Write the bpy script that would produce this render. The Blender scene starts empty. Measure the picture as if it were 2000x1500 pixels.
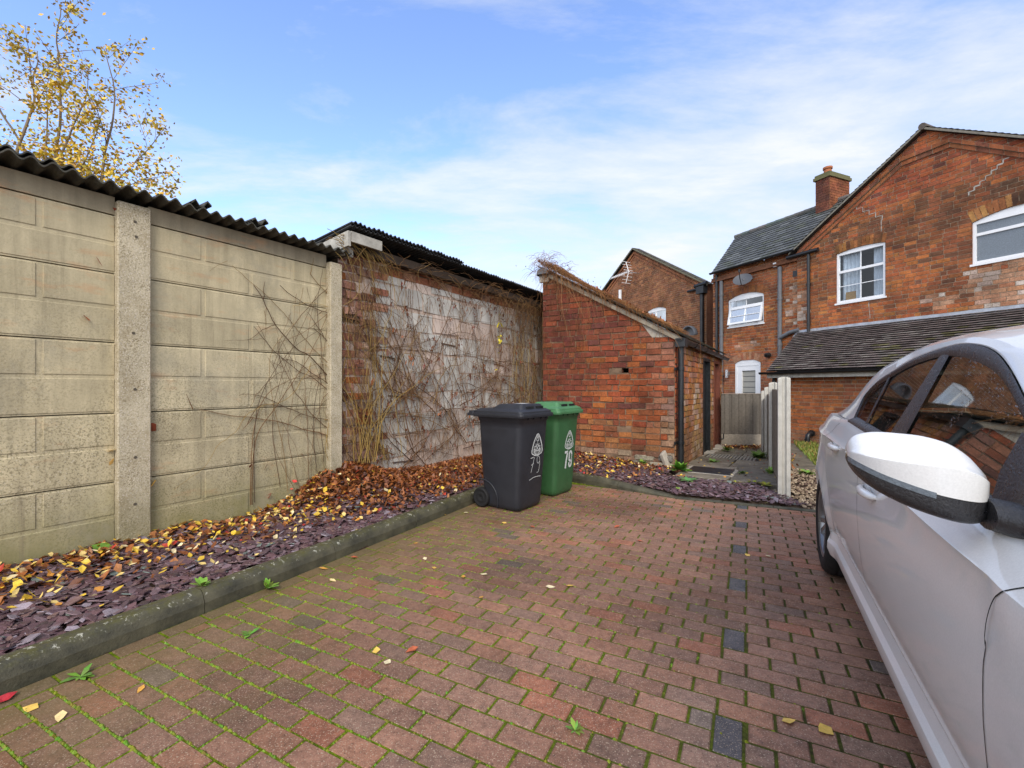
import bpy, math, random
from mathutils import Vector, noise
random.seed(11)
R = random.random
def U(a, b): return a + (b - a) * R()
SC = bpy.context.scene
COL = SC.collection
F = 889.0      # focal length in photo pixels (16 mm on full frame)
H = 1.30       # eye height above the paving
HZ = 755.0     # horizon row in the photo

def V(x, y, z=0.0): return Vector((x, y, z))
def at(px, py, d):
    """world point at depth d seen at a photo pixel"""
    return V((px - 1000) / F * d, d, H + (HZ - py) / F * d)
def onground(px, py, z=0.0):
    return at(px, py, (H - z) * F / (py - HZ))
def nz(x, y, z=0.0, s=1.0): return noise.noise(Vector((x * s, y * s, z * s)))

class Frame:
    """vertical plane: s along u (towards vanishing column vp), z up, o outwards to the viewer"""
    def __init__(self, x, y, vp, out=0.0):
        u = Vector(((vp - 1000) / F, 1.0)).normalized()
        self.u = u
        n = Vector((u.y, -u.x))
        if n.dot(Vector((-x, -y))) < 0: n = -n
        self.n = n
        self.o = Vector((x, y)) + n * out
    def p(self, s, z, o=0.0):
        q = self.o + self.u * s + self.n * o
        return V(q.x, q.y, z)
    def hit(self, px, py, o=0.0):
        r = (px - 1000) / F
        b = self.o + self.n * o
        # r*t = b.x+u.x a ; t = b.y+u.y a
        a = (b.x - r * b.y) / (r * self.u.y - self.u.x)
        t = b.y + self.u.y * a
        return a, H + (HZ - py) / F * t
    def loc(self, x, y):
        d = Vector((x, y)) - self.o
        return d.dot(self.u), d.dot(self.n)

# ---------------------------------------------------------------- mesh builder
class MB:
    def __init__(self):
        self.v = []; self.f = []; self.m = []; self.c = []; self.sm = []
    def face(self, pts, m=0, c=(1, 1, 1), sm=False):
        i = len(self.v); self.v.extend(pts)
        self.f.append(tuple(range(i, i + len(pts)))); self.m.append(m); self.c.append(c); self.sm.append(sm)
    def idx(self, ids, m=0, c=(1, 1, 1), sm=False):
        self.f.append(tuple(ids)); self.m.append(m); self.c.append(c); self.sm.append(sm)
    def add(self, p): self.v.append(p); return len(self.v) - 1
    def prism(self, front, back, m=0, c=(1, 1, 1), cap_back=False, sm=False):
        n = len(front)
        self.face(front, m, c)
        for i in range(n):
            j = (i + 1) % n
            self.face([front[i], back[i], back[j], front[j]], m, c)
        if cap_back: self.face(list(reversed(back)), m, c)
    def box(self, o, a, b, cc, m=0, c=(1, 1, 1)):
        """o corner, a b cc edge vectors"""
        p = [o, o + a, o + a + b, o + b]
        q = [x + cc for x in p]
        self.face([p[3], p[2], p[1], p[0]], m, c); self.face(q, m, c)
        for i in range(4):
            j = (i + 1) % 4
            self.face([p[i], p[j], q[j], q[i]], m, c)
    def bbox(self, o, a, b, cc, bev=0.004, m=0, c=(1, 1, 1)):
        """box whose vertical edges and top edges are chamfered: ring loft"""
        la, lb, lc = a.length, b.length, cc.length
        ua, ub, uc = a / la, b / lb, cc / lc
        def ring(ins, h, k):
            i = ins; e = k
            P = [(i + e, i), (la - i - e, i), (la - i, i + e), (la - i, lb - i - e), (la - i - e, lb - i), (i + e, lb - i), (i, lb - i - e), (i, i + e)]
            return [o + ua * x + ub * y + uc * h for x, y in P]
        rs = [ring(bev, 0, bev), ring(0, bev, bev), ring(0, lc - bev, bev), ring(bev, lc, bev)]
        self.face(list(reversed(rs[0])), m, c); self.face(rs[3], m, c)
        for k in range(3):
            for i in range(8):
                j = (i + 1) % 8
                self.face([rs[k][i], rs[k][j], rs[k + 1][j], rs[k + 1][i]], m, c)
    def grid(self, rows, m=0, c=(1, 1, 1), sm=True, wrap=False, cf=None):
        base = len(self.v); nr = len(rows); nc = len(rows[0])
        for r in rows: self.v.extend(r)
        for i in range(nr - 1):
            for j in range(nc if wrap else nc - 1):
                k = (j + 1) % nc
                col = cf(i, j) if cf else c
                self.idx((base + i * nc + j, base + i * nc + k, base + (i + 1) * nc + k, base + (i + 1) * nc + j), m, col, sm)
    def tube(self, pts, r0, r1=None, n=6, m=0, c=(1, 1, 1), caps=True, sm=True):
        if r1 is None: r1 = r0
        L = len(pts); rows = []
        prev = None
        for i, p in enumerate(pts):
            d = (pts[min(i + 1, L - 1)] - pts[max(i - 1, 0)])
            if d.length < 1e-9: d = V(0, 0, 1)
            d.normalize()
            if prev is None:
                a = d.orthogonal().normalized()
            else:
                a = prev - d * prev.dot(d)
                a = a.normalized() if a.length > 1e-6 else d.orthogonal().normalized()
            prev = a
            b = d.cross(a)
            r = r0 + (r1 - r0) * i / max(1, L - 1)
            rows.append([p + (a * math.cos(2 * math.pi * k / n) + b * math.sin(2 * math.pi * k / n)) * r for k in range(n)])
        self.grid(rows, m, c, sm, wrap=True)
        if caps:
            self.face(list(reversed(rows[0])), m, c); self.face(rows[-1], m, c)
    def build(self, name, mats, parent=None, weld=False):
        me = bpy.data.meshes.new(name)
        L = parent_loc(parent)
        me.from_pydata([v - L for v in self.v], [], self.f)
        if not isinstance(mats, (list, tuple)): mats = [mats]
        for x in mats: me.materials.append(x)
        me.polygons.foreach_set('material_index', self.m)
        me.polygons.foreach_set('use_smooth', self.sm)
        ca = me.color_attributes.new('Col', 'FLOAT_COLOR', 'CORNER')
        buf = []
        for f, c in zip(self.f, self.c):
            buf.extend((c[0], c[1], c[2], 1.0) * len(f))
        ca.data.foreach_set('color', buf)
        if weld:
            import bmesh
            bm = bmesh.new(); bm.from_mesh(me)
            bmesh.ops.remove_doubles(bm, verts=bm.verts, dist=0.0004)
            for e_ in bm.edges:
                if len(e_.link_faces) == 2 and e_.calc_face_angle(0) > math.radians(24): e_.smooth = False
            bm.to_mesh(me); bm.free()
        me.update()
        o = bpy.data.objects.new(name, me); COL.objects.link(o)
        if parent: o.parent = parent
        return o
def parent_loc(p):
    L = Vector((0, 0, 0))
    while p:
        L = L + p.location; p = p.parent
    return L
def tag(o, label=None, cat=None, group=None, kind=None):
    if label: o['label'] = label
    if cat: o['category'] = cat
    if group: o['group'] = group
    if kind: o['kind'] = kind
    return o
def thing(name, loc, label, cat, group=None):
    o = bpy.data.objects.new(name, None); COL.objects.link(o)
    o.location = loc; o.empty_display_size = 0.2
    return tag(o, label, cat, group)
def struct(o): o['kind'] = 'structure'; return o
def stuff(o, label=None, cat=None): o['kind'] = 'stuff'; return tag(o, label, cat)

def clip(poly, a, b, c):
    """keep a*x+b*y<=c"""
    out = []
    n = len(poly)
    for i in range(n):
        p, q = poly[i], poly[(i + 1) % n]
        dp, dq = a * p[0] + b * p[1] - c, a * q[0] + b * q[1] - c
        if dp <= 0: out.append(p)
        if (dp < 0 < dq) or (dq < 0 < dp):
            t = dp / (dp - dq)
            out.append((p[0] + (q[0] - p[0]) * t, p[1] + (q[1] - p[1]) * t))
    return out
def halfplanes(poly):
    n = len(poly); cx = sum(p[0] for p in poly) / n; cy = sum(p[1] for p in poly) / n
    hs = []
    for i in range(n):
        p, q = poly[i], poly[(i + 1) % n]
        a, b = q[1] - p[1], -(q[0] - p[0]); c = a * p[0] + b * p[1]
        if a * cx + b * cy > c: a, b, c = -a, -b, -c
        hs.append((a, b, c))
    return hs
def area(poly):
    return abs(sum(poly[i][0] * poly[(i + 1) % len(poly)][1] - poly[(i + 1) % len(poly)][0] * poly[i][1] for i in range(len(poly)))) / 2
def clipconv(poly, hs):
    for h in hs:
        poly = clip(poly, *h)
        if len(poly) < 3: return []
    return poly

# ---------------------------------------------------------------- materials
def newmat(name):
    m = bpy.data.materials.new(name); m.use_nodes = True
    nt = m.node_tree; nt.nodes.clear()
    out = nt.nodes.new('ShaderNodeOutputMaterial')
    return m, nt, out
class NT:
    """tiny node helper"""
    def __init__(self, nt): self.nt = nt
    def n(self, t, **kw):
        x = self.nt.nodes.new('ShaderNode' + t)
        for k, v in kw.items(): setattr(x, k, v)
        return x
    def l(self, a, b): self.nt.links.new(a, b)
    def set(self, sock, v):
        if hasattr(v, 'is_linked') or hasattr(v, 'links'): self.l(v, sock)
        else: sock.default_value = v
    def pos(self, scale=(1, 1, 1)):
        g = self.n('NewGeometry'); mp = self.n('Mapping')
        mp.inputs['Scale'].default_value = scale
        self.l(g.outputs['Position'], mp.inputs['Vector']); return mp.outputs[0]
    def noise(self, vec, scale, detail=4, rough=0.6, dist=0.0):
        x = self.n('TexNoise'); self.l(vec, x.inputs['Vector'])
        x.inputs['Scale'].default_value = scale; x.inputs['Detail'].default_value = detail
        x.inputs['Roughness'].default_value = rough; x.inputs['Distortion'].default_value = dist
        return x.outputs[0]
    def vor(self, vec, scale, out='Distance', feature='F1'):
        x = self.n('TexVoronoi', feature=feature); self.l(vec, x.inputs['Vector'])
        x.inputs['Scale'].default_value = scale
        return x.outputs[out]
    def ramp(self, fac, pts):
        x = self.n('ValToRGB'); self.l(fac, x.inputs[0])
        el = x.color_ramp.elements
        while len(el) > len(pts): el.remove(el[-1])
        while len(el) < len(pts): el.new(0.5)
        for e, (p, c) in zip(el, pts):
            e.position = p; e.color = (c, c, c, 1) if not isinstance(c, tuple) else (*c, 1)
        return x.outputs[0]
    def mix(self, fac, a, b, mode='MIX'):
        x = self.n('Mix', data_type='RGBA', blend_type=mode)
        self.set(x.inputs[0], fac)
        for s, v in ((x.inputs[6], a), (x.inputs[7], b)):
            if isinstance(v, tuple): s.default_value = (*v, 1)
            else: self.l(v, s)
        return x.outputs[2]
    def math(self, op, a, b=0.0, clampit=False):
        x = self.n('Math', operation=op, use_clamp=clampit)
        self.set(x.inputs[0], a); self.set(x.inputs[1], b); return x.outputs[0]
    def attr(self, name='Col'):
        x = self.n('Attribute'); x.attribute_name = name; return x.outputs['Color']
    def bump(self, h, strength=0.4, dist=0.01):
        x = self.n('Bump'); x.inputs['Strength'].default_value = strength; x.inputs['Distance'].default_value = dist
        self.l(h, x.inputs['Height']); return x.outputs[0]
    def sep_z(self, vec=None):
        g = self.n('NewGeometry'); s = self.n('SeparateXYZ'); self.l(g.outputs['Position'], s.inputs[0]); return s.outputs
    def pbr(self, out, base, rough=0.8, normal=None, spec=0.5, metal=0.0, coat=0.0, coatr=0.05, trans=None):
        b = self.n('BsdfPrincipled')
        self.set(b.inputs['Base Color'], (*base, 1) if isinstance(base, tuple) else base)
        self.set(b.inputs['Roughness'], rough); b.inputs['Metallic'].default_value = metal
        self.set(b.inputs['Specular IOR Level'], spec)
        b.inputs['Coat Weight'].default_value = coat; b.inputs['Coat Roughness'].default_value = coatr
        if normal is not None: self.l(normal, b.inputs['Normal'])
        self.l(b.outputs[0], out.inputs[0]); return b
M = {}
def simple(name, col, rough=0.6, var=0.18, scale=12.0, spec=0.4, metal=0.0, coat=0.0, bump=0.0, bscale=60.0, attr=False):
    m, nt, out = newmat(name); k = NT(nt)
    p = k.pos(); a = k.noise(p, scale, 5)
    f = k.ramp(a, [(0.25, 1 - var), (0.75, 1 + var)])
    base = k.attr() if attr else None
    if attr: c = k.mix(1.0, base, f, 'MULTIPLY')
    else: c = k.mix(1.0, col, f, 'MULTIPLY')
    nrm = None
    if bump: nrm = k.bump(k.noise(p, bscale, 4), bump, 0.01)
    r = k.ramp(k.noise(p, scale * 0.7, 3), [(0.3, max(0.02, rough - 0.1)), (0.7, min(1, rough + 0.1))])
    k.pbr(out, c, r, nrm, spec, metal, coat)
    M[name] = m; return m

def mk_brick(name, stain=0.4):
    m, nt, out = newmat(name); k = NT(nt); p = k.pos()
    c = k.attr()
    big = k.noise(p, 1.6, 5, 0.65); fine = k.noise(p, 45, 5, 0.7); pit = k.noise(p, 130, 2)
    c = k.mix(1.0, c, k.ramp(fine, [(0.3, 0.58), (0.7, 1.38)]), 'MULTIPLY')
    c = k.mix(1.0, c, k.ramp(k.noise(p, 11, 4, 0.7), [(0.3, 0.72), (0.7, 1.22)]), 'MULTIPLY')
    c = k.mix(1.0, c, k.ramp(big, [(0.3, 1 - stain), (0.62, 1.12)]), 'MULTIPLY')
    lime = k.ramp(k.noise(p, 9, 6, 0.75), [(0.63, 0.0), (0.74, 0.45)])
    c = k.mix(lime, c, (0.46, 0.36, 0.28))
    h = k.mix(0.5, fine, pit)
    k.pbr(out, c, 0.85, k.bump(h, 0.55, 0.008), 0.25)
    M[name] = m
mk_brick('brick', 0.52); mk_brick('brick_house', 0.48)
simple('mortar', (0.42, 0.335, 0.24), 0.95, 0.35, 20, 0.1, bump=0.5, bscale=90)
simple('mortar_pink', (0.56, 0.45, 0.38), 0.95, 0.3, 14, 0.1, bump=0.5, bscale=90)
simple('mortar_old', (0.20, 0.135, 0.09), 0.95, 0.5, 7, 0.1, bump=0.6, bscale=60)
simple('mortar_dark', (0.16, 0.115, 0.08), 0.95, 0.35, 20, 0.1, bump=0.5, bscale=90)
simple('blockwork', (0.4, 0.4, 0.4), 0.95, 0.16, 8, 0.1, bump=0.45, bscale=120, attr=True)

def mk_panel():
    m, nt, out = newmat('panel_concrete'); k = NT(nt); p = k.pos()
    z = k.sep_z()[2]
    c = k.attr()
    c = k.mix(1.0, c, k.ramp(k.noise(p, 3.0, 6, 0.65), [(0.28, 0.80), (0.7, 1.12)]), 'MULTIPLY')
    streak = k.noise(k.pos((5, 5, 0.5)), 3.0, 5, 0.6)
    c = k.mix(1.0, c, k.ramp(streak, [(0.3, 0.82), (0.6, 1.06)]), 'MULTIPLY')
    # exposed aggregate: dark pits and pale chips, patchy and more of them low down
    zr = k.ramp(k.math('MULTIPLY', z, 0.4), [(0.0, 1.0), (0.42, 0.9), (0.72, 0.35), (1.0, 0.12)])
    patch = k.ramp(k.noise(p, 2.4, 4, 0.6), [(0.34, 0.25), (0.58, 1.0)])
    am = k.math('MULTIPLY', zr, patch)
    pits = k.ramp(k.noise(p, 78, 3, 0.75), [(0.42, 1.0), (0.49, 0.0)])
    c = k.mix(k.math('MULTIPLY', k.math('MULTIPLY', pits, am), 0.7), c, (0.13, 0.11, 0.06))
    chips = k.ramp(k.vor(p, 60), [(0.16, 1.0), (0.26, 0.0)])
    c = k.mix(k.math('MULTIPLY', k.math('MULTIPLY', chips, am), 0.55), c, (0.62, 0.57, 0.47))
    # rusty runs and green growth at the foot
    rust = k.ramp(k.noise(k.pos((1.2, 1.2, 4)), 1.7, 5, 0.7), [(0.58, 0.0), (0.70, 0.5)])
    c = k.mix(rust, c, (0.52, 0.29, 0.15))
    gz = k.ramp(k.math('ADD', k.math('MULTIPLY', z, 1.0), k.math('MULTIPLY', k.noise(p, 2.5, 5), 0.7)), [(0.42, 0.9), (1.15, 0.0)])
    c = k.mix(gz, c, (0.20, 0.185, 0.075))
    drip = k.ramp(k.noise(k.pos((9, 9, 0.35)), 2.2, 5, 0.7), [(0.56, 0.0), (0.70, 0.55)])
    c = k.mix(k.math('MULTIPLY', drip, k.ramp(k.noise(p, 1.3, 3), [(0.42, 0.0), (0.6, 1.0)])), c, (0.20, 0.165, 0.11))
    grey = k.ramp(k.noise(p, 1.9, 6, 0.75), [(0.52, 0.0), (0.68, 0.5)])
    c = k.mix(grey, c, (0.30, 0.275, 0.21))
    h = k.mix(0.5, k.noise(p, 90, 4, 0.7), k.noise(p, 30, 4, 0.7))
    k.pbr(out, c, 0.92, k.bump(h, 0.5, 0.006), 0.2)
    M['panel_concrete'] = m
mk_panel()

def mk_paver():
    m, nt, out = newmat('paver'); k = NT(nt); p = k.pos()
    c = k.attr()
    c = k.mix(1.0, c, k.ramp(k.noise(p, 30, 6, 0.75), [(0.3, 0.62), (0.7, 1.34)]), 'MULTIPLY')
    c = k.mix(1.0, c, k.ramp(k.noise(p, 4.0, 5, 0.7), [(0.3, 0.74), (0.62, 1.1)]), 'MULTIPLY')
    sp = k.ramp(k.noise(p, 170, 2, 0.5), [(0.60, 0.0), (0.68, 1.0)])
    c = k.mix(k.math('MULTIPLY', sp, 0.7), c, (0.50, 0.39, 0.28))
    sp2 = k.ramp(k.vor(p, 62), [(0.14, 1.0), (0.20, 0.0)])
    c = k.mix(k.math('MULTIPLY', k.math('MULTIPLY', sp2, 0.5), k.ramp(k.noise(p, 5, 3), [(0.4, 0.2), (0.6, 1.0)])), c, (0.55, 0.45, 0.34))
    dk = k.ramp(k.noise(p, 110, 2, 0.5), [(0.30, 1.0), (0.38, 0.0)])
    c = k.mix(k.math('MULTIPLY', dk, 0.6), c, (0.035, 0.025, 0.02))
    # thin olive film of algae that follows the kerb side
    s = k.sep_z()
    side = k.math('SUBTRACT', k.math('MULTIPLY', s[1], 0.55), k.math('MULTIPLY', s[0], 1.0))
    alg = k.ramp(k.math('ADD', k.math('MULTIPLY', side, 0.2), k.math('MULTIPLY', k.noise(p, 1.8, 5, 0.7), 0.6)), [(0.72, 0.0), (1.0, 0.65)])
    c = k.mix(alg, c, (0.14, 0.115, 0.04))
    h = k.mix(0.5, k.noise(p, 160, 3, 0.7), k.noise(p, 45, 3, 0.7))
    r = k.ramp(k.noise(p, 7, 4), [(0.35, 0.42), (0.65, 0.72)])
    k.pbr(out, c, r, k.bump(h, 0.5, 0.004), 0.28)
    M['paver'] = m
mk_paver()

def mk_moss():
    m, nt, out = newmat('moss'); k = NT(nt); p = k.pos()
    s = k.sep_z()
    side = k.math('SUBTRACT', k.math('MULTIPLY', s[1], 0.30), s[0])   # mossier away from where the car drives
    f = k.math('ADD', k.math('MULTIPLY', side, 0.24), k.math('MULTIPLY', k.noise(p, 4.0, 6, 0.75), 1.2))
    amt = k.ramp(f, [(0.34, 0.0), (0.95, 1.0)])
    g = k.ramp(k.noise(p, 60, 5, 0.7), [(0.3, (0.06, 0.09, 0.006)), (0.7, (0.21, 0.28, 0.014))])
    d = k.ramp(k.noise(p, 50, 4), [(0.3, (0.04, 0.036, 0.018)), (0.7, (0.085, 0.085, 0.03))])
    c = k.mix(amt, d, g)
    k.pbr(out, c, 1.0, k.bump(k.noise(p, 150, 4), 0.9, 0.01), 0.05)
    M['moss'] = m
mk_moss()

def mk_kerb():
    m, nt, out = newmat('kerb_concrete'); k = NT(nt); p = k.pos(); z = k.sep_z()[2]
    c = k.ramp(k.noise(p, 5, 6, 0.7), [(0.3, (0.026, 0.026, 0.019)), (0.7, (0.12, 0.11, 0.07))])
    top = k.ramp(z, [(0.085, 0.0), (0.12, 1.0)])
    mossn = k.ramp(k.noise(p, 22, 5, 0.7), [(0.4, 0.0), (0.6, 0.75)])
    c = k.mix(k.math('MULTIPLY', mossn, top), c, (0.085, 0.08, 0.02))
    lich = k.ramp(k.noise(p, 26, 5, 0.75), [(0.585, 0.0), (0.64, 0.85)])
    edge = k.ramp(z, [(0.085, 0.0), (0.108, 0.9), (0.13, 0.7)])
    c = k.mix(k.math('MULTIPLY', lich, edge), c, (0.55, 0.54, 0.45))
    k.pbr(out, c, 0.6, k.bump(k.noise(p, 90, 4), 0.5, 0.006), 0.4)
    M['kerb_concrete'] = m
mk_kerb()
simple('attr_matte', (1, 1, 1), 0.8, 0.25, 25, 0.25, bump=0.3, bscale=80, attr=True)
simple('slate_chip', (1, 1, 1), 0.42, 0.3, 30, 0.5, bump=0.4, bscale=90, attr=True)
simple('leaf', (1, 1, 1), 0.5, 0.3, 40, 0.4, attr=True)
simple('vine_bark', (1, 1, 1), 0.85, 0.3, 30, 0.2, attr=True)
simple('roof_tile', (1, 1, 1), 0.6, 0.35, 14, 0.35, bump=0.4, bscale=50, attr=True)
simple('soil', (0.05, 0.033, 0.022), 0.95, 0.4, 10, 0.1, bump=0.6, bscale=40)
simple('ground', (0.10, 0.085, 0.06), 0.95, 0.3, 1.5, 0.1, bump=0.3, bscale=20)
simple('upvc', (0.80, 0.81, 0.82), 0.3, 0.04, 4, 0.5)
simple('black_plastic', (0.012, 0.013, 0.015), 0.38, 0.25, 8, 0.5)
simple('grey_plastic', (0.12, 0.125, 0.135), 0.45, 0.15, 8, 0.4)
simple('lead', (0.32, 0.34, 0.37), 0.42, 0.3, 9, 0.5, metal=0.2, bump=0.4, bscale=25)
simple('timber_grey', (0.26, 0.225, 0.175), 0.85, 0.3, 9, 0.2, bump=0.4, bscale=70, attr=False)
simple('timber_dark', (0.055, 0.04, 0.03), 0.85, 0.4, 9, 0.2, bump=0.4, bscale=70)
simple('white_board', (0.40, 0.385, 0.34), 0.7, 0.35, 10, 0.3, bump=0.3, bscale=50)
simple('brown_paint', (0.15, 0.045, 0.025), 0.6, 0.35, 12, 0.4, bump=0.4, bscale=40)
simple('black_paint', (0.012, 0.014, 0.016), 0.45, 0.4, 12, 0.4, bump=0.3, bscale=30)
simple('post_concrete', (0.47, 0.455, 0.41), 0.85, 0.16, 14, 0.25, bump=0.4, bscale=110)
simple('slab', (0.15, 0.13, 0.095), 0.6, 0.5, 5, 0.35, bump=0.5, bscale=60, attr=False)
simple('slab_attr', (0.15, 0.13, 0.095), 0.6, 0.45, 6, 0.35, bump=0.5, bscale=60, attr=True)
simple('cement', (0.40, 0.36, 0.30), 0.9, 0.25, 12, 0.2, bump=0.4, bscale=60)
simple('asbestos', (0.075, 0.072, 0.06), 0.85, 0.55, 7, 0.2, bump=0.5, bscale=50)
simple('sheet_black', (0.035, 0.036, 0.037), 0.6, 0.4, 7, 0.3)
simple('bin_grey', (0.021, 0.0225, 0.029), 0.46, 0.22, 7, 0.45, bump=0.12, bscale=220)
simple('bin_green', (0.034, 0.105, 0.04), 0.45, 0.16, 7, 0.45, bump=0.12, bscale=220)
simple('bin_green_lid', (0.065, 0.19, 0.08), 0.45, 0.2, 9, 0.45, bump=0.12, bscale=220)
simple('white_mark', (0.56, 0.58, 0.57), 0.6, 0.12, 60, 0.3)
simple('rubber', (0.014, 0.014, 0.015), 0.75, 0.2, 30, 0.3)
simple('alloy', (0.20, 0.205, 0.215), 0.32, 0.1, 10, 0.5, metal=0.7)
simple('alloy_bright', (0.62, 0.63, 0.65), 0.25, 0.05, 10, 0.5, metal=0.9)
simple('car_dark', (0.022, 0.023, 0.023), 0.9, 0.1, 10, 0.1)
simple('seat_cloth', (0.05, 0.05, 0.052), 0.95, 0.15, 30, 0.1)
simple('car_trim', (0.03, 0.03, 0.033), 0.32, 0.2, 60, 0.5, bump=0.35, bscale=130)
simple('chrome', (0.8, 0.8, 0.8), 0.12, 0.02, 10, 0.5, metal=1.0)
simple('dish_grey', (0.085, 0.09, 0.10), 0.4, 0.1, 8, 0.4)
simple('terracotta', (0.36, 0.13, 0.06), 0.8, 0.25, 10, 0.2)
simple('interior', (0.10, 0.10, 0.105), 0.9, 0.1, 3, 0.1)
simple('curtain', (0.62, 0.66, 0.70), 0.9, 0.25, 6, 0.1)
simple('blind', (0.36, 0.35, 0.31), 0.7, 0.06, 5, 0.2)
simple('wicker', (0.35, 0.2, 0.07), 0.8, 0.4, 40, 0.2)
simple('obscure', (0.16, 0.19, 0.22), 0.22, 0.25, 60, 0.5, bump=0.3, bscale=120)
simple('grass_blade', (1, 1, 1), 0.6, 0.2, 20, 0.3, attr=True)

def mk_paint():
    m, nt, out = newmat('car_paint'); k = NT(nt); p = k.pos()
    z = k.sep_z()[2]
    dirt = k.ramp(k.math('ADD', z, k.math('MULTIPLY', k.noise(p, 4, 5), 0.5)), [(0.35, 0.86), (1.0, 1.0)])
    c = k.mix(1.0, (0.75, 0.755, 0.75), dirt, 'MULTIPLY')
    c = k.mix(1.0, c, k.ramp(k.noise(p, 220, 3), [(0.3, 0.93), (0.7, 1.04)]), 'MULTIPLY')
    drops = k.ramp(k.vor(p, 120), [(0.12, 1.0), (0.3, 0.0)])
    msk = k.ramp(k.noise(p, 14, 3), [(0.45, 0.0), (0.6, 1.0)])
    h = k.math('MULTIPLY', drops, msk)
    k.pbr(out, c, 0.38, k.bump(h, 0.12, 0.003), 0.45, 0.0, 0.85, 0.06)
    M['car_paint'] = m
mk_paint()
def mk_glass(name, tint, drops=True, refl=1.0):
    m, nt, out = newmat(name); k = NT(nt); p = k.pos()
    t = k.n('BsdfTransparent'); t.inputs[0].default_value = (*tint, 1)
    g = k.n('BsdfGlossy'); g.inputs['Roughness'].default_value = 0.02; g.inputs[0].default_value = (0.95, 0.98, 1, 1)
    fr = k.n('Fresnel'); fr.inputs[0].default_value = 1.5
    if drops:
        d = k.ramp(k.vor(p, 95), [(0.10, 1.0), (0.3, 0.0)])
        ms = k.ramp(k.noise(p, 9, 4), [(0.5, 0.0), (0.62, 1.0)])
        nr = k.bump(k.math('MULTIPLY', d, ms), 0.25, 0.003)
        k.l(nr, g.inputs['Normal'])
    fac = k.math('MULTIPLY', fr.outputs[0], 0.38 * refl, True)
    mx = k.n('MixShader'); k.l(fac, mx.inputs[0]); k.l(t.outputs[0], mx.inputs[1]); k.l(g.outputs[0], mx.inputs[2])
    k.l(mx.outputs[0], out.inputs[0]); M[name] = m
mk_glass('glass_front', (0.62, 0.74, 0.70)); mk_glass('glass_dark', (0.22, 0.21, 0.2)); mk_glass('glass_house', (0.75, 0.8, 0.84), False, 1.8)
def mk_fleck(name):
    pass

# ---------------------------------------------------------------- brickwork
PAL_HOUSE = [(0.41, 0.135, 0.042, 6), (0.38, 0.115, 0.042, 5), (0.32, 0.105, 0.044, 4), (0.22, 0.085, 0.042, 2), (0.42, 0.16, 0.05, 2), (0.17, 0.075, 0.042, .8)]
PAL_RED = [(0.34, 0.088, 0.032, 6), (0.29, 0.07, 0.03, 5), (0.38, 0.115, 0.035, 3), (0.22, 0.06, 0.032, 2), (0.15, 0.055, 0.04, .6)]
PAL_BROWN = [(0.32, 0.135, 0.062, 5), (0.28, 0.115, 0.055, 4), (0.36, 0.16, 0.075, 3), (0.22, 0.10, 0.055, 2)]
PAL_PIER = [(0.44, 0.22, 0.16, 4), (0.36, 0.15, 0.10, 4), (0.50, 0.32, 0.25, 3), (0.20, 0.10, 0.08, 1), (0.42, 0.14, 0.045, 1)]
def pick(pal):
    t = R() * sum(p[3] for p in pal)
    for p in pal:
        t -= p[3]
        if t <= 0: break
    j = U(0.85, 1.15)
    return (p[0] * j, p[1] * j * U(0.92, 1.08), p[2] * j)
def lerp3(a, b, t): return tuple(x + (y - x) * t for x, y in zip(a, b))
def subtract(a, b, cuts):
    iv = [(a, b)]
    for c, d in cuts:
        nx = []
        for x, y in iv:
            if d <= x or c >= y: nx.append((x, y)); continue
            if c > x: nx.append((x, c))
            if d < y: nx.append((d, y))
        iv = nx
    return iv
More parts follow.
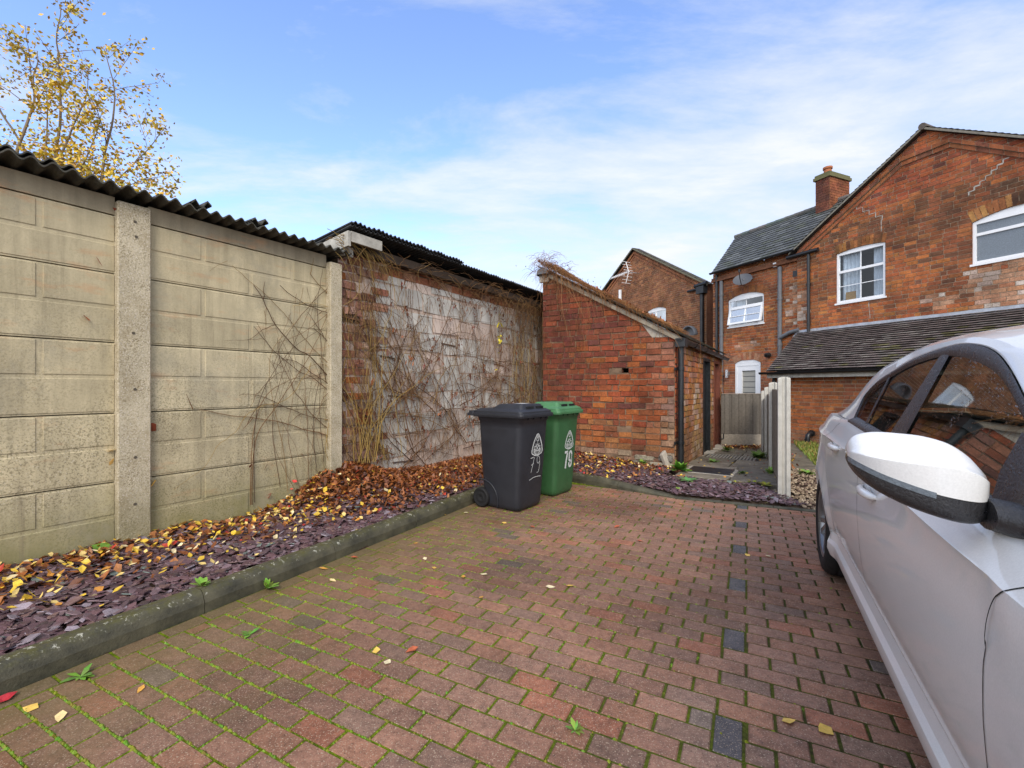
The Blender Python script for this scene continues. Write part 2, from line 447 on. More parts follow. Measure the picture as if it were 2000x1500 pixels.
def brickwall(mb, fr, poly, holes=(), bl=0.235, bh=0.082, j=0.010, pal=PAL_HOUSE, fn=None, rough=0.003, depth=0.010, off=0.0, mats=(0, 1), reveal=0.09, jit=0.0, slope=0.0):
    """bricks as little slabs standing out of a mortar sheet"""
    hs = halfplanes(poly)
    s0 = min(p[0] for p in poly); s1 = max(p[0] for p in poly); z0 = min(p[1] for p in poly); z1 = max(p[1] for p in poly)
    ch = bh + j; nrow = int((z1 - z0) / ch) + 1
    for r in range(nrow):
        za = z0 + r * ch; zb = min(za + bh, z1 + 0.2)
        zm = (za + zb) / 2
        cuts = [(h[0], h[1]) for h in holes if h[2] < zm < h[3]]
        header_row = (r % 4 == 3)
        for a, b in subtract(s0, s1, cuts):
            x = a - (bl * (0.5 if r % 2 else 0.0) + U(0, 0.03) if a == s0 else 0)
            while x < b - 0.01:
                L = bl * (0.5 if (header_row and R() < 0.6) or R() < 0.07 else 1.0) * U(0.95, 1.05)
                e = min(x + L, b)
                xs = max(x, a)
                if b - e < 0.06: e = b
                dz = slope * (xs - s0) + jit * U(-1, 1)
                q = [(xs + j * 0.5 + jit * U(-1, 1), za + dz + jit * U(-.6, .6)), (e - j * 0.5 + jit * U(-1, 1), za + dz + jit * U(-.6, .6)),
                     (e - j * 0.5 + jit * U(-1, 1), zb + dz + jit * U(-.6, .6)), (xs + j * 0.5 + jit * U(-1, 1), zb + dz + jit * U(-.6, .6))]
                if e - xs > 0.03:
                    q = clipconv(q, hs)
                    if len(q) >= 3 and area(q) > 0.0004:
                        c = pick(pal); d = depth + rough * U(-1.5, 1)
                        if fn:
                            res = fn((xs + e) / 2, zm, c)
                            if res is None: x = e; continue
                            c, dd = res if isinstance(res[0], tuple) else (res, 0)
                            d += dd
                        mb.prism([fr.p(s, z, off + d) for s, z in q], [fr.p(s, z, off - 0.002) for s, z in q], mats[0], c)
                x = e
    # mortar sheet, split round the openings
    zs = sorted(set([z0, z1] + [min(max(h[k], z0), z1) for h in holes for k in (2, 3)]))
    for a, b in zip(zs, zs[1:]):
        if b - a < 1e-4: continue
        zm = (a + b) / 2
        for x, y in subtract(s0, s1, [(h[0], h[1]) for h in holes if h[2] < zm < h[3]]):
            q = clipconv([(x, a), (y, a), (y, b), (x, b)], hs)
            if len(q) >= 3: mb.face([fr.p(s, z, off) for s, z in q], mats[1], (1, 1, 1))
    for h in holes:
        c = (0.2, 0.08, 0.045)
        a, b, z_0, z_1 = h[:4]; d = depth
        P = lambda s, z, o: fr.p(s, z, off + o)
        mb.face([P(a, z_0, d), P(a, z_1, d), P(a, z_1, -reveal), P(a, z_0, -reveal)], mats[0], c)
        mb.face([P(b, z_0, d), P(b, z_1, d), P(b, z_1, -reveal), P(b, z_0, -reveal)], mats[0], c)
        mb.face([P(a, z_0, d), P(b, z_0, d), P(b, z_0, -reveal), P(a, z_0, -reveal)], mats[0], c)
        mb.face([P(a, z_1, d), P(b, z_1, d), P(b, z_1, -reveal), P(a, z_1, -reveal)], mats[0], c)
def brick_arch(mb, fr, a, b, zs, rise, hgt=0.23, n=None, off=0.0, pal=PAL_HOUSE, mats=(0, 1), depth=0.014):
    """segmental soldier arch over an opening a..b springing at zs; also fills the corners above the springing"""
    w = b - a; rad = (w * w / 4 + rise * rise) / (2 * rise); cx = (a + b) / 2; cz = zs + rise - rad
    th = math.asin(w / 2 / rad); n = n or max(5, int(w / 0.085))
    pt = lambda t, r: (cx + r * math.sin(t), cz + r * math.cos(t))
    for i in range(n):
        t0 = -th + 2 * th * (i + 0.06) / n; t1 = -th + 2 * th * (i + 0.94) / n
        q = [pt(t0, rad), pt(t1, rad), pt(t1, rad + hgt), pt(t0, rad + hgt)]
        c = pick(pal)
        mb.prism([fr.p(s, z, off + depth + U(0.0, .004)) for s, z in q], [fr.p(s, z, off - 0.01) for s, z in q], mats[0], c)
    K = 10
    lo = [pt(-th + 2 * th * i / K, rad - 0.001) for i in range(K + 1)]; hi = [pt(-th + 2 * th * i / K, rad + hgt + .008) for i in range(K + 1)]
    for i in range(K):
        mb.face([fr.p(*lo[i], off + depth * 0.55), fr.p(*lo[i + 1], off + depth * 0.55), fr.p(*hi[i + 1], off + depth * 0.55), fr.p(*hi[i], off + depth * 0.55)], mats[1])
        mb.face([fr.p(*lo[i], off + depth), fr.p(*lo[i + 1], off + depth), fr.p(*lo[i + 1], off - 0.08), fr.p(*lo[i], off - 0.08)], mats[0], (0.2, .08, .045))
    return lo

def tiles(mb, o, u, v, W, L, tw, th, left=None, right=None, pal=None, m=0, thick=0.012, fn=None):
    """courses of tiles on a plane: o eave corner, u along the eave (unit), v up the slope (unit)"""
    nrm = u.cross(v).normalized()
    if nrm.z < 0: nrm = -nrm
    rows = int(L / th) + 1
    for r in range(rows):
        a = r * th; b = min(a + th * 1.25, L)
        lo = left(a) if left else 0.0; hi = right(a) if right else W
        x = lo - (tw / 2 if r % 2 else 0)
        while x < hi:
            y = min(x + tw, hi); xs = max(x, lo)
            if y - xs > 0.01:
                c = pal(xs, a); dz = U(0, 0.004); g = 0.0025
                t = thick + dz
                xs2, y2 = xs + g, y - g
                lift0 = nrm * (t + 0.010); lift1 = nrm * 0.004
                p0 = o + u * xs2 + v * (a + U(-.004, .004)); p1 = o + u * y2 + v * (a + U(-.004, .004)); p2 = o + u * y2 + v * b; p3 = o + u * xs2 + v * b
                mb.face([p0 + lift0, p1 + lift0, p2 + lift1, p3 + lift1], m, c)
                ed = nrm * min(0.011, t * .6); un = v * 0.05
                mb.face([p0 + lift0 - ed, p1 + lift0 - ed, p1 + lift0, p0 + lift0], m, c)
                mb.face([p0 + lift0 - ed, p1 + lift0 - ed, p1 + lift0 - ed + un, p0 + lift0 - ed + un], m, c)
            x = x + tw
    q = [(left(0) if left else 0, 0), (right(0) if right else W, 0), (right(L) if right else W, L), (left(L) if left else 0, L)]
    mb.face([o + u * x + v * y for x, y in q], m, (0.03, 0.028, 0.025))
# ================================================================ camera, sky, sun
cam = bpy.data.cameras.new('camera'); co = bpy.data.objects.new('camera', cam); COL.objects.link(co)
co.location = (0, 0, H); co.rotation_euler = (math.radians(90), 0, 0)
cam.sensor_width = 36; cam.lens = 36 * F / 2000; cam.shift_y = 5 / 2000; cam.clip_end = 3000; cam.clip_start = 0.05
SC.camera = co
SC.view_settings.view_transform = 'Standard'; SC.view_settings.look = 'None'
SC.view_settings.exposure = 1.3; SC.view_settings.gamma = 1
SUN_EL, SUN_ROT = math.radians(38), math.radians(178)
w = bpy.data.worlds.new('World'); SC.world = w; w.use_nodes = True
nt = w.node_tree; nt.nodes.clear(); k = NT(nt)
out = k.n('OutputWorld'); bg = k.n('Background')
sky = k.n('TexSky', sky_type='NISHITA'); sky.sun_disc = False; sky.sun_elevation = SUN_EL; sky.sun_rotation = SUN_ROT
sky.air_density = 1.15; sky.dust_density = 0.6; sky.ozone_density = 2.2
tc = k.n('TexCoord'); sp = k.n('SeparateXYZ'); k.l(tc.outputs['Generated'], sp.inputs[0])
zz = k.math('ADD', k.math('MAXIMUM', sp.outputs[2], 0.0), 0.10)
cb = k.n('CombineXYZ'); k.l(k.math('DIVIDE', sp.outputs[0], zz), cb.inputs[0]); k.l(k.math('DIVIDE', sp.outputs[1], zz), cb.inputs[1])
mp = k.n('Mapping'); k.l(cb.outputs[0], mp.inputs[0]); mp.inputs['Scale'].default_value = (0.60, 1.15, 1); mp.inputs['Location'].default_value = (3.1, 1.7, 0.0)
mp.inputs['Rotation'].default_value = (0, 0, math.radians(-4))
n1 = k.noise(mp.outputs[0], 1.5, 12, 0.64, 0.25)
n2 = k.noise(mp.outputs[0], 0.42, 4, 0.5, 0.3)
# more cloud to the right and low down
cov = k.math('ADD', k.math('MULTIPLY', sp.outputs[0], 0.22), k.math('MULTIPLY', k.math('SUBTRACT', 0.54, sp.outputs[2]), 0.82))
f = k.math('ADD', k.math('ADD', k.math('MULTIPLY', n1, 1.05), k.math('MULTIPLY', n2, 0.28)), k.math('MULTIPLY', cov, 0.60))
over = k.ramp(sp.outputs[2], [(0.62, 0.0), (0.85, 0.30)])  # cloud added out of view overhead, behind and left to whiten the ambient
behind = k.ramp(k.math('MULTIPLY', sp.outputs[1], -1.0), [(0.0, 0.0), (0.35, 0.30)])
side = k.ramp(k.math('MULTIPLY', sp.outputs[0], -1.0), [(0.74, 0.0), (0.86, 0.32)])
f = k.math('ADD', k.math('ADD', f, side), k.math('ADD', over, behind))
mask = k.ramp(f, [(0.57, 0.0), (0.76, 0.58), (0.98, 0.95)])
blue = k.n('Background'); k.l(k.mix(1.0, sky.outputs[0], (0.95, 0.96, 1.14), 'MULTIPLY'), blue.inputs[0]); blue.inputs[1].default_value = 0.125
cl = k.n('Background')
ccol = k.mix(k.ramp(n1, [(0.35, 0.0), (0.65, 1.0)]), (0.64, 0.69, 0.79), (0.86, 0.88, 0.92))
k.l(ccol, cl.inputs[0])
# unseen clouds behind and to the left, brightened to fill the car and walls
cloud_fill = k.ramp(k.math('ADD', k.math('MULTIPLY', sp.outputs[1], -0.72), k.math('MULTIPLY', sp.outputs[0], -0.40)), [(0.10, 0.46), (0.65, 1.1)])
k.l(cloud_fill, cl.inputs[1])
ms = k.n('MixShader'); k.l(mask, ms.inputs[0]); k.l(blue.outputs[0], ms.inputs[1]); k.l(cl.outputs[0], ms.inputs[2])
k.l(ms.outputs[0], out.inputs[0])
sl = bpy.data.lights.new('sun', 'SUN'); so = bpy.data.objects.new('sun', sl); COL.objects.link(so)
sl.energy = 1.0; sl.angle = math.radians(26); sl.color = (1.0, 0.90, 0.76)
# sky sun_rotation is measured clockwise from +Y seen from above
sd = Vector((math.sin(SUN_ROT) * math.cos(SUN_EL), math.cos(SUN_ROT) * math.cos(SUN_EL), math.sin(SUN_EL)))
so.rotation_euler = sd.to_track_quat('Z', 'Y').to_euler(); so.location = (0, -5, 12)

# ================================================================ frames measured off the photo
g0 = onground(290, 1055, 0.11)
FW = Frame(g0.x, g0.y, 1570)                      # concrete panel wall
CO = V(2.494, 6.973)                               # outhouse corner
FO = Frame(CO.x, CO.y, -386)                       # outhouse front
FS = Frame(CO.x, CO.y, 1570)                       # outhouse side
FH = Frame(0.787 * 11.2, 11.2, 620)                # rear walls of the houses
KD = Vector((0.4796, 0.8776)); KN = Vector((0.8776, -0.4796)); K0 = Vector((-2.152, 1.913))   # kerb foot line, KN towards paving
e1 = Vector((0.889, -0.458)).normalized(); e2 = Vector((0.458, 0.889)).normalized()            # paving bond

def kerb_d(x, y): return (Vector((x, y)) - K0).dot(KN)       # >0 on the paving
def wall_d(x, y): return FW.loc(x, y)[1]                      # >0 in front of the panel wall

# ---------------------------------------------------------------- ground
mb = MB()
S = 400
mb.face([V(-S, -S, -0.25), V(S, -S, -0.25), V(S, S, -0.25), V(-S, S, -0.25)])
struct(mb.build('ground', M['ground']))

# ---------------------------------------------------------------- block paving
corner = Vector((0.373, 6.17 * 1.0656)); corner = Vector((0.40, 6.575))
far_b = Vector((3.35, 4.64))
region = [tuple(K0 + KD * -7), tuple(corner), tuple(far_b), (12.0, -0.2), (9.0, -6.0)]
hs = halfplanes(region)
PAVE = [((0.305, 0.15, 0.094), 6), ((0.288, 0.15, 0.10), 6), ((0.27, 0.148, 0.102), 6), ((0.33, 0.135, 0.08), 2), ((0.235, 0.14, 0.10), 2), ((0.175, 0.13, 0.105), 0.5)]
def pavecol(x, y):
    t = R() * sum(p[1] for p in PAVE)
    for c, wgt in PAVE:
        t -= wgt
        if t <= 0: break
    j = U(0.88, 1.12)
    kd = kerb_d(x, y)
    dark = nz(x, y, 3, 0.9)
    oil = math.exp(-((x + .95) / .55) ** 2 - ((y - 2.15) / .55) ** 2) + .6 * math.exp(-((x - .5) / .6) ** 2 - ((y - 3.3) / .4) ** 2) + .6 * math.exp(-((x + 1.3) / .4) ** 2 - ((y - 1.4) / .4) ** 2)
    g = 1.0 - 0.42 * max(0, min(1, (dark - 0.02) * 2.5)) - .38 * min(1, oil * (.75 + .9 * nz(x, y, 8, 2.2)))
    g = max(.45, g)
    c = (c[0] * j * g, c[1] * j * g, c[2] * j * g)
    if kd < 1.3: c = lerp3(c, (0.15, 0.095, 0.062), 0.5 * (1 - kd / 1.3))
    return c
mark0 = onground(1424, 1421); ma, mbv = mark0.to_2d().dot(e1), mark0.to_2d().dot(e2)
PL, PW, PJ = 0.1965, 0.0955, 0.009
row0 = round(mbv / (PW + PJ) - 1.0)
marks = {}
mb = MB(); moss = MB()
def paver(q, col, z=0.0):
    cx = sum(p[0] for p in q) / len(q); cy = sum(p[1] for p in q) / len(q)
    tz = 0.0035
    dz = U(-0.0016, 0.0016); tx, ty = U(-.008, .008), U(-.008, .008)
    def P(p, ins, h):
        d = Vector((p[0] - cx, p[1] - cy)); l = d.length
        d = d * (1 - ins / max(l, 0.02))
        return V(cx + d.x, cy + d.y, z + h + dz + d.x * tx + d.y * ty)
    n = len(q)
    top = [P(p, 0.0065, 0) for p in q]; mid = [P(p, 0.0012, -tz) for p in q]; bot = [P(p, 0.0, -0.02) for p in q]
    mb.face(top, 0, col)
    dk = tuple(x * 0.8 for x in col)
    for i in range(n):
        j = (i + 1) % n
        mb.face([top[i], mid[i], mid[j], top[j]], 0, dk); mb.face([mid[i], bot[i], bot[j], mid[j]], 0, dk)
hs_in = hs + [(-KN.x, -KN.y, -(K0.dot(KN) + 0.118))]
A = lambda a, b: tuple(e1 * a + e2 * b)
for r in range(-75, 90):
    b0 = r * (PW + PJ)
    rr = (r - row0) % 7
    cuts = []
    mk = ma - 0.05 + 0.004 * ((r - row0) // 7)
    if rr in (0, 1):
        cuts = [(mk - PJ, mk + PW + PJ)]
    off = (0.5 if r % 2 else 0.0) * (PL + PJ) + U(-.006, .006)
    for n in range(-45, 50):
        a0 = off + n * (PL + PJ)
        for x, y in subtract(a0, a0 + PL, cuts):
            if y - x < 0.02: continue
            q = clipconv([A(x, b0), A(y, b0), A(y, b0 + PW), A(x, b0 + PW)], hs_in)
            if len(q) < 3 or area(q) < 0.0008: continue
            cx = sum(p[0] for p in q) / len(q); cy = sum(p[1] for p in q) / len(q)
            if cy < -4.5 or cx > 8.5: continue
            paver(q, pavecol(cx, cy))
    if rr == 0:
        q = clipconv([A(mk, b0), A(mk + PW, b0), A(mk + PW, b0 + 2 * PW + PJ), A(mk, b0 + 2 * PW + PJ)], hs_in)
        if len(q) >= 3: paver(q, (0.085 * U(.9, 1.1), 0.084, 0.088))
# border course laid along the kerb
t = -6.0
while t < 5.4:
    L = PL
    P0 = K0 + KD * t + KN * 0.008
    q = [tuple(P0), tuple(P0 + KD * L), tuple(P0 + KD * L + KN * 0.1), tuple(P0 + KN * 0.1)]
    q = clipconv(q, hs)
    if len(q) >= 3 and area(q) > .001: paver(q, lerp3(pavecol(*q[0]), (0.11, 0.075, 0.05), 0.4))
    t += L + PJ
pv = mb.build('paving', [M['paver']]); struct(pv)
mb = MB()
q = [(p[0], p[1]) for p in region]
mb.face([V(p[0], p[1], -0.0042) for p in q])
mo = mb.build('moss', M['moss']); stuff(mo, 'bright green moss growing in the joints of the block paving', 'moss')
# raised cushions of moss along the joints
mb = MB()
def mosspuff(x, y, s):
    c = (U(0.09, 0.20), U(0.14, 0.26), U(0.006, 0.018))
    n = 5; a0 = R() * 6.28
    ring = [V(x + s * math.cos(a0 + 6.283 * i / n) * U(.7, 1.2), y + s * math.sin(a0 + 6.283 * i / n) * U(.7, 1.2), -0.007) for i in range(n)]
    ap = V(x, y, s * U(.5, .9) - 0.004)
    for i in range(n): mb.face([ring[i], ring[(i + 1) % n], ap], 0, c, True)
def mossdens(x, y):
    kd = kerb_d(x, y)
    v = 1.25 - (kd - 0.1) / 2.1
    return max(0.035, min(1, v)) * max(0.0, min(1.0, 0.75 + 1.1 * nz(x, y, 7, 1.3)))
for r in range(-20, 62):
    b0 = r * (PW + PJ) - PJ / 2
    a = -6.0
    while a < 6.0:
        x, y = A(a, b0); a += U(0.006, 0.015)
        if kerb_d(x, y) < 0.12 or not (0.6 < y < 6.4) or abs(x) > 1.25 * y + .3: continue
        if R() < mossdens(x, y) * (0.9 if y < 3.5 else .35): mosspuff(x + U(-.003, .003), y + U(-.003, .003), U(0.006, 0.0125) * (1.3 if kerb_d(x, y) < 1.1 else 1))
    off = (0.5 if r % 2 else 0.0) * (PL + PJ)
    for n in range(-25, 30):
        a0 = off + n * (PL + PJ) - PJ / 2
        for i in range(7):
            x, y = A(a0, b0 + PW * (i + .5) / 7)
            if kerb_d(x, y) < 0.12 or not (0.6 < y < 5.0) or abs(x) > 1.25 * y + .3: continue
            if R() < mossdens(x, y) * .8: mosspuff(x + U(-.003, .003), y + U(-.003, .003), U(0.005, 0.0105))
mp_ = mb.build('moss', M['grass_blade']); stuff(mp_, 'little raised cushions of green moss between the paving blocks', 'moss')

# ---------------------------------------------------------------- kerbs
mb = MB()
def kerbrun(P, D, N, t0, t1, L, hfun, wd=0.115):
    """P foot line point, D along, N towards the paving; half battered kerb profile"""
    t = t0
    while t < t1 - 0.05:
        e = min(t + L, t1) - 0.004
        rows = []
        K = 8
        dx = U(-.003, .003)
        for i in range(K + 1):
            s = t + (e - t) * i / K; h = hfun(s)
            prof = [(0.0, -0.06), (0.0, h * 0.45), (-0.012, h * 0.72), (-0.022, h * 0.86), (-0.036, h * 0.96), (-0.055, h), (-wd, h - 0.004), (-wd, -0.06)]
            rows.append([V(P.x + D.x * s + N.x * (o + dx), P.y + D.y * s + N.y * (o + dx), z) for o, z in prof])
        mb.grid(rows, 0, (1, 1, 1), False)
        mb.face(list(reversed(rows[0]))); mb.face(rows[-1])
        t = e + 0.004
kerbrun(K0, KD, KN, -5.6, 5.30, 0.915, lambda s: 0.125)
rb0 = corner + Vector((-0.06, 0.05)); rb1 = onground(1318, 974).to_2d()
RD = (rb1 - rb0); RL = RD.length; RD.normalize(); RN = Vector((RD.y, -RD.x))
if RN.dot(Vector((0, -1))) < 0: RN = -RN
kerbrun(rb0, RD, RN, 0.0, RL, 0.66, lambda s: 0.115 - max(0, (s - RL + 1.0)) * 0.098)
rb2 = onground(1640, 1006).to_2d()
ED = (rb2 - rb1); EL = ED.length; ED.normalize(); EN = Vector((ED.y, -ED.x))
if EN.dot(Vector((0, -1))) < 0: EN = -EN
kerbrun(rb1, ED, EN, 0.0, EL + 1.6, 0.5, lambda s: 0.018, 0.08)
struct(mb.build('kerb', M['kerb_concrete']))

# ---------------------------------------------------------------- slate bed
def bedz(x, y):
    s, d = FW.loc(x, y)
    z = 0.095 + 0.016 * nz(x, y, 0, 2.5)
    pile = 0.0
    if s > 0.4:
        a = math.exp(-((s - 1.75) / 0.55) ** 2) * 0.23 + (1 / (1 + math.exp(-(s - 1.3) * 5))) * 0.11
        wdt = 0.42
        pile = a * math.exp(-(max(0, d) / wdt) ** 2)
    else: pile = 0.05 * math.exp(-(max(0, d) / .35) ** 2)
    return z + pile
def in_left(x, y):
    return kerb_d(x, y) < -0.10 and wall_d(x, y) > -0.06
rb_foot = lambda x, y: (Vector((x, y)) - rb0).dot(RN)
def in_right(x, y):
    s, d = FO.loc(x, y); s2, d2 = FS.loc(x, y)
    if wall_d(x, y) < 0: return False
    if d < -0.02 and d2 < 0.0: return False
    if kerb_d(x, y) < -0.13 and (Vector((x, y)) - K0).dot(KD) < 5.25: return False
    if x < rb1.x: ok = rb_foot(x, y) < -0.12
    else: ok = (Vector((x, y)) - rb1).dot(EN) < -0.07
    if not ok: return False
    # path edge and fence line
    if (x, y) and d2 > 0.0 and s2 > -0.62: return False
    return x < 3.12
def rightz(x, y):
    s, d = FO.loc(x, y)
    tpr = max(0.0, min(1.0, (x - 0.9) / 1.2))
    return 0.09 - 0.045 * tpr + 0.012 * nz(x, y, 0, 3) + 0.10 * math.exp(-max(0, d) / 0.35) * (1 - 0.75 * tpr)
mb = MB()
nx = 60
rows = []
for i in range(81):
    s = -4.5 + 11.2 * i / 80
    row = []
    for j in range(17):
        q = FW.o + FW.u * s + FW.n * (-0.08 + 1.75 * j / 16)
        z = bedz(q.x, q.y) if kerb_d(q.x, q.y) < -0.06 else -0.05
        row.append(V(q.x, q.y, z - 0.012))
    rows.append(row)
mb.grid(rows)
rows = []
for i in range(31):
    row = []
    for j in range(31):
        x = 0.0 + 3.3 * i / 30; y = 4.6 + 4.2 * j / 30
        ok = in_right(x, y)
        row.append(V(x, y, (rightz(x, y) - 0.015) if ok else -0.03))
    rows.append(row)
mb.grid(rows)
b = mb.build('soil', M['soil']); struct(b)

SL = [((0.118, 0.062, 0.072), 7), ((0.092, 0.05, 0.06), 5), ((0.17, 0.11, 0.125), 3), ((0.07, 0.044, 0.052), 3), ((0.17, 0.10, 0.09), 2), ((0.17, 0.21, 0.19), 0.35), ((0.26, 0.215, 0.25), 1.2)]
def wpick(L):
    t = R() * sum(p[1] for p in L)
    for c, w_ in L:
        t -= w_
        if t <= 0: return c
    return L[-1][0]
mb = MB()
def chip(x, y, z, s, tilt=0.2):
    n = random.choice((4, 5, 5, 6, 6, 7)); a0 = R() * 6.28; el = U(0.45, 0.8)
    c = wpick(SL); j = U(0.75, 1.25); c = tuple(v * j for v in c)
    tx, ty = random.gauss(0, tilt), random.gauss(0, tilt); ca, sa = math.cos(a0), math.sin(a0)
    t = s * U(0.07, 0.16)
    top, bot = [], []
    for i in range(n):
        a = 6.283 * (i + U(-.25, .25)) / n; r = s * U(0.75, 1.15)
        u, v = r * math.cos(a), r * el * math.sin(a)
        px, py = u * ca - v * sa, u * sa + v * ca
        h = px * tx + py * ty
        top.append(V(x + px * .93, y + py * .93, z + h + t)); bot.append(V(x + px, y + py, z + h))
    mb.prism(top, bot, 0, c)
cnt = 0
while cnt < 9500:
    s = U(-2.4, 5.9) if R() < .5 else U(-2.4, 1.6); d = U(-0.02, 1.6)
    q = FW.o + FW.u * s + FW.n * d
    if not in_left(q.x, q.y): continue
    if q.y < 0.9: continue
    pile = bedz(q.x, q.y) - 0.095
    if pile > 0.10 and R() < 0.85: continue
    edge = -kerb_d(q.x, q.y)
    chip(q.x, q.y, bedz(q.x, q.y) + U(-0.008, 0.02) - max(0, 0.16 - edge) * 0.05, U(0.02, 0.046) * (1.25 if R() < .12 else 1)); cnt += 1
cnt = 0
while cnt < 4200:
    x, y = U(0.3, 3.2), U(4.6, 8.6)
    if not in_right(x, y): continue
    chip(x, y, rightz(x, y) + U(-.008, .014), U(0.018, 0.042)); cnt += 1
stuff(mb.build('slate_chippings', M['slate_chip']), 'loose purple slate chippings spread over the beds', 'slate chippings')

# ---------------------------------------------------------------- leaves
BR = [((0.22, 0.075, 0.026), 5), ((0.31, 0.105, 0.03), 4), ((0.12, 0.042, 0.02), 4), ((0.33, 0.13, 0.04), 2.5), ((0.40, 0.05, 0.03), 0.4)]
YE = [((0.72, 0.48, 0.05), 6), ((0.76, 0.56, 0.19), 5), ((0.62, 0.28, 0.05), 3), ((0.80, 0.66, 0.38), 2), ((0.5, 0.05, 0.04), 0.5)]
def leaf(mb, x, y, z, s, c, flat=0.35, up=None):
    a = R() * 6.28; ca, sa = math.cos(a), math.sin(a); wd = s * U(0.5, 0.8); curl = s * U(0.05, 0.3)
    tx, ty = random.gauss(0, flat), random.gauss(0, flat)
    def P(u, v, h):
        px, py = u * ca - v * sa, u * sa + v * ca
        return V(x + px, y + py, z + h + px * tx + py * ty)
    pts = [P(-s, 0, curl), P(-s * .25, -wd, curl * .9), P(s * .45, -wd * .62, curl * .5), P(s * 1.05, 0, curl * U(-.5, 1)), P(s * .45, wd * .62, curl * .5), P(-s * .25, wd, curl * .9)]
    m0, m1 = P(-s * .25, 0, 0), P(s * .45, 0, 0)
    f = mb.face
    f([pts[0], pts[1], m0], 0, c); f([pts[1], pts[2], m1, m0], 0, c); f([pts[2], pts[3], m1], 0, c)
    f([pts[3], pts[4], m1], 0, c); f([pts[4], pts[5], m0, m1], 0, c); f([pts[5], pts[0], m0], 0, c)
mb = MB()
cnt = 0; tries = 0
while cnt < 9000 and tries < 200000:
    tries += 1
    s = random.gauss(2.6, 1.5); d = abs(random.gauss(0, 0.42))
    if s < -0.4 or s > 6.0: continue
    q = FW.o + FW.u * s + FW.n * (d - 0.03)
    if not in_left(q.x, q.y): continue
    if s < 1.2 and R() > 0.25: continue
    c = wpick(BR); j = U(.7, 1.3)
    leaf(mb, q.x, q.y, bedz(q.x, q.y) + U(-0.01, 0.04), U(0.012, 0.029), tuple(v * j for v in c), 0.7); cnt += 1
cnt = 0
while cnt < 950:
    s = U(-2.3, 1.8); d = abs(random.gauss(0, 0.33))
    q = FW.o + FW.u * s + FW.n * d
    if not in_left(q.x, q.y) or q.y < 1.0: continue
    c = wpick(BR); leaf(mb, q.x, q.y, bedz(q.x, q.y) + U(0.0, 0.03), U(0.02, 0.045), c, 0.5); cnt += 1
cnt = 0
while cnt < 1150:
    s = U(-2.3, 4.5) if R() < .3 else U(-2.3, 1.5); d = abs(random.gauss(0.12, 0.42))
    q = FW.o + FW.u * s + FW.n * d
    if not in_left(q.x, q.y) or q.y < 1.0: continue
    c = wpick(YE); j = U(.7, 1.1)
    leaf(mb, q.x, q.y, bedz(q.x, q.y) + U(0.02, 0.05), U(0.013, 0.031), tuple(v * j for v in c), 0.45); cnt += 1
cnt = 0
while cnt < 1500:
    x, y = U(0.3, 3.1), U(4.8, 8.6)
    if not in_right(x, y): continue
    s, d = FO.loc(x, y)
    if R() > math.exp(-max(0, d) / 0.5) * 0.9 + 0.10 - max(0, x - 1.2) * 0.25: continue
    c = wpick(BR) if R() < .8 else wpick(YE)
    leaf(mb, x, y, rightz(x, y) + U(0.0, 0.03), U(0.016, 0.034), c, 0.5); cnt += 1
stuff(mb.build('leaf_litter', M['leaf']), 'drift of brown and yellow autumn leaves heaped against the walls', 'fallen leaves')

# single leaves on the paving
protos = []
for i in range(5):
    mb = MB(); st = random.getstate(); random.seed(40 + i)
    leaf(mb, 0, 0, 0.004, 0.026, [(0.72, 0.47, 0.10), (0.78, 0.60, 0.28), (0.66, 0.34, 0.06), (0.80, 0.68, 0.42), (0.40, 0.10, 0.04)][i], 0.08)
    random.setstate(st)
    o = mb.build('fallen_leaf', M['leaf']); protos.append(o)
LV = [(60, 1385), (118, 1402), (275, 1348), (757, 1295), (805, 1272), (735, 1272), (1540, 1410), (1612, 1428), (848, 1110), (650, 1135), (632, 1112), (1130, 1018), (985, 1022),
      (1040, 1030), (1075, 1148), (1113, 1145), (905, 1128), (830, 1092), (812, 1062), (945, 1123), (1460, 1085), (1500, 1087), (940, 1168), (868, 1006), (872, 1000), (910, 1002), (965, 1003), (1250, 1058), (1205, 1030), (692, 1090), (1330, 985), (50, 1300)]
YL = ['yellow fallen leaf lying on the block paving', 'cream fallen leaf lying on the block paving', 'orange fallen leaf lying on the block paving', 'pale curled fallen leaf lying on the block paving', 'dark red fallen leaf lying on the block paving']
used = set()
for i, (px, py) in enumerate(LV):
    k_ = random.choice((0, 0, 1, 1, 2, 3, 3, 4)) if i > 4 else i
    g = onground(px, py)
    o = protos[k_] if k_ not in used else protos[k_].copy()
    if k_ in used: COL.objects.link(o)
    used.add(k_)
    o.location = (g.x, g.y, 0.001); o.rotation_euler = (0, 0, R() * 6.28); s = U(.85, 1.35); o.scale = (s, s, s)
    tag(o, YL[k_], 'leaf', YL[k_].split(' fallen')[0] + ' leaves scattered on the paving')
for i, o in enumerate(protos):
    if i not in used: bpy.data.objects.remove(o)

